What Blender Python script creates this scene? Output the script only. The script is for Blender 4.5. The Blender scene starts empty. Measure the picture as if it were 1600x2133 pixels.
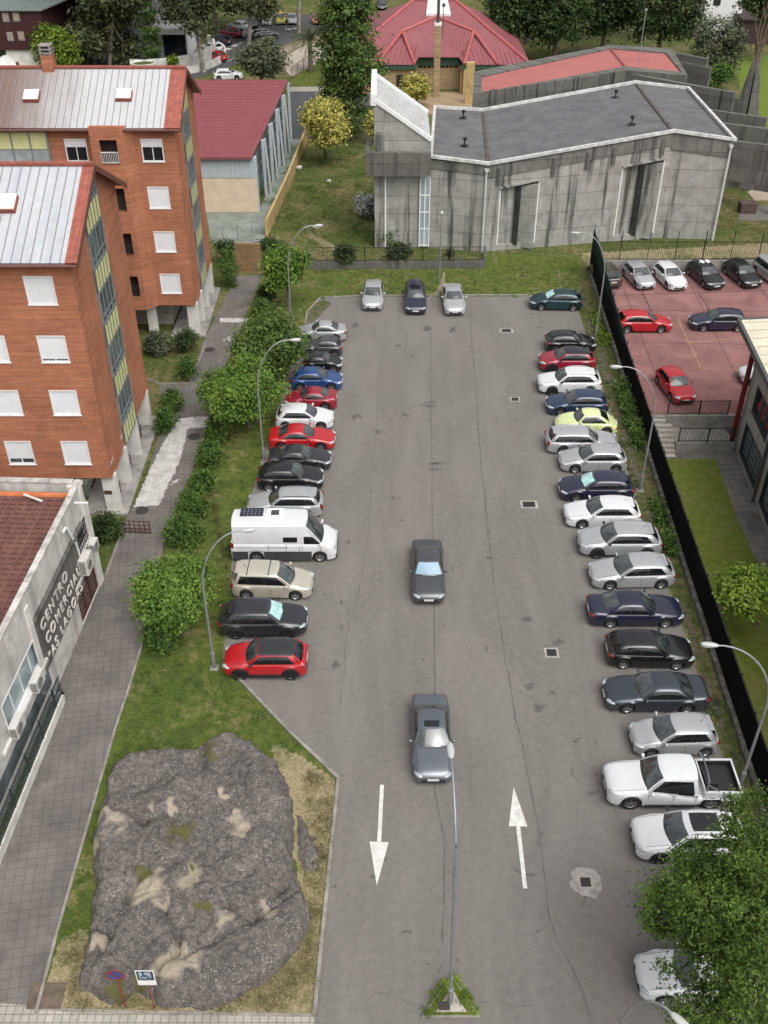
import bpy, bmesh, math, random
import numpy as np
from mathutils import Vector, Matrix
R = math.radians
random.seed(7)
SC = bpy.context.scene
COL = SC.collection

# ------------------------------------------------------------------ camera
CAM_H, PITCH, FPX = 36.5, R(36.7), 2085.0        # height, downward tilt, focal length in photo pixels (1600 x 2133)
cd = bpy.data.cameras.new('camera'); cam = bpy.data.objects.new('camera', cd); COL.objects.link(cam)
cam.location = (0, 0, CAM_H); cam.rotation_euler = (math.pi/2 - PITCH, 0, 0)
cd.sensor_fit = 'VERTICAL'; cd.sensor_height = 24.0; cd.lens = 24.0*FPX/2133.0
cd.clip_start = 0.5; cd.clip_end = 4000
SC.camera = cam

# ------------------------------------------------------------------ sky, sun, exposure (bright overcast)
SUN_EL, SUN_ROT = R(58), R(150)
w = bpy.data.worlds.new('World'); SC.world = w; w.use_nodes = True
nt = w.node_tree; bg = nt.nodes['Background']
sky = nt.nodes.new('ShaderNodeTexSky'); sky.sky_type = 'NISHITA'; sky.sun_disc = False
sky.sun_elevation = SUN_EL; sky.sun_rotation = SUN_ROT
sky.air_density = 1.0; sky.dust_density = 6.0; sky.ozone_density = 1.0
hs = nt.nodes.new('ShaderNodeHueSaturation'); hs.inputs['Saturation'].default_value = 0.22
nt.links.new(sky.outputs[0], hs.inputs['Color']); nt.links.new(hs.outputs[0], bg.inputs['Color'])
bg.inputs['Strength'].default_value = 0.12
sl = bpy.data.lights.new('sun', 'SUN'); sl.energy = .9; sl.angle = R(60); sl.color = (1, .97, .93)
so = bpy.data.objects.new('sun', sl); COL.objects.link(so)
so.rotation_euler = (math.pi/2 - SUN_EL, 0, math.pi - SUN_ROT)
SC.view_settings.view_transform = 'Standard'; SC.view_settings.look = 'None'
SC.view_settings.exposure = 0.66; SC.view_settings.gamma = 1.0
SC.view_settings.use_curve_mapping = False
SC.cycles.max_bounces = 5; SC.cycles.diffuse_bounces = 3; SC.cycles.glossy_bounces = 2
SC.cycles.transparent_max_bounces = 6

# ------------------------------------------------------------------ pixel -> world helpers (photo measurements)
SP, CP = math.sin(PITCH), math.cos(PITCH)
def ray(px, py):
    u, v = (px-800)/FPX, (py-1066.5)/FPX
    return Vector((u, CP - v*SP, -SP - v*CP))
def G(px, py, z=0.0):                     # where the photo ray meets height z
    d = ray(px, py); t = (z-CAM_H)/d.z
    return Vector((d.x*t, d.y*t, z))
def onX(px, py, X):
    d = ray(px, py); t = X/d.x
    return Vector((X, d.y*t, CAM_H+d.z*t))
def onY(px, py, Y):
    d = ray(px, py); t = Y/d.y
    return Vector((d.x*t, Y, CAM_H+d.z*t))
def xat(px, Y, z):                        # world x of photo column px at a given distance and height
    return (px-800)/FPX*(Y*CP + (CAM_H-z)*SP)

# ------------------------------------------------------------------ materials
MATS = {}
def nn(nt, t, **kw):
    n = nt.nodes.new(t)
    for k, v in kw.items():
        if k in n.inputs: n.inputs[k].default_value = v
        else: setattr(n, k, v)
    return n
def mix(nt, fac, a, b, mode='MIX'):
    m = nt.nodes.new('ShaderNodeMix'); m.data_type = 'RGBA'; m.blend_type = mode
    for i, x in ((0, fac), (6, a), (7, b)):
        if hasattr(x, 'is_output'): nt.links.new(x, m.inputs[i])
        else: m.inputs[i].default_value = x if i == 0 else (*x[:3], 1)
    return m.outputs[2]
def ramp(nt, src, p0, p1, c0=(0, 0, 0), c1=(1, 1, 1)):
    r = nt.nodes.new('ShaderNodeValToRGB')
    r.color_ramp.elements[0].position = p0; r.color_ramp.elements[1].position = p1
    r.color_ramp.elements[0].color = (*c0, 1); r.color_ramp.elements[1].color = (*c1, 1)
    nt.links.new(src, r.inputs[0]); return r.outputs[0]
def coords(nt, scale=(1, 1, 1), kind='Object', rot=(0, 0, 0)):
    tc = nt.nodes.new('ShaderNodeTexCoord'); mp = nt.nodes.new('ShaderNodeMapping')
    mp.inputs['Scale'].default_value = scale; mp.inputs['Rotation'].default_value = rot
    nt.links.new(tc.outputs[kind], mp.inputs[0]); return mp.outputs[0]
def noise(nt, vec, scale, detail=4, rough=.55, out=0, dist=0.0):
    n = nn(nt, 'ShaderNodeTexNoise', Scale=scale, Detail=detail, Roughness=rough, Distortion=dist)
    nt.links.new(vec, n.inputs['Vector']); return n.outputs[out]
def newmat(name):
    m = bpy.data.materials.new(name); m.use_nodes = True
    return m, m.node_tree, m.node_tree.nodes['Principled BSDF']
def setin(b, **kw):
    for k, v in kw.items(): b.inputs[k.replace('_', ' ')].default_value = v
def bump(nt, b, h, strength=.3, dist=.02):
    n = nn(nt, 'ShaderNodeBump', Strength=strength, Distance=dist)
    nt.links.new(h, n.inputs['Height']); nt.links.new(n.outputs[0], b.inputs['Normal'])
def plain(name, col, rough=.6, metal=0.0, var=.12, vscale=3.0, coat=0.0, spec=.5, col2=None, kind='Object', vs=(1, 1, 1), bmp=0.0):
    """one colour with soft natural variation"""
    if name in MATS: return MATS[name]
    m, nt, b = newmat(name)
    v = coords(nt, vs, kind)
    c2 = col2 or tuple(c*(1-var*2.2) for c in col)
    f = ramp(nt, noise(nt, v, vscale, 6, .65), .32, .68)
    c1 = tuple(min(1, c*(1+var*.6)) for c in col)
    nt.links.new(mix(nt, f, c2, c1), b.inputs['Base Color'])
    setin(b, Roughness=rough, Metallic=metal, Coat_Weight=coat, Specular_IOR_Level=spec)
    if coat: b.inputs['Coat Roughness'].default_value = .08
    if bmp: bump(nt, b, noise(nt, v, vscale*6, 4), bmp)
    MATS[name] = m; return m

# ------------------------------------------------------------------ mesh helpers
def link(name, me, mat=None, parent=None, loc=None):
    o = bpy.data.objects.new(name, me); COL.objects.link(o)
    if mat is not None:
        for mm in (mat if isinstance(mat, (list, tuple)) else [mat]): me.materials.append(mm)
    if parent is not None: o.parent = parent
    if loc is not None: o.location = loc
    return o
def tag(o, label, cat, group=None, kind=None):
    o['label'] = label; o['category'] = cat
    if group: o['group'] = group
    if kind: o['kind'] = kind
    return o
def thing(name, label, cat, loc=(0, 0, 0), rz=0, group=None):
    o = bpy.data.objects.new(name, None); COL.objects.link(o); o.empty_display_size = .3
    o.location = loc; o.rotation_euler = (0, 0, rz)
    return tag(o, label, cat, group)
class MB:
    """collects shapes, then links them as ONE mesh object"""
    def __init__(s): s.v = []; s.f = []; s.mi = []; s.m = 0
    def add(s, vs, fs):
        n = len(s.v); s.v += [tuple(p) for p in vs]
        for f in fs: s.f.append(tuple(i+n for i in f)); s.mi.append(s.m)
        return s
    def quad(s, a, b, c, d): return s.add([a, b, c, d], [(0, 1, 2, 3)])
    def poly(s, pts): return s.add(pts, [tuple(range(len(pts)))])
    def box(s, a, b):
        (x0, y0, z0), (x1, y1, z1) = a, b
        return s.add([(x0,y0,z0),(x1,y0,z0),(x1,y1,z0),(x0,y1,z0),(x0,y0,z1),(x1,y0,z1),(x1,y1,z1),(x0,y1,z1)],
                     [(0,3,2,1),(4,5,6,7),(0,1,5,4),(1,2,6,5),(2,3,7,6),(3,0,4,7)])
    def cbox(s, c, d, rz=0.0, tilt=None):
        M = Matrix.Rotation(rz, 3, 'Z')
        if tilt is not None: M = M @ tilt
        p = []
        for sz in (-1, 1):
            for sx, sy in ((-1,-1),(1,-1),(1,1),(-1,1)):
                p.append(Vector(c) + M @ Vector((sx*d[0]/2, sy*d[1]/2, sz*d[2]/2)))
        return s.add(p, [(0,3,2,1),(4,5,6,7),(0,1,5,4),(1,2,6,5),(2,3,7,6),(3,0,4,7)])
    def prism(s, pts, z0, z1):
        """pts counter-clockwise (x,y); z0/z1 numbers or per-point lists"""
        n = len(pts)
        zz0 = z0 if isinstance(z0, (list, tuple)) else [z0]*n
        zz1 = z1 if isinstance(z1, (list, tuple)) else [z1]*n
        v = [(p[0], p[1], zz0[i]) for i, p in enumerate(pts)] + [(p[0], p[1], zz1[i]) for i, p in enumerate(pts)]
        f = [tuple(reversed(range(n))), tuple(range(n, 2*n))]
        for i in range(n): j = (i+1) % n; f.append((i, j, n+j, n+i))
        return s.add(v, f)
    def bar(s, a, b, wd, ht=None, up=(0, 0, 1)):
        """square-section bar from a to b"""
        a, b = Vector(a), Vector(b); ht = ht or wd
        d = (b-a).normalized(); u = Vector(up)
        if abs(d.dot(u)) > .98: u = Vector((0, 1, 0))
        x = d.cross(u).normalized()*wd/2; y = x.cross(d).normalized()*ht/2
        p = [a-x-y, a+x-y, a+x+y, a-x+y, b-x-y, b+x-y, b+x+y, b-x+y]
        return s.add(p, [(0,1,2,3),(7,6,5,4),(0,4,5,1),(1,5,6,2),(2,6,7,3),(3,7,4,0)])
    def tube(s, pts, rad, n=8, caps=True):
        pts = [Vector(p) for p in pts]; rs = rad if isinstance(rad, (list, tuple)) else [rad]*len(pts)
        v = []; f = []; up = Vector((0, 0, 1))
        for i, p in enumerate(pts):
            d = (pts[min(i+1, len(pts)-1)] - pts[max(i-1, 0)]).normalized()
            u = up if abs(d.dot(up)) < .95 else Vector((0, 1, 0))
            x = d.cross(u).normalized(); y = x.cross(d)
            for k in range(n):
                a = 2*math.pi*k/n; v.append(p + x*math.cos(a)*rs[i] + y*math.sin(a)*rs[i])
        for i in range(len(pts)-1):
            for k in range(n):
                k2 = (k+1) % n; f.append((i*n+k, i*n+k2, (i+1)*n+k2, (i+1)*n+k))
        if caps:
            f.append(tuple(range(n-1, -1, -1))); f.append(tuple((len(pts)-1)*n+k for k in range(n)))
        return s.add(v, f)
    def ell(s, c, r, n=10, m=6, rz=0.0):
        v = []; f = []; M = Matrix.Rotation(rz, 3, 'Z')
        for i in range(m+1):
            t = math.pi*i/m
            for k in range(n):
                a = 2*math.pi*k/n
                v.append(Vector(c) + M @ Vector((r[0]*math.sin(t)*math.cos(a), r[1]*math.sin(t)*math.sin(a), r[2]*math.cos(t))))
        for i in range(m):
            for k in range(n):
                k2 = (k+1) % n; f.append((i*n+k, (i+1)*n+k, (i+1)*n+k2, i*n+k2))
        return s.add(v, f)
    def lathe(s, prof, n=20, axis='Y', c=(0, 0, 0)):
        v = []; f = []
        for r_, h in prof:
            for k in range(n):
                a = 2*math.pi*k/n; p = (r_*math.cos(a), h, r_*math.sin(a)) if axis == 'Y' else (r_*math.cos(a), r_*math.sin(a), h)
                v.append((p[0]+c[0], p[1]+c[1], p[2]+c[2]))
        for i in range(len(prof)-1):
            for k in range(n):
                k2 = (k+1) % n; f.append((i*n+k, i*n+k2, (i+1)*n+k2, (i+1)*n+k))
        return s.add(v, f)
    def mesh(s, name, smooth=None, merge=False):
        me = bpy.data.meshes.new(name); me.from_pydata(s.v, [], s.f)
        if any(s.mi): me.polygons.foreach_set('material_index', s.mi)
        if merge or smooth is not None or any(len(f) > 4 for f in s.f):
            bm = bmesh.new(); bm.from_mesh(me)
            if merge: bmesh.ops.remove_doubles(bm, verts=bm.verts, dist=.0005)
            if smooth is not None: bmesh.ops.recalc_face_normals(bm, faces=bm.faces)
            bm.to_mesh(me); bm.free()
        if smooth is not None:
            me.polygons.foreach_set('use_smooth', [True]*len(me.polygons)); me.set_sharp_from_angle(angle=R(smooth))
        me.update(); return me
    def build(s, name, mat, parent=None, loc=None, smooth=None, merge=False):
        return link(name, s.mesh(name, smooth, merge), mat, parent, loc)
def sheet(name, pts, mat, z, parent=None):
    """flat ground sheet from outline points (Vectors or xy)"""
    m = MB(); m.poly([(p[0], p[1], z) for p in pts]); o = m.build(name, mat, parent)
    bm = bmesh.new(); bm.from_mesh(o.data); bmesh.ops.triangulate(bm, faces=bm.faces)
    for f in bm.faces:
        if f.normal.z < 0: f.normal_flip()
    bm.to_mesh(o.data); bm.free(); return o
def pix(*pp): return [G(x, y) for x, y in pp]
from mathutils import noise as mnoise
# ------------------------------------------------------------------ ground materials
def grass_mat(name, green, dark, dry, dry_amt, sc=1.0):
    m, nt, b = newmat(name); v = coords(nt)
    big = noise(nt, v, .35*sc, 5, .6, dist=.4); fine = noise(nt, v, 9, 3, .7); mid = noise(nt, v, 2.2, 5, .65)
    c = mix(nt, ramp(nt, fine, .3, .7), dark, green)
    c = mix(nt, ramp(nt, mid, .35, .75), c, tuple(x*1.25 for x in green))
    d = mix(nt, ramp(nt, fine, .35, .65), tuple(x*.6 for x in dry), dry)
    mm = nn(nt, 'ShaderNodeMath', operation='MULTIPLY'); nt.links.new(big, mm.inputs[0]); nt.links.new(mid, mm.inputs[1])
    c = mix(nt, ramp(nt, mm.outputs[0], .30-.14*dry_amt, .40-.10*dry_amt), c, d)
    nt.links.new(c, b.inputs['Base Color']); setin(b, Roughness=.95, Specular_IOR_Level=.1)
    bump(nt, b, fine, .9, .08); return m
M_GRASS = grass_mat('lawn grass', (.092, .120, .027), (.044, .060, .014), (.22, .195, .085), .22)
M_GRASSDRY = grass_mat('dry grass', (.105, .115, .035), (.05, .056, .018), (.36, .30, .18), 1.25)
M_MEADOW = grass_mat('meadow grass', (.085, .105, .030), (.032, .046, .013), (.22, .185, .09), .55, .6)
M_WEED = grass_mat('weedy verge', (.085, .10, .032), (.035, .04, .018), (.17, .145, .105), .75, 2)
def asphalt_mat(name, a, bcol, patch, sc=1.0):
    m, nt, b = newmat(name); v = coords(nt)
    vs = coords(nt, (.9, .06, 1), rot=(0, 0, R(2)))                       # long traffic streaks down the lot
    st = noise(nt, vs, 1.6, 6, .66); big = noise(nt, v, .16*sc, 6, .62, dist=.6); fine = noise(nt, v, 26, 3, .75)
    med = noise(nt, v, 3.0, 6, .7)
    c = mix(nt, ramp(nt, st, .34, .68), a, bcol)
    c = mix(nt, ramp(nt, big, .40, .66), c, patch)
    c = mix(nt, ramp(nt, med, .25, .8), tuple(x*.80 for x in a), c)
    f = nn(nt, 'ShaderNodeMath', operation='MULTIPLY_ADD'); f.inputs[1].default_value = 1.7; f.inputs[2].default_value = .15
    nt.links.new(fine, f.inputs[0]); c = mix(nt, .55, c, f.outputs[0], 'MULTIPLY')
    spot = ramp(nt, noise(nt, v, 1.3, 2, .4, dist=1.2), .71, .76)          # oil spots
    c = mix(nt, spot, c, tuple(x*.55 for x in a))
    pt = ramp(nt, noise(nt, coords(nt, (.35, .09, 1), rot=(0, 0, R(2))), 1.0, 3, .5, dist=1.5), .42, .72)      # paler worn lengths
    c = mix(nt, pt, c, mix(nt, .35, c, tuple(x*1.10 for x in bcol)))
    nt.links.new(c, b.inputs['Base Color']); setin(b, Roughness=.93, Specular_IOR_Level=.25)
    bump(nt, b, fine, .35, .02); return m
M_ASPH = asphalt_mat('worn asphalt', (.160, .148, .136), (.202, .188, .173), (.198, .178, .165))
M_ROAD = asphalt_mat('street asphalt', (.075, .078, .083), (.10, .10, .105), (.09, .09, .095))
def paver_mat(name, a, bcol, mortar, size=.5, wdt=.5, msize=.012, off=0.0, rot=0.0, stain=.5):
    m, nt, b = newmat(name); v = coords(nt, rot=(0, 0, rot))
    br = nn(nt, 'ShaderNodeTexBrick', Scale=1.0); br.offset = off
    br.inputs['Color1'].default_value = (*a, 1); br.inputs['Color2'].default_value = (*bcol, 1); br.inputs['Mortar'].default_value = (*mortar, 1)
    br.inputs['Mortar Size'].default_value = msize; br.inputs['Brick Width'].default_value = wdt; br.inputs['Row Height'].default_value = size
    nt.links.new(v, br.inputs['Vector'])
    n1 = ramp(nt, noise(nt, v, .5, 6, .7, dist=.5), .3, .7, (1-stain,)*3, (1.08,)*3)
    c = mix(nt, 1.0, br.outputs[0], n1, 'MULTIPLY')
    c = mix(nt, .6, c, ramp(nt, noise(nt, v, 18, 3, .7), .2, .8, (.7,)*3, (1.2,)*3), 'MULTIPLY')
    nt.links.new(c, b.inputs['Base Color']); setin(b, Roughness=.9, Specular_IOR_Level=.25)
    bump(nt, b, br.outputs[1], -.3, .02); return m
M_PATH = paver_mat('path pavers', (.182, .165, .154), (.168, .152, .142), (.132, .12, .112), .40, .40, .02, rot=R(-9), stain=.40)
M_TILE = paver_mat('pale pavement tiles', (.42, .39, .34), (.37, .345, .30), (.22, .20, .17), .3, .3, .02, stain=.3)
M_COURT = paver_mat('red court concrete', (.285, .142, .132), (.26, .13, .121), (.16, .09, .085), 6.0, 6.0, .06, rot=R(2), stain=.42)
M_PAVE = paver_mat('grey school paving', (.23, .21, .19), (.20, .185, .17), (.11, .10, .09), .6, .6, .02, stain=.45)
M_CONC = plain('plain concrete', (.30, .285, .26), .9, var=.2, vscale=1.2, bmp=.2)
M_KERB = plain('kerb stone', (.27, .25, .22), .9, var=.2, vscale=1.5)
M_DIRT = plain('bare earth', (.30, .25, .18), .95, var=.22, vscale=1.5, bmp=.3)
M_TERR = plain('mossy terrace concrete', (.22, .25, .215), .85, var=.25, vscale=.5, col2=(.12, .14, .115))
M_IRON = plain('cast iron', (.07, .06, .055), .7, .5)
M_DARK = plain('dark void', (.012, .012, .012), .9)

# ------------------------------------------------------------------ terrain
def fx(y): return 16.62 + (y-29.0)*.0335             # the line of the boundary wall right of the car park
LOW = -1.5
NWALL_Y, COURT_S = 85.3, 60.3
ground = sheet('ground', [(-1500, -60), (fx(-60), -60), (fx(COURT_S), COURT_S), (1500, COURT_S), (1500, 2500), (-1500, 2500)], M_MEADOW, 0.0)
ground['kind'] = 'structure'
lower = sheet('lower_ground', [(fx(-60), -60), (600, -60), (600, COURT_S), (fx(COURT_S), COURT_S)], M_PAVE, LOW); lower['kind'] = 'structure'

lot_px = [(655, 2150), (655, 2116), (705, 1622), (600, 1522), (503, 1420), (462, 1392), (470, 1310), (480, 1200), (488, 1110), (520, 1040), (543, 970), (563, 900),
          (590, 820), (612, 740), (622, 690), (636, 676), (640, 652), (668, 623), (700, 619), (1015, 618), (1200, 617), (1206, 650), (1222, 700), (1245, 760), (1262, 830), (1290, 920), (1316, 1010),
          (1345, 1100), (1380, 1190), (1410, 1270), (1440, 1360), (1466, 1450), (1496, 1550), (1530, 1640), (1600, 1860)]
lot_pts = [G(*p) for p in lot_px] + [Vector((fx(14)-.6, 14, 0)), Vector((fx(4)-.6, 4, 0)), Vector((-2.9, 4, 0))]
lot = sheet('parking_lot', lot_pts, M_ASPH, .008); lot['kind'] = 'structure'

# lawns around the lot
def surf(name, px, mat, z, kind='structure'):
    o = sheet(name, pix(*px), mat, z); o['kind'] = kind; return o
def softmat(m0, nsc):
    """copy of a ground material that thins out in ragged patches towards the edge of its sheet"""
    k = m0.name+' ragged'
    if k in MATS: return MATS[k]
    m = m0.copy(); m.name = k; nt = m.node_tree; out = nt.nodes['Material Output']; b = nt.nodes['Principled BSDF']
    at = nn(nt, 'ShaderNodeVertexColor', layer_name='mask'); v = coords(nt)
    a = nn(nt, 'ShaderNodeMath', operation='MULTIPLY_ADD'); nt.links.new(noise(nt, v, nsc, 7, .75, dist=.5), a.inputs[0]); a.inputs[1].default_value = 1.3; nt.links.new(at.outputs[0], a.inputs[2])
    f = ramp(nt, a.outputs[0], .98, 1.16); tr = nt.nodes.new('ShaderNodeBsdfTransparent'); mx = nt.nodes.new('ShaderNodeMixShader')
    nt.links.new(f, mx.inputs[0]); nt.links.new(tr.outputs[0], mx.inputs[1]); nt.links.new(b.outputs[0], mx.inputs[2]); nt.links.new(mx.outputs[0], out.inputs[0]); MATS[k] = m; return m
def softsurf(name, px, mat, z, width, step=.25, nsc=2.2):
    P = [G(*q) for q in px]; n = len(P); x0, x1 = min(p.x for p in P), max(p.x for p in P); y0, y1 = min(p.y for p in P), max(p.y for p in P)
    X, Y = np.meshgrid(np.arange(x0, x1+step, step), np.arange(y0, y1+step, step)); ins = np.zeros(X.shape, bool); D = np.full(X.shape, 1e9)
    for i in range(n):
        a, b_ = P[i], P[(i+1) % n]
        with np.errstate(divide='ignore', invalid='ignore'): ins ^= ((a.y > Y) != (b_.y > Y)) & (X < (b_.x-a.x)*(Y-a.y)/(b_.y-a.y)+a.x)
        dx, dy = b_.x-a.x, b_.y-a.y; t = np.clip(((X-a.x)*dx+(Y-a.y)*dy)/(dx*dx+dy*dy), 0, 1); D = np.minimum(D, np.hypot(X-a.x-t*dx, Y-a.y-t*dy))
    M = np.where(ins, np.clip(D/width, 0, 1), 0); idx = -np.ones(X.shape, int); mb = MB(); fs = []
    ny, nx = X.shape; need = np.zeros(X.shape, bool)
    for j in range(ny-1):
        for i in range(nx-1):
            if ins[j:j+2, i:i+2].any(): need[j:j+2, i:i+2] = True; fs.append((j, i))
    idx[need] = np.arange(need.sum()); vv = [(x, y, z) for x, y in zip(X[need], Y[need])]
    mb.add(vv, [(idx[j, i], idx[j, i+1], idx[j+1, i+1], idx[j+1, i]) for j, i in fs]); o = mb.build(name, softmat(mat, nsc)); at = o.data.color_attributes.new('mask', 'FLOAT_COLOR', 'POINT')
    for q, mv in zip(at.data, M[need]): q.color = (mv, mv, mv, 1)
    o['kind'] = 'structure'; return o
M_OIL = plain('old oil stain', (.105, .097, .091), .7, var=.2)
M_PALE = plain('pale paint haze', (.30, .285, .27), .85)
surf('top_lawn', [(640, 561), (1010, 558), (1012, 530), (1205, 530), (1210, 560), (1200, 617), (668, 621), (640, 650), (636, 676), (560, 640), (570, 600)], M_GRASS, .004)
surf('rock_lawn', [(470, 1395), (705, 1622), (655, 2120), (75, 2112), (120, 1940), (180, 1730), (240, 1520), (270, 1430), (300, 1330), (330, 1190), (470, 1300)], M_GRASS, .004)
softsurf('dry_grass', [(560, 1540), (640, 1580), (704, 1628), (655, 2118), (78, 2112), (118, 1960), (170, 1930), (330, 2060), (560, 1990), (630, 1880), (590, 1700)], M_GRASSDRY, .012, .25)
surf('side_lawn', [(330, 1190), (470, 1310), (490, 1110), (545, 970), (600, 820), (625, 690), (560, 640), (545, 572), (500, 690), (470, 760), (440, 870), (400, 980), (355, 1090)], M_GRASS, .0062)
softsurf('weed_verge', [(1206, 617), (1222, 690), (1262, 820), (1290, 910), (1345, 1090), (1410, 1260), (1466, 1440), (1530, 1630), (1600, 1850), (1640, 1850), (1560, 1640), (1470, 1360), (1362, 1060), (1280, 770), (1214, 580)], M_WEED, .016, .5)
surf('court', [], M_COURT, 0) if False else None
court = sheet('court_ground', [(fx(COURT_S)+.15, COURT_S), (75, COURT_S), (75, NWALL_Y), (fx(NWALL_Y)+.15, NWALL_Y)], M_COURT, .004); court['kind'] = 'structure'
softsurf('dirt_track', [(1157, 560), (1168, 560), (1172, 590), (1178, 616), (1150, 616), (1162, 590)], M_DIRT, .02, .5)
softsurf('dirt_patch', [(955, 604), (930, 612), (900, 614), (912, 594), (920, 566), (930, 562), (932, 592)], M_DIRT, .02, .5)
softsurf('earth_corner', [(640, 640), (672, 622), (696, 632), (660, 668), (630, 690)], M_WEED, .02, .5)
meadow_rut = softsurf('meadow_track', [(638, 455), (660, 490), (706, 512), (712, 522), (686, 524), (642, 498), (624, 462)], plain('trodden grass', (.20, .18, .09), .95, var=.25, vscale=2), .012, .6)

# left walkway, its worn white paint and the pale pavement at the bottom
path_px = [(0, 1800), (60, 1600), (105, 1440), (150, 1340), (215, 1205), (235, 1150), (262, 1085), (300, 1010), (330, 915), (345, 860), (330, 800), (395, 800), (420, 720), (455, 650), (492, 576), (547, 573), (500, 690), (470, 760),
           (440, 870), (400, 980), (355, 1090), (330, 1180), (300, 1330), (270, 1430), (240, 1520), (180, 1730), (120, 1940), (75, 2112), (-60, 2118)]
pth = sheet('walkway', pix(*path_px) + [Vector((-22, 18, 0)), Vector((-22, 24, 0))], M_PATH, .02); pth['kind'] = 'structure'
tl = sheet('pavement', [G(-200, 2092), G(0, 2090), G(160, 2105), G(655, 2119), G(655, 2200), Vector((-3, 4, 0)), Vector((-40, 4, 0))], M_TILE, .03); tl['kind'] = 'structure'
m, nt, b = newmat('worn white paint'); v = coords(nt)
f = ramp(nt, noise(nt, coords(nt, (1.2, .6, 1)), 1.0, 8, .75, dist=.8), .46, .50)
nt.links.new(mix(nt, f, (.165, .152, .145), (.62, .61, .58)), b.inputs['Base Color']); setin(b, Roughness=.85)
M_WORN = m
ww = plain('fresh white paint', (.50, .49, .47), .85, var=.15, vscale=1.6, col2=(.30, .285, .27))
patch = softsurf('white_paint_patch', [(368, 870), (442, 864), (434, 893), (396, 896), (380, 960), (358, 1008), (336, 1056), (272, 1060), (292, 1010), (334, 925)], ww, .026, .5, .1, 3.0)
patch2 = softsurf('white_paint_traces', [(395, 985), (375, 1010), (340, 1022), (348, 1000)], ww, .0245, 1.0, .12)
softsurf('white_paint_band', [(456, 662), (522, 662), (521, 673), (454, 673)], ww, .026, .3, .12)
softsurf('pale_paint_stain', [(452, 708), (478, 696), (494, 701), (492, 713), (466, 716)], M_PALE, .026, .8, .15)
# lower ground: lawn, stair landing
LAWN2 = sheet('school_lawn', [G(1345, 956, LOW), G(1491, 956, LOW), G(1536, 1080, LOW), G(1574, 1165, LOW), G(1700, 1560, LOW), G(1800, 2000, LOW), Vector((fx(15)+.2, 15, 0)), Vector((fx(57)+.2, 57, 0))],
              grass_mat('school lawn', (.130, .162, .030), (.088, .112, .02), (.21, .20, .07), .5), LOW+.006); LAWN2['kind'] = 'structure'
lnd = sheet('stair_landing', [G(1340, 952, LOW), G(1408, 952, LOW), G(1375, 880, LOW), G(1335, 880, LOW)], plain('pale landing slabs', (.46, .43, .36), .85, var=.1), LOW+.012); lnd['kind'] = 'structure'

# streets and paths beyond the hall
surf('street', [(720, 28), (640, 30), (560, 26), (500, 40), (440, 80), (395, 118), (300, 165), (280, 200), (400, 165), (470, 142), (560, 108), (622, 80), (720, 62)], M_ROAD, .012)
surf('lane', [(598, 190), (800, 190), (800, 216), (690, 300), (640, 290), (632, 283), (604, 310)], M_ROAD, .012)
surf('lane_kerb', [(598, 182), (780, 178), (780, 190), (598, 191)], M_TILE, .02)
surf('far_lawn', [(608, 160), (680, 118), (700, 180), (604, 186)], M_GRASS, .012)
surf('gravel_footpath', [(575, 128), (630, 96), (700, 84), (690, 120), (655, 135), (608, 160)], plain('pale gravel', (.40, .35, .29), .95, var=.15), .014)
surf('dirt_bank', [(572, 105), (622, 84), (690, 64), (690, 84), (625, 96), (577, 124)], M_DIRT, .013)
surf('plaza', [(210, 0), (420, 60), (400, 116), (300, 165), (190, 165)], plain('pale plaza paving', (.44, .41, .38), .85, var=.12), .010)
surf('right_lawn', [(1530, 118), (1720, 112), (1720, 320), (1575, 300), (1545, 200)], grass_mat('fresh far lawn', (.125, .175, .032), (.08, .115, .02), (.2, .2, .07), .2), .012)
surf('street_verge', [(440, 158), (500, 132), (540, 128), (530, 150), (470, 170)], M_GRASS, .016)
# lane dashes
dm = MB()
for (x0, y0), (x1, y1) in [((472, 104), (479, 100)), ((485, 97), (494, 92)), ((500, 91), (508, 87)), ((455, 112), (463, 108)), ((598, 62), (606, 60)), ((612, 60), (621, 58)), ((565, 73), (575, 70)), ((440, 119), (447, 115)), ((425, 127), (432, 122))]:
    a, c = G(x0, y0, .02), G(x1, y1, .02); s = (c-a).normalized(); pr = Vector((-s.y, s.x, 0))*.45
    dm.quad(a-pr, c-pr, c+pr, a+pr)
a, c = G(470, 128, .02), G(556, 98, .02); pr = Vector((.0, .3, 0)); dm.quad(a-pr, c-pr, c+pr, a+pr)
tag(dm.build('lane_marking', ww), 'white dashed lane line on the far street', 'road marking', kind='structure')

# ------------------------------------------------------------------ cracks, arrows, kerbs, drains in the lot
def ribbon(mb, pts, wd, z, jit=.05, step=.35):
    pts = [Vector(p) for p in pts]; out = []
    for a, c in zip(pts, pts[1:]):
        n = max(1, int((c-a).length/step))
        for k in range(n): out.append(a.lerp(c, k/n))
    out.append(pts[-1]); prev = None
    off = 0
    for i, p in enumerate(out):
        d = (out[min(i+1, len(out)-1)]-out[max(i-1, 0)]).normalized(); nrm = Vector((-d.y, d.x, 0))
        off = off*.8 + random.uniform(-jit, jit); q = p + nrm*off; w_ = wd*random.uniform(.2, .95)
        cur = ((q-nrm*w_/2), (q+nrm*w_/2))
        if prev: mb.add([(prev[0].x, prev[0].y, z), (cur[0].x, cur[0].y, z), (cur[1].x, cur[1].y, z), (prev[1].x, prev[1].y, z)], [(0, 1, 2, 3)])
        prev = cur
ck = MB()
ribbon(ck, pix((897, 672), (899, 860), (901, 1010), (902, 1150), (904, 1290), (906, 1470), (905, 1640), (926, 1750), (922, 1960)), .12, .013, .02)
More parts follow.
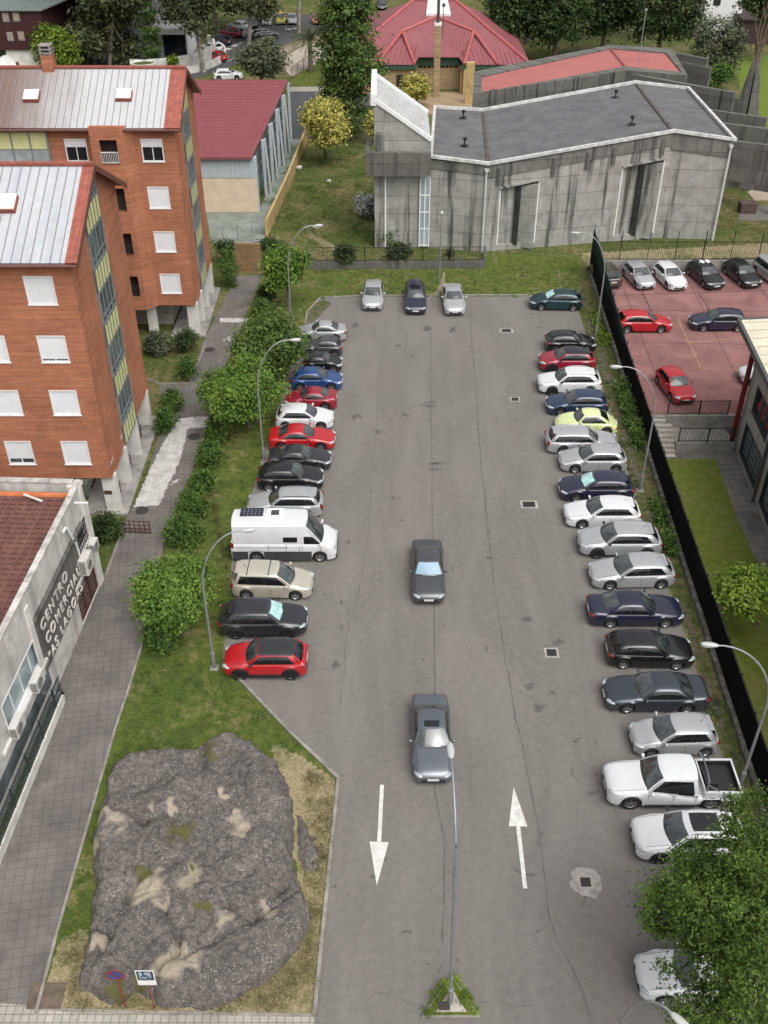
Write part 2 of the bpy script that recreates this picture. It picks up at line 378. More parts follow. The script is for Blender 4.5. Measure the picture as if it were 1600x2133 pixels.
ribbon(ck, pix((979, 650), (988, 760), (998, 900), (1012, 1060), (1030, 1230), (1052, 1370), (1078, 1510), (1108, 1650), (1125, 1760), (1142, 1900), (1160, 1960), (1190, 2010), (1215, 2070), (1230, 2120)), .125, .013, .025)
ribbon(ck, pix((797, 690), (790, 790), (782, 900), (772, 1030), (765, 1130), (745, 1230), (722, 1330), (708, 1480)), .06, .013, .05)
ribbon(ck, pix((846, 690), (842, 745)), .10, .013, .05)
ribbon(ck, pix((818, 1000), (815, 1100)), .03, .013, .05)
for pp in [((720, 1056), (880, 1070), (1010, 1076), (1180, 1092)), ((700, 1420), (760, 1432), (900, 1415)), ((1020, 1352), (1140, 1362), (1250, 1360)), ((1110, 1680), (1250, 1672), (1330, 1660)),
           ((720, 1800), (790, 1770), (850, 1800)), ((715, 1540), (800, 1560)), ((1000, 1165), (1170, 1158)), ((990, 820), (1070, 822), (1120, 850)), ((800, 738), (890, 732)), ((760, 869), (860, 872)), ((940, 1600), (1080, 1575)),
           ((1010, 1300), (1080, 1350), (1105, 1420)), ((760, 2060), (880, 2090)), ((1000, 2085), (1200, 2095)), ((560, 1480), (640, 1500), (700, 1545)), ((640, 1390), (720, 1400), (745, 1460))]:
    ribbon(ck, pix(*pp), .035, .0128, .09)
for cx, cy in ((885, 838), (895, 972)):
    for k in range(7):
        a = G(cx+random.uniform(-22, 14), cy+random.uniform(-9, 12)); ribbon(ck, [a, a+Vector((random.uniform(.4, 1.3), random.uniform(-.1, .25), 0))], .16, .0132, .05, .15)
cko = ck.build('asphalt_crack', plain('crack filler', (.075, .069, .064), .9, var=.3, vscale=.9, col2=(.125, .115, .108)), lot); cko['kind'] = 'structure'
for nm, tip, base, lab in (('painted_arrow', (785, 1845), (796, 1635), 'white painted arrow pointing towards the street, left lane'), ('painted_arrow', (1070, 1640), (1094, 1851), 'white painted arrow pointing into the car park, right lane')):
    t, s = G(*tip), G(*base); d = (s-t); L = d.length; d.normalize(); n = Vector((-d.y, d.x, 0)); h = L*.41
    z = Vector((0, 0, .016)); mb = MB()
    P1 = t + d*h
    mb.poly([t+z, P1+n*.40+z, P1+n*.085+z, s+n*.085+z, s-n*.085+z, P1-n*.085+z, P1-n*.40+z])
    o = mb.build(nm, plain('road paint', (.64, .63, .60), .75, var=.12, vscale=3.5, col2=(.44, .42, .40)))
    bm = bmesh.new(); bm.from_mesh(o.data); bmesh.ops.triangulate(bm, faces=bm.faces); bmesh.ops.recalc_face_normals(bm, faces=bm.faces); bm.to_mesh(o.data); bm.free()
    tag(o, lab, 'road marking', 'lane arrows', 'structure')
def kerb(pts, wd=.15, ht=.11, name='kerb'):
    mb = MB()
    for a, c in zip(pts, pts[1:]): mb.bar(a+Vector((0, 0, ht/2)), c+Vector((0, 0, ht/2)), wd, ht)
    o = mb.build(name, M_KERB); o['kind'] = 'structure'; return o
kerb(pix((655, 2116), (705, 1622), (600, 1522), (503, 1420), (464, 1388)))
kerb(pix((636, 676), (640, 650), (668, 621), (760, 617), (1015, 616), (1100, 616)))
kerb(pix((75, 2112), (120, 1940), (180, 1730), (240, 1520), (270, 1430), (300, 1330)), .12, .07)
kerb(pix((655, 2116), (160, 2106), (60, 2100)), .12, .05)
kerb(pix((262, 1085), (240, 1148), (218, 1205)), .12, .06)
kerb(pix((305, 790), (330, 800), (395, 799), (430, 715)), .12, .08)

def drain(px, py, w_, l_, label, apron=None, rz=0):
    p = G(px, py)
    t = thing('drain_grate', label, 'drain', (p.x, p.y, .012), rz, 'drain grates in the car park')
    mb = MB()
    mb.box((-w_*.72, -l_*.72, 0), (w_*.72, l_*.72, .006)); mb.build('concrete_frame', plain('drain frame', (.36, .34, .31), .9, var=.2), t)
    g = MB(); g.box((-w_/2, -l_/2, .004), (w_/2, l_/2, .010)); g.build('pit', M_DARK, t)
    g = MB()
    for k in range(6): x = -w_/2 + w_*(k+.5)/6; g.box((x-.02, -l_/2, .008), (x+.02, l_/2, .02))
    g.build('bars', M_IRON, t)
    return t
drain(1055, 689, .75, .5, 'drain grate nearest the teal car at the far end')
drain(1073, 832, .5, .45, 'small drain grate level with the blue hatchback')
drain(1102, 1051, .75, .55, 'drain grate level with the navy car with a sunshade')
drain(1149, 1360, .5, .5, 'drain grate level with the black hatchback')
p = G(1220, 1838); ap = []
for k in range(22):
    a = 2*math.pi*k/22; r_ = random.uniform(.54, .74); ap.append((p.x+math.cos(a)*r_*.95, p.y+math.sin(a)*r_*1.15))
o = sheet('concrete_patch', ap, plain('cracked pale concrete', (.30, .285, .265), .9, var=.3, vscale=3, col2=(.16, .15, .14)), .012); o['kind'] = 'structure'
drain(1220, 1838, .42, .42, 'square drain grate in a ring of cracked pale concrete')
def disc(name, px, py, r_, label, mat=M_IRON, z=.03, n=20):
    p = G(px, py); mb = MB(); mb.lathe([(0.001, .012), (r_*.86, .012), (r_*.88, .006), (r_*.93, .006), (r_*.95, .012), (r_, .012), (r_, -.01)], n, 'Z')
    return tag(mb.build(name, mat, loc=(p.x, p.y, z)), label, 'manhole', 'manhole covers on the walkway')
disc('manhole_cover', 404, 910, .42, 'round manhole cover beside the worn white paint')
disc('manhole_cover', 296, 1064, .40, 'round manhole cover beside the brown barrier')
disc('manhole_cover', 437, 729, .40, 'round manhole cover near the far brick block')
p = G(98, 2075); mb = MB(); mb.cbox((0, 0, .03), (1.25, 1.0, .05)); mb.cbox((0, 0, .06), (1.15, .9, .016))
tag(mb.build('utility_hatch', plain('rusty steel plate', (.15, .115, .085), .8, .2, var=.2, vscale=2), loc=(p.x, p.y, 0)), 'square rusty steel hatch in the grass at the corner by the pavement', 'hatch')
for i, (x0_, x1_, ya_, yb_) in enumerate([(650, 730, 700, 1400), (1080, 1190, 700, 1480), (700, 1000, 660, 690), (1180, 1290, 1480, 1700)]):
    for k in range(9 if i < 2 else 4):
        cx_, cy_ = random.uniform(x0_, x1_), random.uniform(ya_, yb_); sc_ = (cy_+490)/1700*random.uniform(8, 22)
        softsurf('oil_stain', [(cx_+sc_*math.cos(a)*random.uniform(.7, 1.3), cy_+sc_*.7*math.sin(a)*random.uniform(.7, 1.3)) for a in [2*math.pi*j/9 for j in range(9)]], M_OIL, .0125, .8, .12, 3.0)
# court joints and yellow lines
mb = MB()
def strip(mb, a, c, wd, z):
    d = (c-a).normalized(); n = Vector((-d.y, d.x, 0))*wd/2
    mb.add([(q.x, q.y, z) for q in (a-n, c-n, c+n, a+n)], [(0, 1, 2, 3)])
for a, c in (((1412, 664), (1461, 769)), ((1461, 769), (1560, 769)), ((1437, 715), (1560, 701))): strip(mb, G(*a), G(*c), .055, .012)
tag(mb.build('court_marking', plain('yellow court paint', (.42, .27, .10), .85)), 'thin yellow lines painted on the red court', 'court marking', kind='structure')
mb = MB()
for a, c in (((1338, 608), (1362, 660)), ((1455, 612), (1490, 662)), ((1258, 616), (1600, 605))): strip(mb, G(*a), G(*c), .10, .010)
o = mb.build('court_joint', plain('joint filler', (.07, .045, .043), .9), court); o['kind'] = 'structure'

# ------------------------------------------------------------------ the rock
rock_px = [(235, 1600), (270, 1582), (310, 1572), (360, 1566), (405, 1566), (425, 1548), (450, 1538), (485, 1534), (520, 1548), (550, 1572), (583, 1603), (600, 1642), (612, 1690), (613, 1750), (612, 1790), (622, 1836), (640, 1880), (646, 1910),
           (636, 1955), (600, 2005), (560, 2042), (510, 2072), (470, 2094), (430, 2106), (390, 2102), (345, 2102), (312, 2092), (290, 2072), (262, 2090), (240, 2108), (215, 2098), (190, 2082), (166, 2062), (170, 2020), (184, 1960), (192, 1900), (198, 1850), (194, 1800), (196, 1745), (206, 1700), (222, 1650)]
def build_rock(name, px, H, label, cracks=(), nr=70, res=4):
    o = [G(*p) for p in px]; c = sum(o, Vector())/len(o); rim = []
    for i in range(len(o)):
        a, b_, c_, d_ = o[i-1], o[i], o[(i+1) % len(o)], o[(i+2) % len(o)]
        for k in range(res*2):
            t = k/(res*2); rim.append(.5*((2*b_)+(c_-a)*t+(2*a-5*b_+4*c_-d_)*t*t+(3*b_-a-3*c_+d_)*t**3))
    N = len(rim); v = []; f = []; cps = [[G(*q) for q in cr] for cr in cracks]
    def hgt(p, s, e):
        n = mnoise.fractal(p*.45, 1.0, 2.0, 5)*.34 + mnoise.fractal(p*1.6, .7, 2.1, 6)*.09
        h = H*(1-(1-min(1, e/.6))**2.6)*(.80+.20*(1-s*s)) + n*min(1, e*1.5)
        q = Vector((p.x*.42, p.y*.42, 0)); q += Vector((mnoise.noise(p*.9), mnoise.noise(p*.9+Vector((3, 7, 2))), 0))*.28
        dd_, pp_ = mnoise.voronoi(q); cr_ = dd_[1]-dd_[0]
        h += (mnoise.noise(pp_[0]*3.7)*.07 - .10*math.exp(-(cr_/.03)**2))*min(1, e*1.2)*min(1, H)
        for cr in cps:
            for a, b_ in zip(cr, cr[1:]):
                ab = b_-a; t = max(0, min(1, (p-a).dot(ab)/ab.length_squared)); dd = (p-(a+ab*t)).length
                h -= .22*math.exp(-(dd/.10)**2) + .10*math.exp(-(dd/.4)**2)
        return max(h, -.05)
    for k in range(nr+1):
        s = 1-(k/nr)**1.25
        for q in rim:
            p = c+(q-c)*s; e = (q-c).length*(1-s)
            wob = Vector((mnoise.noise(p*1.7), mnoise.noise(p*1.7+Vector((9, 3, 1))), 0))*.18*min(1, k/4) + Vector((mnoise.noise(p*3.1), mnoise.noise(p*3.1+Vector((4, 2, 8))), 0))*.10
            p2 = p+wob*(1 if s > .02 else 0); v.append((p2.x, p2.y, hgt(p2, s, e) if k else -.1))
    for k in range(nr):
        for i in range(N):
            j = (i+1) % N; f.append((k*N+i, k*N+j, (k+1)*N+j, (k+1)*N+i))
    f.append(tuple(nr*N+i for i in range(N)))
    mb = MB(); mb.add(v, f); ob = mb.build(name, M_ROCK, smooth=50)
    at = ob.data.color_attributes.new('stain', 'FLOAT_COLOR', 'POINT')
    spots = [(G(x, y), r_, wt) for x, y, r_, wt in ROCK_SPOTS]
    for i, vv in enumerate(ob.data.vertices):
        t = m_ = 0
        for sp, r_, kind in spots:
            q = vv.co-sp; q.z = 0; q += Vector((mnoise.noise(vv.co*2.3), mnoise.noise(vv.co*2.3+Vector((5, 5, 5))), 0))*.5
            g_ = math.exp(-(q.length/(r_*.85))**2)
            if kind == 0: t = max(t, g_)
            else: m_ = max(m_, g_)
        at.data[i].color = (t, m_, 0, 1)
    return tag(ob, label, 'rock')
ROCK_SPOTS = [(310, 1870, .65, 0), (303, 1890, .35, 0), (306, 1835, .35, 1), (408, 1836, .34, 0), (408, 1834, .2, 1), (395, 1860, .4, 0), (375, 1755, .55, 1), (490, 1730, .45, 0), (508, 1752, .35, 0), (465, 1680, .22, 0), (350, 1900, .3, 0),
              (250, 1725, .45, 0), (225, 1715, .3, 0), (340, 2035, .5, 0), (365, 2030, .55, 0), (400, 2022, .4, 0), (375, 1990, .35, 0), (320, 1700, .25, 0), (365, 1702, .25, 0), (470, 1930, .3, 0), (560, 1915, .28, 0), (200, 1770, .35, 0), (205, 1980, .3, 0), (250, 2080, .3, 1), (440, 1585, .5, 1), (300, 2050, .3, 1), (420, 1900, .3, 1)]
m, nt, b = newmat('lichen rock'); v = coords(nt)
st = nn(nt, 'ShaderNodeVertexColor', layer_name='stain'); sp = nt.nodes.new('ShaderNodeSeparateColor'); nt.links.new(st.outputs[0], sp.inputs[0])
c = mix(nt, ramp(nt, noise(nt, v, .55, 9, .74, dist=.5), .30, .72), (.140, .121, .106), (.345, .308, .270))
c = mix(nt, ramp(nt, noise(nt, v, 5, 5, .7), .35, .75), (.085, .077, .075), c)
vo = nn(nt, 'ShaderNodeTexVoronoi', Scale=8.0); nt.links.new(v, vo.inputs['Vector'])
lm = nn(nt, 'ShaderNodeMath', operation='MULTIPLY'); nt.links.new(ramp(nt, vo.outputs['Distance'], .16, .34, (1,)*3, (0,)*3), lm.inputs[0]); nt.links.new(ramp(nt, noise(nt, v, 2.2, 5, .75), .46, .60), lm.inputs[1])
c = mix(nt, lm.outputs[0], c, (.42, .41, .38))
vo2 = nn(nt, 'ShaderNodeTexVoronoi', Scale=17.0); nt.links.new(v, vo2.inputs['Vector'])
lm2 = nn(nt, 'ShaderNodeMath', operation='MULTIPLY'); nt.links.new(ramp(nt, vo2.outputs['Distance'], .18, .30, (1,)*3, (0,)*3), lm2.inputs[0]); nt.links.new(ramp(nt, noise(nt, v, 3.1, 4, .7), .44, .56), lm2.inputs[1])
c = mix(nt, lm2.outputs[0], c, (.36, .35, .33))
fn = ramp(nt, noise(nt, v, 14, 4, .7), .3, .7)
def stainmask(ch):
    a = nn(nt, 'ShaderNodeMath', operation='MULTIPLY_ADD'); nt.links.new(noise(nt, v, 5, 8, .8), a.inputs[0]); a.inputs[1].default_value = .9; nt.links.new(sp.outputs[ch], a.inputs[2])
    return ramp(nt, a.outputs[0], .52, 1.70)
c = mix(nt, .9, c, ramp(nt, noise(nt, v, 19, 4, .8), .28, .72, (.50,)*3, (1.40,)*3), 'MULTIPLY')
c = mix(nt, stainmask(0), c, mix(nt, fn, (.29, .245, .185), (.48, .42, .33)))
c = mix(nt, stainmask(1), c, mix(nt, fn, (.085, .085, .03), (.15, .14, .06)))
nt.links.new(c, b.inputs['Base Color']); setin(b, Roughness=.95, Specular_IOR_Level=.2)
bump(nt, b, noise(nt, v, 6, 9, .8), 1.0, .10); M_ROCK = m
build_rock('granite_rock', rock_px, .78, 'huge flat grey rock with lichen and pale hollows in the grass corner',
           [[(262, 1700), (300, 1725), (350, 1712)], [(345, 1900), (375, 1975), (372, 2000), (335, 2030), (318, 2085)], [(470, 1900), (530, 1930), (600, 1850)], [(620, 1862), (540, 1925), (450, 1975), (380, 2010)],
            [(290, 1850), (270, 1880)], [(200, 1945), (235, 1960), (215, 2000)], [(180, 2065), (235, 2100), (290, 2066)], [(430, 1620), (425, 1560)]])
build_rock('small_rock', [(618, 1700), (630, 1705), (650, 1740), (666, 1780), (662, 1812), (640, 1820), (625, 1800), (619, 1760)], .10, 'low flat slab of rock in dry grass right of the big rock', nr=14)
# ------------------------------------------------------------------ building materials
def wallvec(nt, sx=1, sz=1):
    tc = nt.nodes.new('ShaderNodeTexCoord'); s = nt.nodes.new('ShaderNodeSeparateXYZ'); nt.links.new(tc.outputs['Object'], s.inputs[0])
    a = nn(nt, 'ShaderNodeMath', operation='ADD'); nt.links.new(s.outputs[0], a.inputs[0]); nt.links.new(s.outputs[1], a.inputs[1])
    mp = []
    for src, k in ((a.outputs[0], sx), (s.outputs[2], sz)):
        q = nn(nt, 'ShaderNodeMath', operation='MULTIPLY'); q.inputs[1].default_value = k; nt.links.new(src, q.inputs[0]); mp.append(q.outputs[0])
    c = nt.nodes.new('ShaderNodeCombineXYZ'); nt.links.new(mp[0], c.inputs[0]); nt.links.new(mp[1], c.inputs[1]); return c.outputs[0]
def brick_mat(name, a, bcol, mortar, bw=.25, rh=.075, ms=.010, pale=.25):
    m, nt, b = newmat(name); v = wallvec(nt)
    br = nn(nt, 'ShaderNodeTexBrick', Scale=1.0); nt.links.new(v, br.inputs['Vector'])
    br.inputs['Color1'].default_value = (*a, 1); br.inputs['Color2'].default_value = (*bcol, 1); br.inputs['Mortar'].default_value = (*mortar, 1)
    br.inputs['Mortar Size'].default_value = ms; br.inputs['Brick Width'].default_value = bw; br.inputs['Row Height'].default_value = rh
    rows = noise(nt, wallvec(nt, .25, 7), 1.0, 3, .6); big = noise(nt, v, .45, 6, .68, dist=.7)
    c = mix(nt, 1.0, br.outputs[0], ramp(nt, rows, .3, .7, (.72,)*3, (1.18,)*3), 'MULTIPLY')
    c = mix(nt, 1.0, c, ramp(nt, big, .3, .7, (.74,)*3, (1.15,)*3), 'MULTIPLY')
    st = ramp(nt, noise(nt, wallvec(nt, 1.1, .18), 1.0, 5, .7, dist=.8), .62, .74, (0,)*3, (pale,)*3)
    c = mix(nt, st, c, (.46, .27, .19))
    nt.links.new(c, b.inputs['Base Color']); setin(b, Roughness=.9, Specular_IOR_Level=.2); bump(nt, b, br.outputs[1], -.4, .012); return m
M_BRICK = brick_mat('orange brick', (.43, .148, .074), (.355, .117, .060), (.40, .23, .15))
M_TAN = brick_mat('tan brick', (.42, .31, .17), (.36, .25, .13), (.30, .24, .16), .3, .1)
def concrete_mat(name, a, bcol, panel=(3.2, 1.65), dark=.75, tint=(.06, .058, .055)):
    m, nt, b = newmat(name); v = wallvec(nt)
    br = nn(nt, 'ShaderNodeTexBrick', Scale=1.0); nt.links.new(v, br.inputs['Vector']); br.offset = .0
    br.inputs['Color1'].default_value = (*a, 1); br.inputs['Color2'].default_value = (*bcol, 1); br.inputs['Mortar'].default_value = tuple(x*.45 for x in a)+(1,)
    br.inputs['Mortar Size'].default_value = .022; br.inputs['Brick Width'].default_value = panel[0]; br.inputs['Row Height'].default_value = panel[1]
    c = mix(nt, 1.0, br.outputs[0], ramp(nt, noise(nt, v, .8, 7, .7, dist=.5), .28, .72, (.62,)*3, (1.20,)*3), 'MULTIPLY')
    c = mix(nt, .8, c, ramp(nt, noise(nt, wallvec(nt, 6, .35), 1.0, 4, .7), .25, .75, (.80,)*3, (1.12,)*3), 'MULTIPLY')
    st = ramp(nt, noise(nt, wallvec(nt, .80, .045), 1.0, 6, .62, dist=.2), .53, .63, (0,)*3, (dark,)*3)
    c = mix(nt, st, c, tint)
    nt.links.new(c, b.inputs['Base Color']); setin(b, Roughness=.92, Specular_IOR_Level=.2); bump(nt, b, noise(nt, v, 9, 4), .25, .02); return m
M_CHURCH = concrete_mat('streaked concrete', (.33, .325, .30), (.355, .35, .325), (60, 1.65), .88, (.04, .038, .036))
M_CHURCHD = concrete_mat('dark streaked concrete', (.13, .125, .115), (.155, .15, .135), dark=.8, tint=(.04, .038, .036))
M_RENDER = concrete_mat('stained white render', (.58, .56, .53), (.60, .58, .55), (40, 40), .6, (.25, .235, .22))
M_SCHOOL = concrete_mat('grey school render', (.36, .34, .30), (.38, .36, .32), (40, 40), .25, (.22, .20, .18))
def roof_mat(name, a, bcol, rough=.5, metal=.0, vs=(.9, .15, .15), sc=1.0, lo=.35, hi=.65):
    m, nt, b = newmat(name); v = coords(nt, vs)
    c = mix(nt, ramp(nt, noise(nt, v, sc, 5, .65), lo, hi), a, bcol)
    c = mix(nt, .8, c, ramp(nt, noise(nt, coords(nt), 2.5, 6, .7), .2, .8, (.80,)*3, (1.12,)*3), 'MULTIPLY')
    nt.links.new(c, b.inputs['Base Color']); setin(b, Roughness=rough, Metallic=metal); return m
M_RGREY = roof_mat('pale metal roof', (.37, .39, .42), (.47, .485, .50), .5, .0)
m, nt, b = newmat('worn metal roof'); v = coords(nt)          # paint worn to brown primer towards the older western end
sx = nt.nodes.new('ShaderNodeSeparateXYZ'); nt.links.new(v, sx.inputs[0])
mr = nn(nt, 'ShaderNodeMapRange'); mr.inputs['From Min'].default_value = 5.8; mr.inputs['From Max'].default_value = 11.5
ad = nn(nt, 'ShaderNodeMath', operation='MULTIPLY_ADD'); nt.links.new(noise(nt, coords(nt, (1.4, .25, .25)), 1.0, 5, .7), ad.inputs[0]); ad.inputs[1].default_value = 5.0; nt.links.new(sx.outputs[0], ad.inputs[2])
nt.links.new(ad.outputs[0], mr.inputs['Value'])
c = mix(nt, mr.outputs[0], (.17, .11, .095), (.45, .455, .46))
c = mix(nt, .8, c, ramp(nt, noise(nt, v, 2.5, 6, .7), .2, .8, (.85,)*3, (1.1,)*3), 'MULTIPLY')
nt.links.new(c, b.inputs['Base Color']); setin(b, Roughness=.42); M_RWORN = m
M_RRED = plain('red verge metal', (.33, .095, .066), .65, var=.18)
M_RBROWN = plain('brown roof metal', (.155, .06, .045), .5, var=.15)
M_TILERED = roof_mat('red sheet roof', (.215, .066, .074), (.25, .080, .088), .55, vs=(.5, .5, .5))
M_SALMON = roof_mat('salmon roof membrane', (.32, .10, .088), (.37, .125, .108), .8, vs=(.4, .4, .4))
m, nt, b = newmat('gravel roof felt'); v = coords(nt)
c = mix(nt, ramp(nt, noise(nt, v, .6, 8, .75, dist=.4), .3, .7), (.085, .085, .088), (.165, .165, .168)); c = mix(nt, ramp(nt, noise(nt, v, 6, 4, .75), .66, .74), c, (.36, .36, .35)); c = mix(nt, .7, c, ramp(nt, noise(nt, v, 14, 3, .8), .25, .75, (.6,)*3, (1.3,)*3), 'MULTIPLY')
nt.links.new(c, b.inputs['Base Color']); setin(b, Roughness=.95, Specular_IOR_Level=.2); M_FELT = m
M_WHITE = plain('white frame paint', (.74, .74, .73), .5, var=.05)
M_WHITEOLD = plain('aged white paint', (.68, .66, .62), .7, var=.15, vscale=1.2)
M_SHUT = plain('white roller shutter', (.74, .75, .77), .55, var=.04)
M_PILL = plain('white pillar render', (.66, .64, .60), .8, var=.12, vscale=1.0)
M_GLASS = plain('dark window glass', (.018, .022, .026), .08, var=.2, spec=.8)
M_GLASSB = plain('blue grey window glass', (.10, .125, .14), .10, var=.35, vscale=.8, spec=.8)
M_GLASSL = plain('pale teal window glass', (.30, .38, .40), .15, var=.12, vscale=.6, spec=.8)
M_YELLOW = plain('yellow green panel', (.64, .64, .32), .45, var=.08, vscale=2)
M_FRAMEG = plain('grey window frame', (.27, .30, .32), .45, .3, var=.1)
M_SLATE = plain('grey cladding', (.44, .49, .52), .5, var=.08)
M_CREAM = plain('cream wall', (.62, .51, .38), .85, var=.08, vscale=1.0)
M_OCHRE = plain('ochre wall', (.50, .36, .16), .85, var=.15, vscale=1.0)
M_STEELG = plain('painted grey steel', (.30, .33, .335), .5, .3, var=.08)
M_BLACKM = plain('black painted metal', (.02, .02, .022), .5, .2)
M_BROWNM = plain('brown painted metal', (.10, .042, .035), .6, .1)
M_REDM = plain('dark red column paint', (.17, .014, .016), .45, var=.1)
M_GREENM = plain('dark green metal', (.03, .055, .05), .5, .2)
M_BEIGE = plain('air conditioner casing', (.60, .59, .55), .5, var=.1)

def wall_holes(mb, org, ud, W, H, holes, depth, top=None):
    """vertical wall panel in plane org + u*ud + v*z, facing ud x z; holes (u0,v0,u1,v1) get reveals"""
    org, ud = Vector(org), Vector(ud); n = ud.cross(Vector((0, 0, 1)))
    P = lambda u, v, d=0: org + ud*u + Vector((0, 0, v)) - n*d
    us = sorted({0, W} | {h[0] for h in holes} | {h[2] for h in holes}); vs = sorted({0, H} | {h[1] for h in holes} | {h[3] for h in holes})
    for u0, u1 in zip(us, us[1:]):
        for v0, v1 in zip(vs, vs[1:]):
            if any(h[0] <= (u0+u1)/2 <= h[2] and h[1] <= (v0+v1)/2 <= h[3] for h in holes): continue
            mb.quad(P(u0, v0), P(u1, v0), P(u1, v1), P(u0, v1))
    for a, c, d, e in holes:
        mb.quad(P(a, c), P(d, c), P(d, c, depth), P(a, c, depth)); mb.quad(P(a, e, depth), P(d, e, depth), P(d, e), P(a, e))
        mb.quad(P(a, c), P(a, c, depth), P(a, e, depth), P(a, e)); mb.quad(P(d, c, depth), P(d, c), P(d, e), P(d, e, depth))
    if top is not None:
        mb.poly([P(0, H), P(W, H)]+[P(u, v) for u, v in top])
    return n
def bars_frame(mb, P, u0, v0, u1, v1, t, d0, d1):
    """rectangular frame of thickness t between depths d0..d1, P(u,v,d) -> point (d positive = outwards)"""
    for a in ((u0, v0, u1, v0+t), (u0, v1-t, u1, v1), (u0, v0+t, u0+t, v1-t), (u1-t, v0+t, u1, v1-t)): pbox(mb, P, *a, d0, d1)
def pbox(mb, P, u0, v0, u1, v1, d0, d1):
    v = [P(u0, v0, d0), P(u1, v0, d0), P(u1, v1, d0), P(u0, v1, d0), P(u0, v0, d1), P(u1, v0, d1), P(u1, v1, d1), P(u0, v1, d1)]
    mb.add(v, [(0,3,2,1),(4,5,6,7),(0,1,5,4),(1,2,6,5),(2,3,7,6),(3,0,4,7)])
def window(par, org, ud, u0, v0, u1, v1, depth=.10, shut=1.0, frame=M_WHITE, glass=M_GLASS, mull=1, shutmat=M_SHUT, name='window'):
    org, ud = Vector(org), Vector(ud); n = ud.cross(Vector((0, 0, 1)))
    P = lambda u, v, d: org + ud*u + Vector((0, 0, v)) + n*(d-depth)
    mb = MB(); bars_frame(mb, P, u0, v0, u1, v1, .07, .0, depth+.025)
    for k in range(mull):
        x = u0+(u1-u0)*(k+1)/(mull+1); pbox(mb, P, x-.03, v0+.07, x+.03, v1-.07, .01, .055)
    pbox(mb, P, u0-.04, v0-.05, u1+.04, v0-.002, .0, depth+.06)
    f = mb.build(name, frame, par)
    g = MB(); pbox(g, P, u0+.05, v0+.05, u1-.05, v1-.05, -.01, .025); g.build('pane', glass, f)
    if shut > 0:
        s = MB(); y = v1-.07; bot = v1-.07-(v1-v0-.14)*shut; hh = .165
        while y > bot+.02:
            y2 = max(bot, y-hh); pbox(s, P, u0+.07, y2+.008, u1-.07, y-.004, .03, .075); y = y2
        pbox(s, P, u0+.07, bot, u1-.07, v1-.07, .028, .06)
        s.build('shutter', shutmat, f)
    return f

def roof_slab(name, par, mat, a, b_, c, d, th=.14, ribs=0, rh=.05, rw=.06, ribmat=None):
    """sloping roof: a,b eave (left,right), c,d ridge (right,left); ribs run eave to ridge"""
    a, b_, c, d = map(Vector, (a, b_, c, d)); n = (b_-a).cross(d-a).normalized()
    mb = MB(); v = [a, b_, c, d]+[p-n*th for p in (a, b_, c, d)]
    mb.add(v, [(0,1,2,3),(7,6,5,4),(0,4,5,1),(1,5,6,2),(2,6,7,3),(3,7,4,0)])
    mb.m = 1 if ribmat else 0
    for k in range(ribs):
        t = (k+.5)/ribs; mb.bar(a.lerp(b_, t)+n*rh*.5, d.lerp(c, t)+n*rh*.5, rw, rh, up=n)
    return mb.build(name, [mat, ribmat] if ribmat else mat, par)

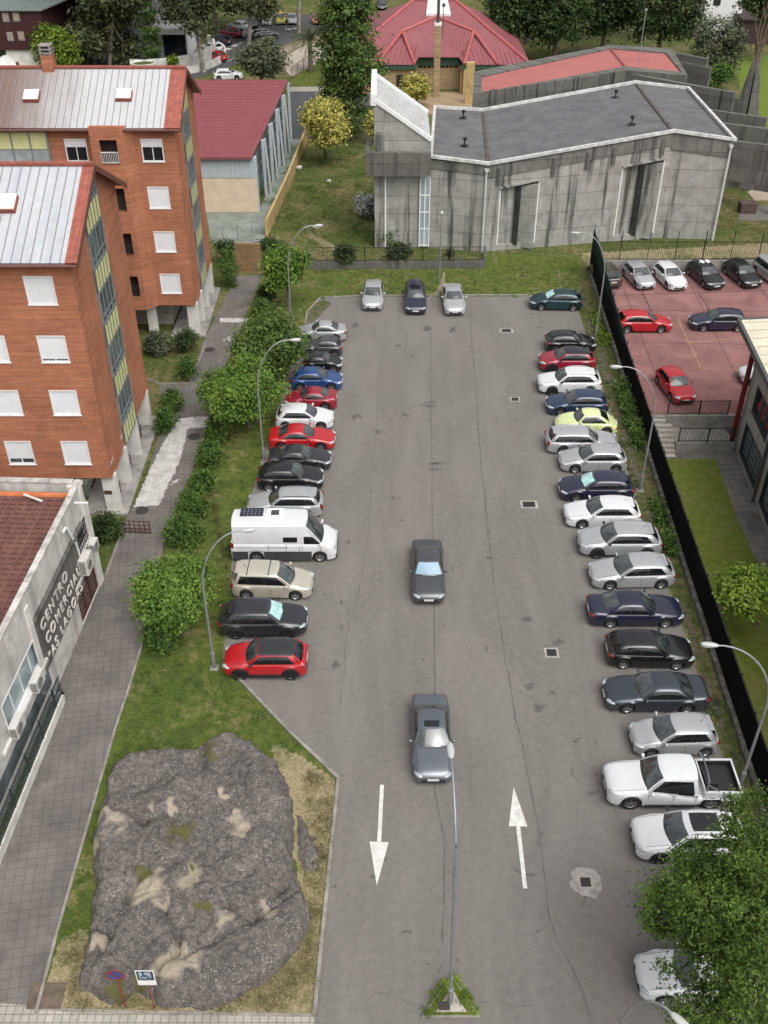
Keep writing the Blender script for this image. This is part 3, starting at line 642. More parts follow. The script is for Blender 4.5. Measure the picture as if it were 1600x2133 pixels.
def apartment(name, label, x0, x1, y0, y1, zp, ze, zr, cols, zc, strip, roofmat, verge, balcony=None, far=False):
    t = thing(name, label, 'apartment block', ((x0+x1)/2, (y0+y1)/2, 0), group='brick apartment blocks')
    off = -Vector(t.location); par = t
    M = lambda mb, nm, mt, p=None, **k: _mv(mb, off).build(nm, mt, p or par, **k)
    W, D, H = x1-x0, y1-y0, ze-zp
    hs = []
    for cx in cols:
        for z in zc: hs.append((cx-.77-x0, z-.8-zp, cx+.77-x0, z+.8-zp))
    if balcony:
        for z in zc: pass
    mb = MB(); o = Vector((x0, y0, zp)); ud = Vector((1, 0, 0))
    wall_holes(mb, o, ud, W, H, hs, .12)
    ym = (y0+y1)/2
    wall_holes(mb, (x1, y0, zp), (0, 1, 0), D, H, [], .1, top=[(D/2, zr-zp)])
    mb.quad((x1, y1, zp), (x0, y1, zp), (x0, y1, ze), (x1, y1, ze)); mb.quad((x0, y0, zp), (x1, y0, zp), (x1, y1, zp), (x0, y1, zp))
    mb.quad((x0, y1, zp), (x0, y0, zp), (x0, y0, ze), (x0, y1, ze))
    # shallow brick piers either side of the glazed strip
    s0, s1 = strip
    mb.box((x1, y0+.9, zp), (x1+.07, s0-.75, ze-.3)); mb.box((x1, s1+.12, zp), (x1+.07, y1-.35, ze-.35))
    wl = M(mb, 'wall', M_BRICK)
    off2 = o+off
    for i, cx in enumerate(cols):
        for j, z in enumerate(zc):
            sh = 1.0
            if (far and j == 3): sh = .36
            if (not far and (i, j) in ((1, 0), (2, 2))): sh = .80
            if (not far and (i, j) == (0, 2)): sh = .93
            window(par, off2, ud, cx-.77-x0, z-.8-zp, cx+.77-x0, z+.8-zp, .10, sh, glass=M_GLASSB if (i == 1 and j == 0) else M_GLASS)
    # glazed strip with yellow panels on the gable end
    uo = Vector((x1, s0, zp))+off; uu = Vector((0, 1, 0)); n = Vector((1, 0, 0)); SW = s1-s0
    P = lambda u, v, d: uo + uu*u + Vector((0, 0, v)) + n*d
    fh = zc[1]-zc[0]; v = 0.0; fl = 0
    topz = zr-zp-.9
    gs = M(MB().box((0, 0, 0), (0, 0, 0)), 'x', None) if False else None
    while v < topz-.6:
        a, b2 = v, min(v+1.42, topz); c2 = min(v+fh, topz)
        sp = MB(); bars_frame(sp, P, 0, a, SW, b2, .07, .0, .135)
        for k in range(1, 5): pbox(sp, P, SW*k/5-.045, a+.07, SW*k/5+.045, b2-.07, .0, .135)
        fr = sp.build('spandrel_frame', plain('dark spandrel frame', (.12, .135, .14), .5), par)
        yp = MB(); pbox(yp, P, .05, a+.05, SW-.05, b2-.05, .0, .115); yp.build('yellow_panel', M_YELLOW, fr)
        if c2-b2 > .5:
            wf = MB(); bars_frame(wf, P, 0, b2, SW, c2, .08, .0, .14)
            for k in range(1, 4): pbox(wf, P, SW*k/4-.04, b2+.08, SW*k/4+.04, c2-.08, .0, .125)
            pbox(wf, P, .08, b2+.42, SW-.08, b2+.50, .0, .122)
            wf_ = wf.build('window', M_FRAMEG, par)
            g = MB(); pbox(g, P, .05, b2+.05, SW-.05, c2-.05, .0, .10); g.build('pane', M_GLASSB, wf_)
        v += fh; fl += 1
    # open ground floor: pillars, recessed core, railings
    mb = MB(); mb.box((x0, y0+2.2, 0), (x1-2.4, y1-1.5, zp)); M(mb, 'ground_floor_wall', plain('ground floor render', (.36, .34, .31), .85, var=.2))
    ys = [y0+.25, y0+(y1-y0)*.29, y0+(y1-y0)*.58, y1-.9] + ([] if far else [])
    for yy in ys:
        mb = MB(); mb.box((x1-.75, yy, 0), (x1+.12, yy+.42, zp)); M(mb, 'pillar', M_PILL)
    for xx in (x1-3.6, x1-7.2):
        mb = MB(); mb.box((xx-.35, y0+.25, 0), (xx+.35, y0+.65, zp)); M(mb, 'pillar', M_PILL)
    for ya, yb in zip(ys, ys[1:]):
        mb = MB(); ym_, ln = ya+.42, yb-ya-.42
        for zz in (.25, .6, .95): mb.bar((x1-.3, ym_+.1, zz), (x1-.3, ym_+ln*.62, zz), .05)
        for k in range(7): mb.bar((x1-.3, ym_+.1+ln*.52*k/6, .1), (x1-.3, ym_+.1+ln*.52*k/6, .98), .035)
        M(mb, 'railing', M_BROWNM)
    mb = MB(); mb.box((x1-2.2, y0-.1, 0), (x1+.55, y1+.3, .14)); M(mb, 'plinth', M_CONC)
    # roof
    oh = .55; k = (zr-ze)/(D/2); xe = x1+.55
    A, B, C2, D2 = (x0, y0-oh, ze-k*oh+.1), (xe-verge, y0-oh, ze-k*oh+.1), (xe-verge, ym, zr+.1), (x0, ym, zr+.1)
    off_ = off
    f3 = lambda p: Vector(p)+off_
    rf = roof_slab('roof', par, roofmat, f3(A), f3(B), f3(C2), f3(D2), ribs=int((xe-x0)/.5), rh=.035, rw=.04, ribmat=plain('roof seam shade', (.235, .225, .225), .5))
    roof_slab('roof', par, M_RBROWN, f3((xe, y1+oh, ze-k*oh+.1)), f3((x0, y1+oh, ze-k*oh+.1)), f3((x0, ym, zr+.1)), f3((xe, ym, zr+.1)), ribs=int((xe-x0)/.36), rh=.035, rw=.05)
    roof_slab('verge', rf, M_RRED, f3((xe-verge, y0-oh-.02, ze-k*oh+.105)), f3((xe, y0-oh-.02, ze-k*oh+.105)), f3((xe, ym, zr+.105)), f3((xe-verge, ym, zr+.105)), ribs=max(1, int(verge/.3)), rh=.04, th=.2)
    mb = MB(); mb.bar((x0, ym, zr+.16), (xe, ym, zr+.16), .34, .14); _mv(mb, off).build('ridge_cap', M_RRED, rf)
    mb = MB(); mb.tube([(x0, y0-oh-.09, ze-k*oh-.04), (xe+.02, y0-oh-.09, ze-k*oh-.04)], .085, 8); _mv(mb, off).build('gutter', M_RBROWN, rf)
    mb = MB(); mb.bar((xe, y0-oh, ze-k*oh-.05), (xe, ym, zr-.05), .06, .3); mb.bar((xe, ym, zr-.05), (xe, y1+oh, ze-k*oh-.05), .06, .3); _mv(mb, off).build('fascia', M_RBROWN, rf)
    return t, off, rf, k
def _mv(mb, off):
    mb.v = [tuple(Vector(p)+off) for p in mb.v]; return mb

ZC = [4.5, 7.85, 11.2, 14.6]
tN, oN, rN, kN = apartment('apartment_block', 'nearer orange brick apartment block, closed white shutters, pale roof', -45, -16.1, 48.7, 59.7, 2.7, 16.5, 19.25, [-17.9, -21.15, -25.6], ZC, (52.25, 55.4), M_RGREY, .62)
tF, oF, rF, kF = apartment('apartment_block', 'farther orange brick apartment block, balconies, roof worn brown at one end', -45, -14.75, 72.4, 81.2, 2.7, 16.5, 19.0, [-16.45, -21.85], ZC, (75.3, 78.1), M_RWORN, 1.15, far=True)
tF['label'] = 'farther orange brick apartment block, balconies, roof worn brown at one end'
def skylight(par, off, px, py, y0, ze, k, w_=1.0, h_=.85):
    # on the south slope: z = ze + k*(y-y0) + .1
    d = ray(px, py); t = (ze+.1-CAM_H - k*y0)/(d.z - k*d.y); p = Vector((d.x*t, d.y*t, CAM_H+d.z*t))
    T = Matrix.Rotation(math.atan(k), 3, 'X')
    mb = MB(); mb.cbox(p+off+Vector((0, 0, .14)), (w_+.10, h_+.10, .26), tilt=T); s = mb.build('skylight', M_RRED, par)
    mb = MB(); mb.cbox(p+off+Vector((0, -.05, .29)), (w_+.04, h_+.04, .07), tilt=T); mb.build('dome', plain('skylight acrylic', (.80, .80, .80), .35, var=.02), s)
skylight(rN, oN, 12, 430, 48.7, 16.5, kN, 1.1, 1.0)
skylight(rF, oF, 67, 205, 72.4, 16.5, kF); skylight(rF, oF, 259, 203, 72.4, 16.5, kF)
# chimney on the far block
p = onY(105, 150, 76.8)
mb = MB(); mb.box((p.x-.4, 76.4, 18.4), (p.x+.4, 77.2, 20.0)); ch = _mv(mb, oF).build('chimney', M_BRICK, rF)
mb = MB()
for z in (20.0, 20.25, 20.5): mb.box((p.x-.43, 76.37, z+.1), (p.x+.43, 77.23, z+.17))
for sx in (-.34, .34):
    for sy in (-.34, .34): mb.box((p.x+sx-.06, 76.8+sy-.06, 20.0), (p.x+sx+.06, 76.8+sy+.06, 20.62))
mb.box((p.x-.36, 76.44, 19.9), (p.x+.36, 77.16, 20.12)); _mv(mb, oF).build('chimney_cap', M_CONC, ch)
# balcony tower and glazed bay on the far block
x0, x1, yb, yw = -20.55, -18.35, 71.55, 72.4
mb = MB(); hs = [(.62, z-2.7-.75, 1.85, z-2.7+.95) for z in ZC]
wall_holes(mb, (x0, yb, 2.7), (1, 0, 0), x1-x0, 13.7, hs, .25)
mb.quad((x1, yb, 2.7), (x1+.75, yw-.02, 2.7), (x1+.75, yw-.02, 16.4), (x1, yb, 16.4)); mb.quad((x0, yw, 2.7), (x0, yb, 2.7), (x0, yb, 16.4), (x0, yw, 16.4))
mb.poly([(x0, yb, 16.4), (x1, yb, 16.4), (x1+.75, yw-.02, 16.4), (x0, yw, 16.4)]); mb.poly([(x0, yw, 2.7), (x1+.75, yw-.02, 2.7), (x1, yb, 2.7), (x0, yb, 2.7)])
bt = _mv(mb, oF).build('balcony_tower', M_BRICK, tF)
for z in ZC:
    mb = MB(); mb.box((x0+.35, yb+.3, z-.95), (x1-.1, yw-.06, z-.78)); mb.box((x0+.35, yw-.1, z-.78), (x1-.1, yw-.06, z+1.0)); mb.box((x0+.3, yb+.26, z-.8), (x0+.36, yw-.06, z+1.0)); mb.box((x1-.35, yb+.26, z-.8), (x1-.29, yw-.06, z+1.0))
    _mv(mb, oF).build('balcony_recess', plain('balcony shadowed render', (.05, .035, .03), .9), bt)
    mb = MB(); mb.bar((x0+.62, yb-.05, z+.12), (x0+1.85, yb-.05, z+.12), .05); mb.bar((x0+.62, yb-.05, z-.6), (x0+1.85, yb-.05, z-.6), .04)
    for k in range(11): xx = x0+.64+k*.119; mb.bar((xx, yb-.05, z-.62), (xx, yb-.05, z+.12), .025)
    _mv(mb, oF).build('balcony_railing', M_WHITE if z > 14 else M_BLACKM, bt)
off = Vector((-45, 72.4, 2.7))
mb = MB(); P = lambda u, v, d: Vector((-45, 72.4, 2.7)) + Vector((u, 0, v)) - Vector((0, d, 0))
u0, u1 = 45-31.5, 45-23.7
bars_frame(mb, P, u0, 0, u1, 13.3, .12, -.02, .18)
for k in range(1, 6): pbox(mb, P, u0+(u1-u0)*k/6-.05, .12, u0+(u1-u0)*k/6+.05, 13.2, -.02, .15)
gb = _mv(mb, oF).build('glazed_bay', M_FRAMEG, tF)
for fl in range(4):
    mb = MB(); pbox(mb, P, u0+.06, fl*3.35+.05, u1-.06, fl*3.35+1.9, -.02, .08); _mv(mb, oF).build('pane', plain('curtained glass', (.36, .42, .42), .2, var=.2, vscale=.7, spec=.7), gb)
    mb = MB(); pbox(mb, P, u0+.06, fl*3.35+1.95, u1-.06, min(13.25, fl*3.35+3.3), -.02, .10); _mv(mb, oF).build('yellow_panel', M_YELLOW, gb)
# small white lettering near the corner of the near block
def text_mesh(name, s, size, mat, par, extr=.01, loc=(0, 0, 0), M=None, bold=0.0, space=1.0):
    c = bpy.data.curves.new(name, 'FONT'); c.body = s; c.size = size; c.extrude = extr; c.offset = bold; c.align_x = 'LEFT'; c.space_character = space
    to = bpy.data.objects.new(name+'_tmp', c); COL.objects.link(to)
    bpy.context.view_layer.update()
    me = bpy.data.meshes.new_from_object(to.evaluated_get(bpy.context.evaluated_depsgraph_get())); bpy.data.objects.remove(to)
    if M is not None: me.transform(M)
    me.materials.clear(); return link(name, me, mat, par, loc)
MX = Matrix(((0, 0, 1, 0), (1, 0, 0, 0), (0, 1, 0, 0), (0, 0, 0, 1)))       # text reading along +Y, facing +X
p = onX(228, 972, -16.1)
mb = MB(); rg_ = random.Random(3); y = 49.0          # the painted letters are too small to read in the photo
for wl_ in (2, 1, 6, 2, 5):
    for k in range(wl_): hh = rg_.uniform(.16, .24); mb.box((-16.1, y, 3.40), (-16.088, y+.045, 3.40+hh)); mb.box((-16.1, y, 3.40+hh*rg_.uniform(.4, .9)), (-16.087, y+.13, 3.44+hh*.9)); y += .17
    y += .12
_mv(mb, oN).build('lettering', M_WHITEOLD, tN)
mb = MB(); mb.box((-16.82, 48.93, 1.35), (-16.35, 48.948, 1.62)); _mv(mb, oN).build('name_plate', M_BROWNM, tN)

# ------------------------------------------------------------------ shopping centre with its sign
XS = -16.0
_w0, _w1 = Vector((-16.5, 26, 0)), Vector((-15.74, 42.9, 0))
TS = Matrix.Translation(_w0) @ Matrix.Rotation(-math.atan2(_w1.x-_w0.x, _w1.y-_w0.y), 4, 'Z') @ Matrix.Translation((16.0, -26, 0)); TSI = TS.inverted()
_onX = onX
def onX(px, py, X):                                    # photo point on the shop wall, in the wall's own straight frame
    c = TSI @ Vector((0, 0, CAM_H)); d = TSI.to_3x3() @ ray(px, py); return c + d*((X-c.x)/d.x)
_before = set(COL.objects)
tS = thing('shopping_centre', 'low white shopping centre with stained parapet, brown tiled roof and lettered wall', 'shop building', (XS-6, 30, 0))
oS = -Vector(tS.location)
YN = onX(213, 1207, XS).y; ZT = 6.75; YS0 = 8.0
W = YN-YS0
def hs_px(a, c):   # wall-panel hole from two photo corners
    p, q = onX(*a, XS), onX(*c, XS); return p, q
# facade holes in (u = y-YS0, v = z)
def uv(px, py): p = onX(px, py, XS); return p.y-YS0, p.z
gw = (uv(150, 1136)[0]-.1, 3.45, uv(176, 1100)[0]+.25, 5.0)
lw0, lw1 = uv(12, 1400)[0], uv(70, 1320)[0]
lwin = (lw0-1.2, 2.55, lw1+.35, 4.3)
dr = (uv(172, 1293)[0], .06, uv(206, 1210)[0]-.1, 2.35)
low = (6.0, .85, uv(105, 1440)[0]+.3, 1.75)
mb = MB(); wall_holes(mb, (XS, YS0, 0), (0, 1, 0), W, ZT, [gw, lwin, dr], .22)
mb.quad((XS, YN, 0), (XS-30, YN, 0), (XS-30, YN, ZT), (XS, YN, ZT)); mb.quad((XS-.3, YN-.3, ZT-1.5), (XS-30, YN-.3, ZT-1.5), (XS-30, YN-.3, ZT), (XS-.3, YN-.3, ZT))
mb.quad((XS-.3, YS0, ZT-1.5), (XS-.3, YN-.3, ZT-1.5), (XS-.3, YN-.3, ZT), (XS-.3, YS0, ZT))
mb.quad((XS-.3, YS0, 0), (XS, YS0, 0), (XS, YS0, ZT), (XS-.3, YS0, ZT)); mb.quad((XS-.25, YS0, .02), (XS-.25, YN-.25, .02), (XS-.25, YN-.25, ZT-1.5), (XS-.25, YS0, ZT-1.5))
wS = _mv(mb, oS).build('wall', M_RENDER, tS)
mb = MB(); y = YS0
while y < YN-.2:                                  # coping in separate worn slabs
    l_ = random.uniform(.9, 1.5); mb.box((XS-.26, y, ZT+.002), (XS+.03+random.uniform(0, .03), min(YN, y+l_-.03), ZT+.09)); y += l_
x = XS-.35
while x > XS-28: l_ = random.uniform(.9, 1.6); mb.box((x-l_+.03, YN-.33, ZT+.002), (x, YN+.05, ZT+.09)); x -= l_
_mv(mb, oS).build('coping', plain('chipped white coping', (.50, .48, .45), .8, var=.3, vscale=1.5, col2=(.25, .24, .22)), wS)
# roof of brown tiles falling south
rz0, rz1, ry0, ry1 = 5.2, 6.35, 8.0, YN-.9
n_ = 44
mb = MB(); mb.quad((XS-28, ry0, rz0), (XS-.35, ry0, rz0), (XS-.35, ry1, rz1), (XS-28, ry1, rz1))
ncol = 60
for k in range(ncol):
    x = XS-.55-k*.46; mb.tube([(x, ry0, rz0+.0), (x, ry1, rz1+.0)], .085, 6, False)
rows = 90
for k in range(rows):
    t = k/rows; y = ry0+(ry1-ry0)*t; z = rz0+(rz1-rz0)*t
    mb.add([(XS-28, y, z+.055), (XS-.36, y, z+.055), (XS-.36, y+.37, z+.012), (XS-28, y+.37, z+.012)], [(0, 1, 2, 3)])
rS = _mv(mb, oS).build('roof', roof_mat('brown roof tiles', (.115, .048, .038), (.175, .080, .064), .85, vs=(1.2, .5, .5), sc=1.6), tS)
mb = MB(); mb.tube([(XS-28, ry1+.05, rz1+.05), (XS-.36, ry1+.05, rz1+.05)], .16, 8); _mv(mb, oS).build('ridge_tiles', plain('orange ridge tiles', (.50, .15, .055), .8, var=.2), rS)
mb = MB(); mb.quad((XS-28, ry1+.1, rz1-.35), (XS-.36, ry1+.1, rz1-.35), (XS-.36, YN-.31, rz1-.35), (XS-28, YN-.31, rz1-.35)); _mv(mb, oS).build('roof_gutter', M_CONC, rS)
mb = MB(); mb.tube([onX(50, 1030, XS-2.6)+oS, onX(50, 1030, XS-2.6)+oS+Vector((1.1, -.5, -.02))], .06, 6); mb.build('roof_pipe', M_WHITEOLD, rS)
# corner pilaster, downpipe, mossy hopper
mb = MB(); mb.box((XS-.6, YN-.55, 0), (XS+.10, YN+.06, ZT-.02)); _mv(mb, oS).build('pilaster', M_PILL, tS); mb = MB(); mb.box((XS, min(lwin[2]+YS0+.12, uv(66, 1292)[0]+YS0-.5), 2.4), (XS+.09, uv(66, 1292)[0]+YS0-.06, ZT-.6))
_mv(mb, oS).build('pilaster', M_PILL, tS)
mb = MB(); mb.box((XS+.0, lwin[0]+YS0-1, 2.3), (XS+.14, lwin[2]+YS0+.1, 2.48)); _mv(mb, oS).build('sill', M_WHITEOLD, tS)
window(tS, Vector((XS, YS0, 0))+oS, (0, 1, 0), lwin[0], lwin[1], lwin[2], lwin[3], .18, 0, M_WHITE, M_GLASSL, 3)
f = window(tS, Vector((XS, YS0, 0))+oS, (0, 1, 0), gw[0], gw[1], gw[2], gw[3], .2, 0, M_WHITEOLD, M_GLASS, 1)
mb = MB()
for k in range(9): y = YS0+gw[0]+(gw[2]-gw[0])*(k+.5)/9; mb.bar((XS+.03, y, gw[1]), (XS+.03, y, gw[3]), .03)
for k in range(4): z = gw[1]+(gw[3]-gw[1])*(k+.5)/4; mb.bar((XS+.03, YS0+gw[0], z), (XS+.03, YS0+gw[2], z), .03)
_mv(mb, oS).build('window_grille', M_BLACKM, f)
# door with brown lattice
P = lambda u, v, d: Vector((XS, YS0, 0))+oS+Vector((d, u, v))
mb = MB(); bars_frame(mb, P, dr[0], dr[1], dr[2], dr[3], .07, -.16, -.06)
for k in range(1, 3): u_ = dr[0]+(dr[2]-dr[0])*k/3; pbox(mb, P, u_-.035, dr[1], u_+.035, dr[3], -.16, -.07)
for k in range(14): u_ = dr[0]+(dr[2]-dr[0])*(k+.5)/14; pbox(mb, P, u_-.012, dr[1], u_+.012, dr[3], -.13, -.10)
for k in range(8): z = dr[1]+(dr[3]-dr[1])*(k+.5)/8; pbox(mb, P, dr[0], z-.012, dr[2], z+.012, -.125, -.095)
d_ = mb.build('door', M_BROWNM, tS)
mb = MB(); pbox(mb, P, dr[0]+.03, dr[1], dr[2]-.03, dr[3], -.2, -.165); mb.build('door_panel', plain('door panel', (.27, .24, .21), .6, var=.2), d_)
mb = MB(); pbox(mb, P, dr[0]-.1, dr[3]+.02, dr[2]+.1, dr[3]+.2, -.01, .12); mb.build('door_canopy', M_WHITEOLD, tS)
# sign panel and letters
sp0, sp1 = uv(66, 1292)[0], uv(166, 1200)[0]+.3
sz0, sz1 = 1.75, uv(100, 1230)[1]
mb = MB(); pbox(mb, P, sp0, sz0, sp1, sz1, -.01, .05)
sg = mb.build('sign_panel', concrete_mat('dark stained panel', (.15, .142, .13), (.165, .155, .14), (2.2, 40), .6, (.055, .05, .048)), tS)
mb = MB(); pbox(mb, P, sp0-.05, sz1+.002, sp1+1.2, sz1+.16, -.01, .20); mb.build('sign_ledge', M_CHURCHD, sg)
SL = sp1-sp0
fs = .98
for line, pa, pb in (('CENTRO', (83, 1303), (130.5, 1206)), ('COMERCIAL', (92.7, 1324), (158.5, 1201.5)), ('"AS LAGOAS', (98.5, 1360), (164, 1234))):
    (ua, za), (ub, zb_) = uv(*pa), uv(*pb); lt = text_mesh('lettering', line, .80, M_WHITEOLD, sg, .02, None, MX, .010, 1.28)
    ys_ = [v.co.y for v in lt.data.vertices]; k_ = (ub-ua+.5)/(max(ys_)-min(ys_)); ymn = min(ys_)
    for v in lt.data.vertices: v.co.y = (v.co.y-ymn)*k_
    lt.location = P(ua-.10, (za+zb_)/2-.29, .09)
# wall fittings
def aircon(px, py, label, u=None, v=None, lx=.36, ly=.95, lz=.68, bracket=True):
    q = onX(px, py, XS+.3); t = thing('air_conditioner', label, 'air conditioner', (XS+.06, q.y, q.z-lz/2), 0, 'air conditioners on the white wall')
    mb = MB(); mb.box((0, -ly/2, 0), (lx, ly/2, lz)); mb.build('casing', M_BEIGE, t)
    mb = MB(); mb.lathe([(.001, .0), (.25, .0), (.27, .02), (.27, .03)], 18, 'Y'); me = mb.mesh('fan_grille'); me.transform(Matrix.Rotation(R(-90), 4, 'Z')); me.transform(Matrix.Translation((lx+.012, -.12, lz/2)))
    link('fan_grille', me, plain('fan grille', (.20, .20, .19), .6), t)
    mb = MB()
    for k in range(6): mb.box((.06+k*.05, -ly/2-.012, .08), (.085+k*.05, -ly/2, lz-.08))
    mb.build('side_grille', plain('dark louvre', (.10, .10, .10), .6), t)
    mb = MB(); mb.box((-.06, -ly*.35, -.05), (lx, -ly*.3, 0)); mb.box((-.06, ly*.3, -.05), (lx, ly*.35, 0)); mb.build('bracket', M_STEELG, t); return t
aircon(180, 1172, 'large white air conditioner above the brown lattice door', ly=1.0, lz=.95, lx=.45)
aircon(197, 1136, 'small white air conditioner nearest the wall corner', ly=.7, lz=.6)
aircon(80, 1418, 'air conditioner just below the dark lettered sign panel')
aircon(38, 1512, 'air conditioner above the green bars farthest from the sign')
mb = MB(); q = onX(136, 1100, XS+.1); mb.tube([q+Vector((0, -.35, 0)), q, q+Vector((.02, .15, -.15)), q+Vector((.02, .75, -1.6))], .075, 8); mb.tube([q+Vector((.02, .75, -1.6)), q+Vector((.02, .9, -2.6))], .05, 8)
_mv(mb, oS).build('downpipe', M_WHITE, tS)
mb = MB(); q = onX(155, 1047, XS+.1); mb.bar(q, q+Vector((.7, 0, 0)), .09, .06); _mv(mb, oS).build('roof_spout', M_WHITE, tS)
q = Vector((XS+.05, YN+.1, ZT-.25)); mb = MB(); mb.box((q.x-.5, q.y-.3, q.z-.6), (q.x+.3, q.y+.25, q.z+.12)); mb.box((q.x-.45, q.y-.25, q.z-.9), (q.x+.1, q.y+.1, q.z-.6))
_mv(mb, oS).build('mossy_hopper', plain('mossy stone', (.075, .072, .06), .95, var=.35, vscale=4, col2=(.035, .036, .028), bmp=.5), tS)
# low basement wall with dark green bars at the foot
ge = uv(105, 1440)[0]+YS0
mb = MB(); mb.box((XS+.5, YS0, 0), (XS+.68, ge, .55)); mb.box((XS, ge-.16, 0), (XS+.68, ge, .55)); lw = mb.build('light_well_wall', M_WHITEOLD); tag(lw, 'low white wall along the foot of the shopping centre', 'low wall')
tG = thing('railing', 'dark green barred railing on the low white wall of the shopping centre', 'railing', (XS+.59, (YS0+ge)/2, .55))
mb = MB(); y = YS0
while y < ge-.05: mb.bar((0, y-(YS0+ge)/2, 0), (0, y-(YS0+ge)/2, 1.1), .028); y += .13
mb.build('bars', M_GREENM, tG)
for z in (.08, .55, 1.1): mb = MB(); mb.bar((0, (YS0-ge)/2, z), (0, (ge-YS0)/2, z), .05); mb.build('rail', M_GREENM, tG)
y = YS0
while y < ge: mb = MB(); mb.bar((0, y-(YS0+ge)/2, 0), (0, y-(YS0+ge)/2, 1.2), .07); mb.build('post', M_GREENM, tG); y += 1.9
q = 0
mb = MB(); mb.box((XS-.02+.03, low[0]+YS0, .9), (XS+.05, low[2]+YS0, 1.7)); _mv(mb, oS).build('basement_window', M_GLASSB, tS)

bpy.context.view_layer.update()
for o in set(COL.objects)-_before:
    if o.parent is None: o.matrix_world = TS @ o.matrix_world
onX = _onX
# brown folding barrier between the block and the path
a, c = G(262, 1110), G(314, 1112)
tB = thing('barrier', 'low brown metal barrier across the path entrance', 'barrier', (a+c)/2)
h_ = (c-a)/2; mb = MB()
for z in (.08, .35, .62, .9): mb.bar(-h_+Vector((0, 0, z)), h_+Vector((0, 0, z)), .045)
mb.build('rails', M_BROWNM, tB)
for k in range(6): q = -h_+h_*2*k/5; mb = MB(); mb.bar(q, q+Vector((0, 0, .95)), .05); mb.build('post', M_BROWNM, tB)
# ------------------------------------------------------------------ sports hall with red roof
def ctr(pts): return sum((Vector(p) for p in pts), Vector())/len(pts)
XH, YH0, YH1 = -12.75, 100.0, 124.0
tH = thing('sports_hall', 'glass sided hall under a big red sheet metal roof', 'hall', (XH-9, 112, 0)); oH = -Vector(tH.location)
zr0, zr1 = 5.75, 7.1
def rz(y): return zr0+(zr1-zr0)*(y-YH0)/(YH1-YH0)
xe0 = xat(525, YH0, zr0); xe1 = xat(600, YH1, zr1)
roof_slab('roof', tH, M_TILERED, Vector((xe0-20, YH0-.5, zr0))+oH, Vector((xe0, YH0-.5, zr0))+oH, Vector((xe1, YH1, zr1))+oH, Vector((xe1-24, YH1, zr1))+oH, .25)
mb = MB()
for k in range(46):
    t = (k+.5)/46; y = YH0-.5+(YH1-YH0+.5)*t; z = zr0+(zr1-zr0)*t+.02; x1 = xe0+(xe1-xe0)*t
    mb.bar((x1-20-4*t, y, z), (x1-.1, y, z), .06, .06)
_mv(mb, oH).build('roof_seams', plain('dark red seam', (.25, .055, .06), .55), tH)
xc = XH
mb = MB(); mb.box((xc-18, YH0, 3.55), (xc-.02, YH0+.3, rz(YH0)-.26)); up = _mv(mb, oH).build('cladding', M_SLATE, tH)
mb = MB()
for k in range(40): x = xc-.2-k*.45; mb.box((x-.02, YH0-.03, 3.6), (x+.02, YH0, rz(YH0)-.3))
_mv(mb, oH).build('cladding_ribs', plain('cladding rib', (.36, .41, .44), .5), up)
mb = MB(); mb.box((xc-18, YH0+.05, 0), (xc-.02, YH0+.35, 3.53)); _mv(mb, oH).build('wall', M_CREAM, tH)
xf = xat(608, YH1, 0)
g = MB(); g.add([(xc-.7, YH0+.4, .3), (xf-.7, YH1, .3), (xf-.7, YH1, rz(YH1)-.3), (xc-.7, YH0+.4, rz(YH0)-.3)], [(0, 1, 2, 3)])
gl = _mv(g, oH).build('glass_wall', plain('dark green hall glass', (.03, .075, .07), .12, var=.2, spec=.8), tH)
mb = MB()
for k in range(1, 4): z = k*1.5; mb.bar((xc-.66, YH0+.4, z), (xf-.66, YH1, z), .08)
for k in range(24): t = k/24; mb.bar((xc-.66+(xf-xc)*t, YH0+.4+(YH1-YH0)*t, .3), (xc-.66+(xf-xc)*t, YH0+.4+(YH1-YH0)*t, rz(YH0+(YH1-YH0)*t)-.3), .07)
_mv(mb, oH).build('glazing_bars', M_STEELG, gl)
for k in range(6):
    t = k/5; x, y = xc+.1+(xf-xc)*t, YH0+.5+(YH1-YH0-.7)*t
    mb = MB(); mb.bar((x-.12, y, 0), (x-.12, y, rz(y)-.3), .26, .55)
    if 0 < k < 5: mb.bar((x+.35, y+.5, 0), (x+.05, y+.5, rz(y)-.3), .18, .3)
    _mv(mb, oH).build('column', M_SLATE, tH)
mb = MB(); mb.box((xc-18, YH0-.6, 0), (xc-16, YH0, 0.01))
ter = surf('terrace', [(440, 505), (545, 505), (560, 488), (632, 290), (606, 290), (537, 444), (430, 444)], M_TERR, .014)
# boundary wall between terrace and meadow
pts = pix((556, 493), (600, 395), (640, 292))
mb = MB()
for a, c in zip(pts, pts[1:]): mb.bar(a+Vector((0, 0, .8)), c+Vector((0, 0, .8)), .22, 1.6)
tag(mb.build('garden_wall', M_OCHRE), 'long ochre garden wall between the terrace and the meadow', 'garden wall')
mb = MB(); a, c = G(495, 566), G(546, 568); mb.bar(a+Vector((0, 0, 1.35)), c+Vector((0, 0, 1.35)), .3, 2.7)
tag(mb.build('stone_wall', brick_mat('rusty stone', (.33, .20, .10), (.25, .17, .09), (.16, .12, .08), .5, .28, .02), ), 'rusty stained stone wall closing the end of the walkway', 'stone wall')
mb = MB(); a, c = G(455, 522), G(545, 505); mb.bar(a+Vector((0, 0, .15)), c+Vector((0, 0, .15)), .2, .3)
for k in range(3): q = a.lerp(c, (k+.4)/3); mb.bar(q, q+Vector((0, 0, 2.2)), .06)
mb.bar(a+Vector((0, 0, 2.2)), c+Vector((0, 0, 2.2)), .04)
tag(mb.build('wire_fence', M_STEELG), 'thin wire fence posts at the end of the hall terrace', 'fence')

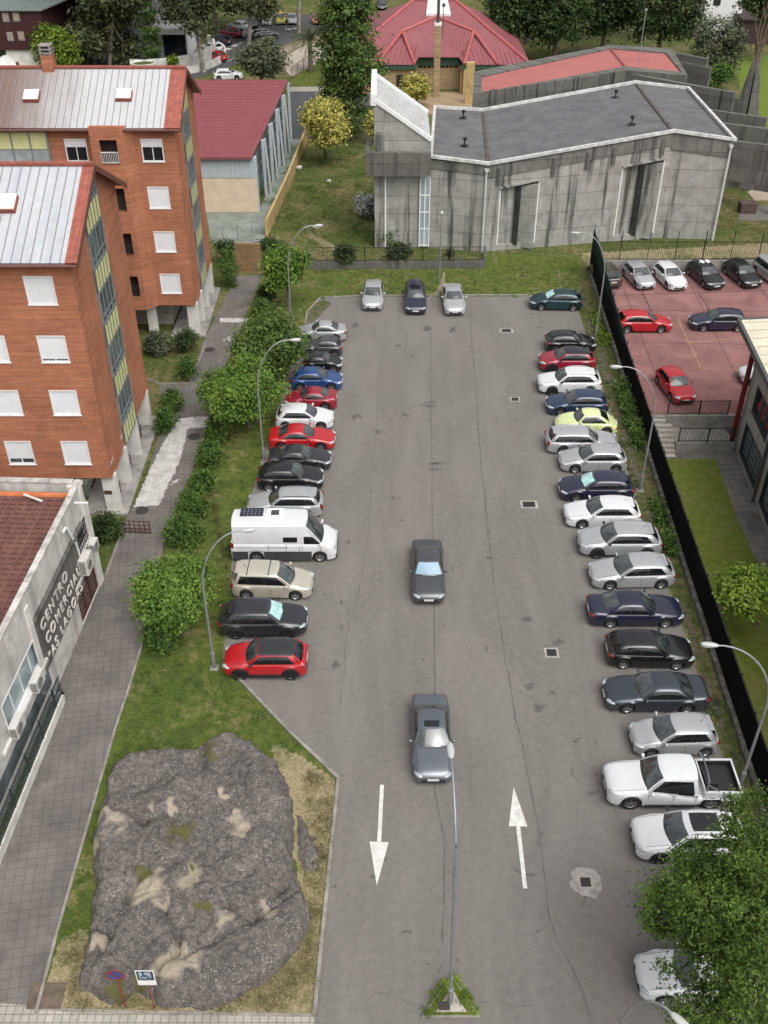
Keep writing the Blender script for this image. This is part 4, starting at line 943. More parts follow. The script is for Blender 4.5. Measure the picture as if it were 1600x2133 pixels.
# ------------------------------------------------------------------ concrete church
def PZ(px, py, z): return G(px, py, z)
fr_px = [(898, 325), (1018, 340), (1405, 272), (1531, 290)]; bk_px = [(906, 222), (1006, 228), (1325, 170), (1434, 183)]
zz = [8.6, 8.25, 10.1, 9.45]
FR = [G(*p, z) for p, z in zip(fr_px, zz)]; BK = [G(*p, z) for p, z in zip(bk_px, zz)]
tC = thing('church', 'angular church of streaked raw concrete with a dark flat roof edged in white', 'church', (ctr(FR+BK).x, ctr(FR+BK).y, 0)); oC = -Vector(tC.location)
# roof felt sheets (inside the white parapet)
rfm = None
for i, nm in enumerate(('roof', 'roof', 'roof')):
    a, b2, c2, d2 = FR[i], FR[i+1], BK[i+1], BK[i]
    mb = MB(); dz = Vector((0, 0, -.22)); mb.quad(a+dz, b2+dz, c2+dz, d2+dz); r_ = _mv(mb, oC).build('roof', M_FELT, tC)
    if i == 1: rfm = r_
mb = MB(); ring = FR+BK[::-1]
for i in range(8):
    a, c = ring[i], ring[(i+1) % 8]; d = (c-a).normalized()
    mb.bar(a-d*.16+Vector((0, 0, -.02+.004*(i % 2))), c+d*.16+Vector((0, 0, -.02+.004*(i % 2))), .28, .26)
_mv(mb, oC).build('parapet_cap', plain('white parapet flashing', (.60, .60, .58), .6, var=.2, vscale=1.5), tC)
for i in (1, 2):
    mb = MB(); mb.bar(FR[i]+Vector((0, .3, -.16)), BK[i]+Vector((0, -.3, -.16)), .30, .10); _mv(mb, oC).build('roof_joint', plain('rusty valley flashing', (.10, .085, .075), .8, var=.3, vscale=1), tC)
def vent(px, py, z):
    q = G(px, py, z-.2); mb = MB(); mb.box((q.x-.35, q.y-.2, q.z), (q.x+.35, q.y+.2, q.z+.06)); mb.tube([q, q+Vector((0, 0, .5))], .07, 8); mb.tube([q+Vector((0, 0, .45)), q+Vector((0, 0, .55)), q+Vector((0, 0, .72))], [.09, .19, .19], 10)
    _mv(mb, oC).build('roof_vent', M_BLACKM, tC)
for v_ in ((965, 245, 8.5), (968, 303, 8.5), (1282, 203, 9.8), (1316, 258, 9.9)): vent(*v_)
# walls: front zig-zag, sides, back
base = [Vector((p.x, p.y+.12, 0)) for p in FR]; bb = [Vector((p.x, p.y-.12, 0)) for p in BK]
loop = base+bb[::-1]; tops = [p.z-.18 for p in FR]+[p.z-.18 for p in BK[::-1]]
wm = MB()
for i in range(8):
    j = (i+1) % 8
    if i == 1: continue
    a, c = loop[i], loop[j]; wm.quad(a, c, Vector((c.x, c.y, tops[j])), Vector((a.x, a.y, tops[i])))
# middle wall with two tall slanted niches
A, B_ = base[1], base[2]; ud = (B_-A); WL = ud.length; ud.normalize(); nrm = ud.cross(Vector((0, 0, 1)))
zt = lambda u: tops[1]+(tops[2]-tops[1])*u/WL
def upx(px, py):
    d = ray(px, py); k = nrm.dot(A-Vector((0, 0, CAM_H)))/nrm.dot(d); p_ = Vector((0, 0, CAM_H))+d*k; return (p_-A).dot(ud), p_.z
ni = []
for (bl, tl, tr) in (((1035, 490), (1042, 392), (1125, 374)), ((1278, 495), (1295, 348), (1386, 330))):
    u0, _ = upx(*bl); u0b, zl = upx(*tl); u1, zr_ = upx(*tr); ni.append(((u0+u0b)/2, u1, zl, zr_))
us = [0, ni[0][0], ni[0][1], ni[1][0], ni[1][1], WL]
Pc = lambda u, z, d=0: A+ud*u+Vector((0, 0, z))-nrm*d
for a_, c_ in ((us[0], us[1]), (us[2], us[3]), (us[4], us[5])): wm.quad(Pc(a_, 0), Pc(c_, 0), Pc(c_, zt(c_)), Pc(a_, zt(a_)))
z0n = .55
for u0, u1, zl, zr_ in ni:
    wm.quad(Pc(u0, 0), Pc(u1, 0), Pc(u1, z0n), Pc(u0, z0n)); wm.quad(Pc(u0, zl), Pc(u1, zr_), Pc(u1, zt(u1)), Pc(u0, zt(u0)))
    D_ = 1.1; um = u0+(u1-u0)*.52
    wm.quad(Pc(u0, z0n), Pc(u1, z0n), Pc(u1, z0n, D_), Pc(u0, z0n, D_)); wm.quad(Pc(u0, zl, D_), Pc(u1, zr_, D_), Pc(u1, zr_), Pc(u0, zl))
    wm.quad(Pc(u0, z0n, .10), Pc(um, z0n, .45), Pc(um, zr_, .45), Pc(u0, zl, .10))           # left leaf swings inwards
    wm.quad(Pc(u1, z0n, D_), Pc(u1, z0n), Pc(u1, zr_), Pc(u1, zr_, D_)); wm.quad(Pc(um, z0n, D_), Pc(u1, z0n, D_), Pc(u1, zr_, D_), Pc(um, zr_, D_))
wC = _mv(wm, oC).build('wall', M_CHURCH, tC)
for u0, u1, zl, zr_ in ni:                                                                 # concrete fin standing forward in each niche
    um = u0+(u1-u0)*.50; th = .28
    mb = MB(); p0, p1 = Pc(um, 0, .3)+nrm*0, Pc(u1-.25, 0, -.55)
    mb.add([Pc(um, z0n-.3, .30), Pc(u1-.42, z0n-.45, -.50), Pc(u1-.22, z0n-.45, -.25), Pc(um+.25, z0n-.3, .55), Pc(um, zl-.05, .30), Pc(u1-.42, zr_-.25, -.50), Pc(u1-.22, zr_-.25, -.25), Pc(um+.25, zl-.05, .55)],
           [(0,3,2,1),(4,5,6,7),(0,1,5,4),(1,2,6,5),(2,3,7,6),(3,0,4,7)])
    _mv(mb, oC).build('niche_fin', M_CHURCH, wC)
    mb = MB(); mb.bar(Pc(u0-.05, zl+.06, -.08), Pc(u1+.1, zr_+.06, -.08), .3, .16); _mv(mb, oC).build('niche_lintel', M_CHURCH, wC)
    mb = MB(); mb.bar(Pc(u0+.06, z0n, .05), Pc(u0+.06, zl, .05), .14, .10); _mv(mb, oC).build('window_slit', M_WHITE, wC); mb = MB(); mb.bar(Pc(u1-.05, z0n, -.02), Pc(u1-.05, zr_, -.02), .14, .12)
    _mv(mb, oC).build('window_slit', M_WHITE, wC)
    mb = MB(); mb.add([Pc(um-.32, z0n, .02), Pc(um+.06, z0n-.1, -.30), Pc(um+.06, zr_*.5+zl*.5-.05, -.30), Pc(um-.32, zr_*.5+zl*.5-.05, .02), Pc(um-.2, z0n, .6), Pc(um-.2, zl, .6)], [(0, 1, 2, 3), (0, 3, 5, 4)]); _mv(mb, oC).build('niche_shadow', plain('painted niche shadow', (.045, .043, .041), .9, var=.4), wC)  # dark strip paints the shadow gap beside the fin
# dark stained fascia band and downpipes
mb = MB()
for i, (h_, pr) in enumerate(((.9, .10), (1.15, .10), (1.5, .10))):
    a, c = base[i], base[i+1]; d = (c-a).normalized(); n = d.cross(Vector((0, 0, 1)))*pr
    for (q0, q1) in ((a, c),):
        mb.add([q0+n+Vector((0, 0, tops[i]-h_)), q1+n+Vector((0, 0, tops[i+1]-h_)), q1+n+Vector((0, 0, tops[i+1]-.02)), q0+n+Vector((0, 0, tops[i]-.02)),
                q0+Vector((0, 0, tops[i]-h_)), q1+Vector((0, 0, tops[i+1]-h_))], [(0, 1, 2, 3), (4, 5, 1, 0)])
_mv(mb, oC).build('fascia_band', concrete_mat('fascia concrete', (.17, .165, .15), (.20, .195, .18), dark=.85, tint=(.05, .048, .045)), wC)
for q, z in ((base[1]+Vector((-.15, -.2, 0)), tops[1]), (base[3]+Vector((-.25, -.22, 0)), tops[3])):
    mb = MB(); mb.tube([q, q+Vector((0, 0, z-.35))], .10, 8); mb.tube([q+Vector((0, 0, z-.55)), q+Vector((0, 0, z-.3))], .2, 8); _mv(mb, oC).build('downpipe', plain('pale downpipe', (.56, .56, .55), .5), tC)
for u in (1.0, 6.1, 9.3, WL*.68, WL-.9):
    mb = MB(); mb.bar(Pc(u, zt(u)-1.9, -.16), Pc(u, zt(u)-.4, -.16), .30, .22); _mv(mb, oC).build('rain_spout', M_CHURCHD, wC)
# left wing: wall rising to the left under a white sloping rooflight, and a low porch beam
e = base[0]; z_hi = 13.2
def onplane(px, py, Y): return onY(px, py, Y)
Yw = e.y
pL = onY(779, 212, Yw); pR = onY(897, 296, Yw); pT = onY(795, 147, Yw+6)
xl, zl_, zr2 = pL.x, pL.z, pR.z
depthw = 9.0
xb = xl + .6
mb = MB()
mb.add([(xl, Yw, 0), (e.x, Yw, 0), (e.x, Yw, zr2), (xl, Yw, zl_), (xl, Yw+depthw, 0), (e.x, Yw+depthw, 0), (e.x, Yw+depthw, zr2), (xl, Yw+depthw, zl_)], [(0, 1, 2, 3), (5, 4, 7, 6), (4, 0, 3, 7), (1, 5, 6, 2)])
wing = _mv(mb, oC).build('wing_wall', M_CHURCH, tC)
roof_slab('rooflight', wing, plain('white corrugated rooflight', (.52, .53, .52), .6, var=.12, vscale=1.5), Vector((e.x-.05, Yw-.05, zr2+.1))+oC, Vector((e.x-.05, Yw+depthw, zr2+.1))+oC, Vector((xl-.05, Yw+depthw, zl_+.1))+oC, Vector((xl-.05, Yw-.05, zl_+.1))+oC, .12, 26, .07, .12)
mb = MB(); mb.bar((xl, Yw+.06, zl_+.2), (e.x, Yw+.06, zr2+.2), .36, .32); mb.bar((xl-.02, Yw-.1, zl_+.14), (xl-.02, Yw+depthw, zl_+.14), .5, .9); mb.bar((xl, Yw+depthw-.1, zl_+.2), (e.x, Yw+depthw-.1, zr2+.2), .3, .3)
_mv(mb, oC).build('rooflight_frame', M_WHITE, wing)
q0, q1 = onY(762, 312, Yw-1.2), onY(898, 330, Yw-1.2)
mb = MB(); mb.box((q0.x, Yw-1.2, q0.z-2.3), (q1.x, Yw-.75, q0.z-.25)); mb.box((q0.x, Yw-.75, q0.z-2.3), (q0.x+.4, Yw+3, q0.z-.25)); mb.box((q0.x+1.0, Yw-1.0, q0.z-.3), (q0.x+1.35, Yw+2, q0.z+1.2))
_mv(mb, oC).build('porch_beam', M_CHURCHD, tC)
mb = MB(); s0, s1 = onY(876, 372, Yw-.3), onY(893, 500, Yw-.3); mb.box((s0.x, Yw-.18, .2), (s1.x, Yw-.02, s0.z)); ws = _mv(mb, oC).build('window', M_GLASSL, tC)
mb = MB()
for x in (s0.x, (s0.x+s1.x)/2, s1.x): mb.box((x-.05, Yw-.24, .2), (x+.05, Yw-.16, s0.z))
for k in range(4): z = .3+k*(s0.z-.3)/4; mb.box((s0.x, Yw-.23, z), (s1.x, Yw-.17, z+.08))
_mv(mb, oC).build('window_frame', M_WHITE, ws)
mb = MB(); mb.bar((xl+1.0, Yw-.1, .2), (xl+1.0, Yw-.1, zl_*.62), .14, .12); _mv(mb, oC).build('window_slit', M_WHITE, wing)

# ------------------------------------------------------------------ red flat-roofed parish hall behind the church, with concrete fins
zP = 9.2
rp = [G(1003, 195, zP), G(1303, 141, zP), G(1420, 153, zP), G(1386, 112, zP), G(1272, 103, zP), G(1003, 162, zP)]
tP = thing('parish_hall', 'dark concrete hall with a salmon red flat roof behind the church', 'hall', (ctr(rp).x, ctr(rp).y, 0)); oP = -Vector(tP.location)
mb = MB(); mb.poly(rp); _mv(mb, oP).build('roof', M_SALMON, tP)
wl = [p for p in rp]; mb = MB()
pw = [G(985, 198, zP), G(1304, 150, zP), G(1432, 160, zP), G(1400, 104, zP), G(1272, 96, zP), G(988, 152, zP)]
for i in range(6):
    a, c = pw[i], pw[(i+1) % 6]; b2 = rp[(i+1) % 6]; a2 = rp[i]
    mb.quad(Vector((a.x, a.y, 0)), Vector((c.x, c.y, 0)), c+Vector((0, 0, .16)), a+Vector((0, 0, .16)))
    mb.quad(a+Vector((0, 0, .16)), c+Vector((0, 0, .16)), b2+Vector((0, 0, .16)), a2+Vector((0, 0, .16))); mb.quad(a2+Vector((0, 0, .16)), b2+Vector((0, 0, .16)), b2+Vector((0, 0, -.1)), a2+Vector((0, 0, -.1)))
_mv(mb, oP).build('wall', M_CHURCHD, tP)
mb = MB(); a, c = rp[1], rp[4]; mb.bar(a+Vector((0, 0, .06)), c+Vector((0, 0, .06)), .25, .12); _mv(mb, oP).build('roof_joint', M_TILERED, tP)
for t_ in (.12, .42, .66, .93):
    q = pw[0].lerp(pw[1], t_); mb = MB(); mb.box((q.x-.22, q.y-.35, 0), (q.x+.22, q.y, zP+.3)); _mv(mb, oP).build('buttress', M_CHURCHD, tP)
q = G(1330, 133, zP); mb = MB(); mb.tube([q, q+Vector((0, 0, 5.5))], .05, 6); mb.ell(q+Vector((0, 0, 5.6)), (.16, .16, .16)); _mv(mb, oP).build('aerial_mast', M_STEELG, tP)
fins = [((1305, 152), (1532, 192), 9.0, 5.6), ((1400, 108), (1475, 122), 9.4, 4.0), ((1415, 128), (1482, 140), 8.6, 4.0), ((1432, 190), (1540, 205), 7.6, 5.5), ((1478, 228), (1598, 245), 7.6, 5.5), ((1500, 255), (1660, 275), 8.2, 6.0), ((1533, 293), (1760, 322), 8.8, 3.6)]
LBF = ['highest rear concrete beam wall running right from the red flat roof', 'short concrete beam behind the right end of the red flat roof', 'short concrete beam beside the right end of the red flat roof', 'second concrete beam wall beyond the church corner', 'third concrete beam wall in front of the spiky sculpture', 'fourth concrete beam wall just behind the church corner', 'concrete porch beam joined to the right corner of the church']
for i, (p0, p1, z, h_) in enumerate(fins):
    a, c = G(*p0, z), G(*p1, z); d = (c-a).normalized(); n = Vector((-d.y, d.x, 0))*.22; mb = MB()
    mb.prism([a-n, c-n, c+n, a+n], z-h_, z)
    for q in ((c,) if h_ < z else ()): mb.prism([q-n*.9-d*.8, q-n*.9-d*.1, q+n*.9-d*.1, q+n*.9-d*.8], 0, z-h_+.01)
    if i in (1, 2): mb.prism([a-n*.9+d*.1, a-n*.9+d*.8, a+n*.9+d*.8, a+n*.9+d*.1], 0, z-h_+.01)
    tag(mb.build('concrete_beam_wall', M_CHURCHD), LBF[i], 'concrete wall', 'concrete beam walls')
# porch under the last beam
surf('porch_floor', [(1540, 430), (1700, 430), (1700, 460), (1540, 460)], M_ASPH, .02)
a = G(1545, 425); mb = MB(); mb.box((a.x-1, a.y+6, 0), (a.x+14, a.y+6.4, 5.0)); tag(mb.build('porch_wall', M_CHURCHD), 'dark wall at the back of the church porch', 'wall')
a = G(1537, 440); mb = MB(); mb.box((a.x, a.y-.8, 0), (a.x+1.6, a.y+.4, 1.0)); tag(mb.build('planter', plain('dark porch brick', (.11, .075, .06), .9, var=.2)), 'low dark brick planter box by the church porch', 'planter')
surf('porch_paving', [(1545, 385), (1700, 385), (1700, 418), (1572, 418)], plain('tan porch paving', (.36, .30, .23), .9), .02)
# sculpture
q = G(1548, 262, 1.0); q.z = 0
tQ = thing('sculpture', 'tall grey pointed sculpture topped with twisted rods', 'sculpture', (q.x, q.y, 0))
mb = MB(); n = 10
for s in (-1, 1):
    mb.add([(s*.15, -.6, 0), (s*2.0, -.1, 0), (s*1.7, .5, 0), (s*.1, .3, 0), (s*.05, -.1, 10.5), (s*.28, -.05, 9.6), (s*.25, .1, 9.4), (s*.05, .1, 10.2)], [(0, 1, 5, 4), (1, 2, 6, 5), (2, 3, 7, 6), (3, 0, 4, 7), (4, 5, 6, 7)])
mb.build('base', M_CHURCHD, tQ)
mb = MB(); rr = random.Random(4)
for k in range(9):
    x, y = rr.uniform(-.6, .6), rr.uniform(-.4, .4); p_ = [(x*.15, y*.15, 7)]; 
    for j in range(6): p_.append((x*(.4+j*.45)+rr.uniform(-.25, .25), y*(.4+j*.3), 9.5+j*1.05))
    mb.tube(p_, [.12, .11, .10, .09, .07, .06, .04], 6)
mb.build('rods', plain('rusty rods', (.19, .14, .09), .8, var=.3), tQ)

# ------------------------------------------------------------------ brick nursery with the red hip roof and tall chimney
tK = thing('nursery_building', 'tan brick building under a wide red hipped roof with a tall chimney', 'building', (7.3, 158, 0)); oK = -Vector(tK.location)
zE = 3.9
e1, e0 = xat(1105, 146, zE), xat(700, 146, zE); cx_ = xat(910, 150, zE); Ye, Yb = 145.5, 172.0; zA = 9.6
xr = xat(905, 158, zA)
mb = MB(); ax0, ax1 = xr-3.0, xr+3.0; Ya = 158.5
k0 = xat(873, 146, zE); k1 = xat(957, 146, zE); yk = 148.6
V = lambda x, y, z: Vector((x, y, z))
# main planes (front plane is cut by the raised middle bay)
gl_, gr_ = xat(838, 151.5, 6.4), xat(987, 151.5, 6.4)
F = lambda x, y: zE+(zA-zE)*(y-Ye)/(Ya-Ye)
zg = F(0, 151.5)
P1, P2 = V(gl_, 151.5, zg+.35), V(gr_, 151.5, zg+.35); PA = V(cx_, 154.5, F(0, 154.5)+.35)
mb.poly([V(e0, Ye, zE), V(k0-.6, Ye, zE), V(gl_, 151.5, zg), V(cx_, 154.5, F(0, 154.5)), V(gr_, 151.5, zg), V(k1+.6, Ye, zE), V(e1, Ye, zE), V(ax1, Ya, zA), V(ax0, Ya, zA)])
mb.poly([V(e1, Ye, zE), V(e1, Yb, zE), V(ax1, Ya, zA)]); mb.poly([V(e1, Yb, zE), V(e0, Yb, zE), V(ax0, Ya, zA), V(ax1, Ya, zA)]); mb.poly([V(e0, Yb, zE), V(e0, Ye, zE), V(ax0, Ya, zA)])
rK = _mv(mb, oK).build('roof', M_TILERED, tK)
bm = bmesh.new(); bm.from_mesh(rK.data); bmesh.ops.triangulate(bm, faces=bm.faces); bm.to_mesh(rK.data); bm.free()
mb = MB(); mb.poly([V(k0, yk-1.0, zE+.5), V(k1, yk-1.0, zE+.5), P2, PA, P1])
mb.poly([V(k0-.6, Ye, zE+.01), V(k0, yk-1.0, zE+.5), P1]); mb.poly([V(k1, yk-1.0, zE+.5), V(k1+.6, Ye, zE+.01), P2])
md = _mv(mb, oK).build('middle_roof', M_TILERED, rK)
mb = MB()
xs = np.linspace(k0-2.0, k1+2.0, 22)
for x in xs:
    tt = abs(x-cx_)/((gr_-gl_)/2); yt = 154.4-3*min(1, tt); 
    mb.bar(V(x*.5+(k0+(k1-k0)*(x-xs[0])/(xs[-1]-xs[0]))*.5, yk-.9, zE+.56), V(x, yt, F(0, yt)+.38), .09, .07)
for x in np.linspace(e0+.5, k0-1, 16): mb.bar(V(x, Ye, zE+.04), V(x+.8, Ye+4, F(0, Ye+4)+.03), .09, .06)
for x in np.linspace(k1+1, e1-.5, 14): mb.bar(V(x, Ye, zE+.04), V(x-.5, Ye+3, F(0, Ye+3)+.03), .09, .06)
_mv(mb, oK).build('roof_seams', plain('dark red seam', (.25, .055, .06), .55), rK)
mb = MB()
for a, c in ((P1, PA), (PA, P2), (V(e0, Ye, zE), V(ax0, Ya, zA)), (V(e1, Ye, zE), V(ax1, Ya, zA)), (V(ax0, Ya, zA), V(ax1, Ya, zA)), (V(k0-.6, Ye, zE), P1), (V(k1+.6, Ye, zE), P2), (V(e0+5.5, Ye, zE), P1), (P2, V(e1-4.5, Ye, zE))): mb.tube([a+Vector((0, 0, .08)), c+Vector((0, 0, .08))], .2, 6)
_mv(mb, oK).build('ridge_caps', plain('red ridge metal', (.42, .105, .10), .5), rK)
mb = MB(); mb.box((e0+.8, Ye+.6, 0), (k0-.2, Yb-1, zE-.55)); mb.box((k0-.2, yk, 0), (k1+.2, Yb-1, zE+.1)); mb.box((k1+.2, Ye+.6, 0), (e1-.8, Yb-1, zE-.55)); _mv(mb, oK).build('wall', M_TAN, tK)
mb = MB(); mb.box((e0+.2, Ye+.12, zE-.62), (k0-.3, Ye+.55, zE-.08)); mb.box((k0-.3, yk-.3, zE-.75), (k1+.3, yk-.02, zE+.3)); mb.box((k1+.3, Ye+.12, zE-.62), (e1-.2, Ye+.55, zE-.08)); _mv(mb, oK).build('green_fascia', plain('dark green fascia', (.035, .085, .06), .6), tK)
mb = MB(); x0_ = xat(965, 146, 2); mb.box((x0_, Ye-.05, 0), (x0_+.9, Ye+.58, zE-.64)); _mv(mb, oK).build('yellow_pier', M_OCHRE, tK)
for px0, px1 in ((826, 840), (862, 866), (880, 884)):
    xa, xb2 = xat(px0, 146, 2), xat(px1, 146, 2); mb = MB(); mb.box((xa, Ye+.52, .9 if px0 > 830 else .6), (xb2, Ye+.61, 2.5)); _mv(mb, oK).build('window', M_GLASS, tK)
for k in range(9):
    x = k0+.3+(k1-k0-.6)*k/8; mb = MB(); mb.box((x-.16, yk-.06, zE-1.05), (x+.16, yk-.01, zE-.78)); _mv(mb, oK).build('vent', M_DARK, tK)
xk = xat(910, 144.5, 4); mb = MB(); mb.box((xk-.42, 144.0, 0), (xk+.42, 144.9, 9.0)); chm = _mv(mb, oK).build('chimney', M_TAN, tK)
mb = MB(); mb.box((xk-.46, 143.96, 9.003), (xk+.46, 144.94, 9.35)); _mv(mb, oK).build('chimney_cap', M_WHITE, chm)
mb = MB(); mb.tube([(xk, 144.4, 9.3), (xk, 144.4, 12.2)], .2, 8); mb.tube([(xk+.8, 146.5, 7), (xk+.8, 146.5, 11)], .05, 6); mb.ell((xk+.8, 146.5, 11.1), (.25, .25, .25)); _mv(mb, oK).build('flue', plain('grey flue', (.08, .08, .085), .6), chm)
mb = MB(); cyy = Ya-.9; q = V(xat(912, 157, zA), 157.2, 0)
sk0, sk1 = xat(887, 157, 9.2), xat(938, 157, 9.2)
mb.add([V(sk0, 155.2, F(0, 155.2)+.35), V(sk1, 155.2, F(0, 155.2)+.35), V(sk1-.4, Ya+.6, zA+.5), V(sk0+.4, Ya+.6, zA+.5), V((sk0+sk1)/2, 156.0, F(0, 156)+1.1), V((sk0+sk1)/2, Ya+.6, zA+1.0),
        V(sk0, 155.2, F(0, 155.2)-.1), V(sk1, 155.2, F(0, 155.2)-.1), V(sk1-.4, Ya+.6, zA-.6), V(sk0+.4, Ya+.6, zA-.6)], [(0, 1, 4), (1, 2, 5, 4), (3, 0, 4, 5), (0, 6, 7, 1), (1, 7, 8, 2), (3, 9, 6, 0), (2, 8, 9, 3), (2, 3, 5)])
_mv(mb, oK).build('roof_lantern', plain('white roof lantern', (.72, .70, .68), .5), rK)
surf('nursery_yard', [(770, 192), (1000, 192), (990, 245), (770, 230)], brick_mat('tan yard paving', (.36, .27, .17), (.31, .23, .145), (.2, .16, .11), .3, .15), .016)
mb = MB(); a = G(985, 215); mb.box((a.x-1.1, a.y-.3, 0), (a.x, a.y+.3, 5.2)); tag(mb.build('yellow_gate_pier', M_OCHRE), 'tall yellow pier between the nursery and the red flat roof', 'pier')

# ------------------------------------------------------------------ school building at the right edge
Ysch = 58.4; XB0 = xat(1529, Ysch, LOW); XB1 = xat(1592, 49.5, LOW)
slope = (XB1-XB0)/(49.5-Ysch)
def xs_(y): return XB0+slope*(y-Ysch)
zS = 7.4
tD = thing('school_building', 'grey rendered school building with a pale roof and barred basement windows', 'school building', (XB0+8, 45, LOW)); oD = -Vector(tD.location)
y0s, y1s = 22.0, Ysch
L_ = math.hypot(y1s-y0s, xs_(y1s)-xs_(y0s)); ud = Vector((xs_(y0s)-xs_(y1s), y0s-y1s, 0)).normalized()       # running towards the camera, facing -X
og = Vector((xs_(y1s), y1s, LOW)); Ht = zS-LOW-.2
nD = ud.cross(Vector((0, 0, 1)))
def uD(px, py):
    d = ray(px, py); k = nD.dot(og-Vector((0, 0, CAM_H)))/nD.dot(d); p_ = Vector((0, 0, CAM_H))+d*k; return (p_-og).dot(ud), p_.z-LOW
h1 = []
u_a = uD(1562, 860)[0]; u_b = uD(1592, 870)[0]
u_a, u_b = 1.9, 5.6
hb = [(1.2, .55, 5.6, 2.9), (7.0, .55, 11.5, 2.9), (13, .55, 17.5, 2.9), (19, .55, 23.5, 2.9)]
hm = [(1.6, 4.0, 5.4, 5.9), (7.0, 4.0, 11.5, 5.9), (13, 4.0, 17.5, 5.9)]
hu = [(.8, 7.4, 5.6, 8.55), (7.0, 7.4, 11.5, 8.55), (13, 7.4, 17.5, 8.55)]
mb = MB(); wall_holes(mb, og, ud, L_, Ht, hb+hm+hu, .25)
mb.quad(og, og+Vector((0, 0, Ht)), og+Vector((22, 0, Ht)), og+Vector((22, 0, 0)))
wD = _mv(mb, oD).build('wall', M_SCHOOL, tD)
for hl, gm in ((hb, M_GLASSL), (hm, M_GLASS), (hu, plain('blind covered glass', (.50, .52, .55), .3, var=.1))):
    for a_, c_, d_, e_ in hl:
        f = window(tD, og+oD, ud, a_, c_, d_, e_, .2, 0, plain('dark window frame', (.045, .05, .055), .5), gm, 2)
        if hl is hb:
            mb = MB(); Pd = lambda u, v, d: og+oD+ud*u+Vector((0, 0, v))+nD*d
            for k in range(11): u = a_+(d_-a_)*(k+.5)/11; pbox(mb, Pd, u-.016, c_, u+.016, e_, .0, .03)
            for k in range(5): v = c_+(e_-c_)*(k+.5)/5; pbox(mb, Pd, a_, v-.02, d_, v+.02, .0, .035)
            mb.build('window_bars', M_BLACKM, f)
        if hl is hm and a_ < 2:
            mb = MB(); Pd = lambda u, v, d: og+oD+ud*u+Vector((0, 0, v))+nD*(d-.2)
            for (u_, v_, w_, h2) in ((2.0, 4.35, .22, .5), (2.25, 4.75, .3, .35), (3.15, 4.3, .4, .28), (3.25, 4.62, .18, .5), (4.3, 4.4, .3, .3)): pbox(mb, Pd, u_, v_, u_+w_, v_+h2, .03, .04)
            mb.build('paper_decorations', plain('red paper', (.45, .03, .04), .7), f)
mb = MB(); a = og+ud*6.3-nD*0; mb.tube([a+nD*.14, a+nD*.14+Vector((0, 0, Ht))], .10, 8); _mv(mb, oD).build('downpipe', plain('dark grey downpipe', (.06, .065, .065), .5), tD)
for k, u in enumerate((0.0, 12.2)):
    mb = MB(); a = og+ud*(u+.05)+nD*.30; mb.tube([a, a+Vector((0, 0, Ht+.1))], .17, 12); _mv(mb, oD).build('column', M_REDM, tD)
# roof: pale boarded slab with dark fascia
ov = nD*1.2; r0 = og-ud*1.6+ov+Vector((0, 0, Ht+.25)); r1 = og+ud*L_+ov+Vector((0, 0, Ht+.25)); dx = Vector((22, .8, .9))
roof_slab('roof', tD, plain('pale yellow roof panel', (.62, .58, .44), .6, var=.1, vscale=.8), r1+oD, r1+dx+oD, r0+dx+oD, r0+oD, .1)
mb = MB(); n_ = 34
for k in range(n_): t = (k+.5)/n_; q = r0.lerp(r1, t)+Vector((0, 0, .012)); mb.bar(q+dx*.01, q+dx, .035, .03)
_mv(mb, oD).build('roof_seams', plain('roof seam', (.36, .31, .22), .7), tD)
mb = MB(); mb.bar(r0+Vector((0, 0, -.12)), r1+Vector((0, 0, -.12)), .22, .36); mb.bar(r0+Vector((0, 0, -.12)), r0+dx+Vector((0, 0, -.12)), .22, .36); _mv(mb, oD).build('fascia', plain('dark fascia', (.075, .08, .08), .5), tD)

# court retaining walls, stair and black railings
def railing(name, label, pts, h, mat, spacing=.13, post=2.0, group=None, cat='railing', base=.0, postmat=None, barw=.025, posth=None):
    pts = [Vector(p) for p in pts]; c0 = ctr(pts)
    t = thing(name, label, cat, c0, 0, group); zb = Vector((0, 0, base)); rails = MB(); bars = MB(); pos = []
    for a, c in zip(pts, pts[1:]):
        a, c = a-c0, c-c0; L = (c-a).length
        for z in (.1, h-.05): rails.bar(a+zb+Vector((0, 0, z)), c+zb+Vector((0, 0, z)), .045)
        n = max(1, int(L/spacing))
        for k in range(n): q = a.lerp(c, (k+.5)/n)+zb; bars.bar(q+Vector((0, 0, .1)), q+Vector((0, 0, h-.05)), barw)
        m_ = max(1, round(L/post))
        for k in range(m_+1): pos.append(a.lerp(c, k/m_)+zb)
    rails.build('rails', mat, t); bars.build('bars', mat, t)
    for q in pos: mb = MB(); mb.bar(q, q+Vector((0, 0, posth or h)), .06); mb.build('post', postmat or mat, t)
    return t
xa, xb_ = fx(COURT_S)+.2, XB0-.3
xs0 = xat(1385, COURT_S, 0)
mb = MB(); mb.box((xs0, COURT_S-.25, LOW), (XB0+6, COURT_S, .12)); tag(mb.build('retaining_wall', M_CONC), 'grey retaining wall below the edge of the red court', 'retaining wall', 'court retaining walls')
y2 = COURT_S-2.2; xs2 = xat(1408, y2, LOW+.7)
mb = MB(); mb.box((xs2, y2-.22, LOW), (XB0-.25, y2, LOW+.75)); mb.box((xs2, y2, LOW), (XB0-.25, COURT_S-.26, LOW+.62)); tag(mb.build('retaining_wall', M_CONC), 'lower grey wall carrying the second black railing beside the steps', 'retaining wall', 'court retaining walls')
railing('railing', 'black barred railing on the court edge behind the red hatchback', [(xs0+.1, COURT_S-.1, .12), ((xs0+XB0)/2, COURT_S-.1, .12), (XB0-.3, COURT_S-.1, .12)], 1.15, M_BLACKM, .15, 2.6, 'black court railings')
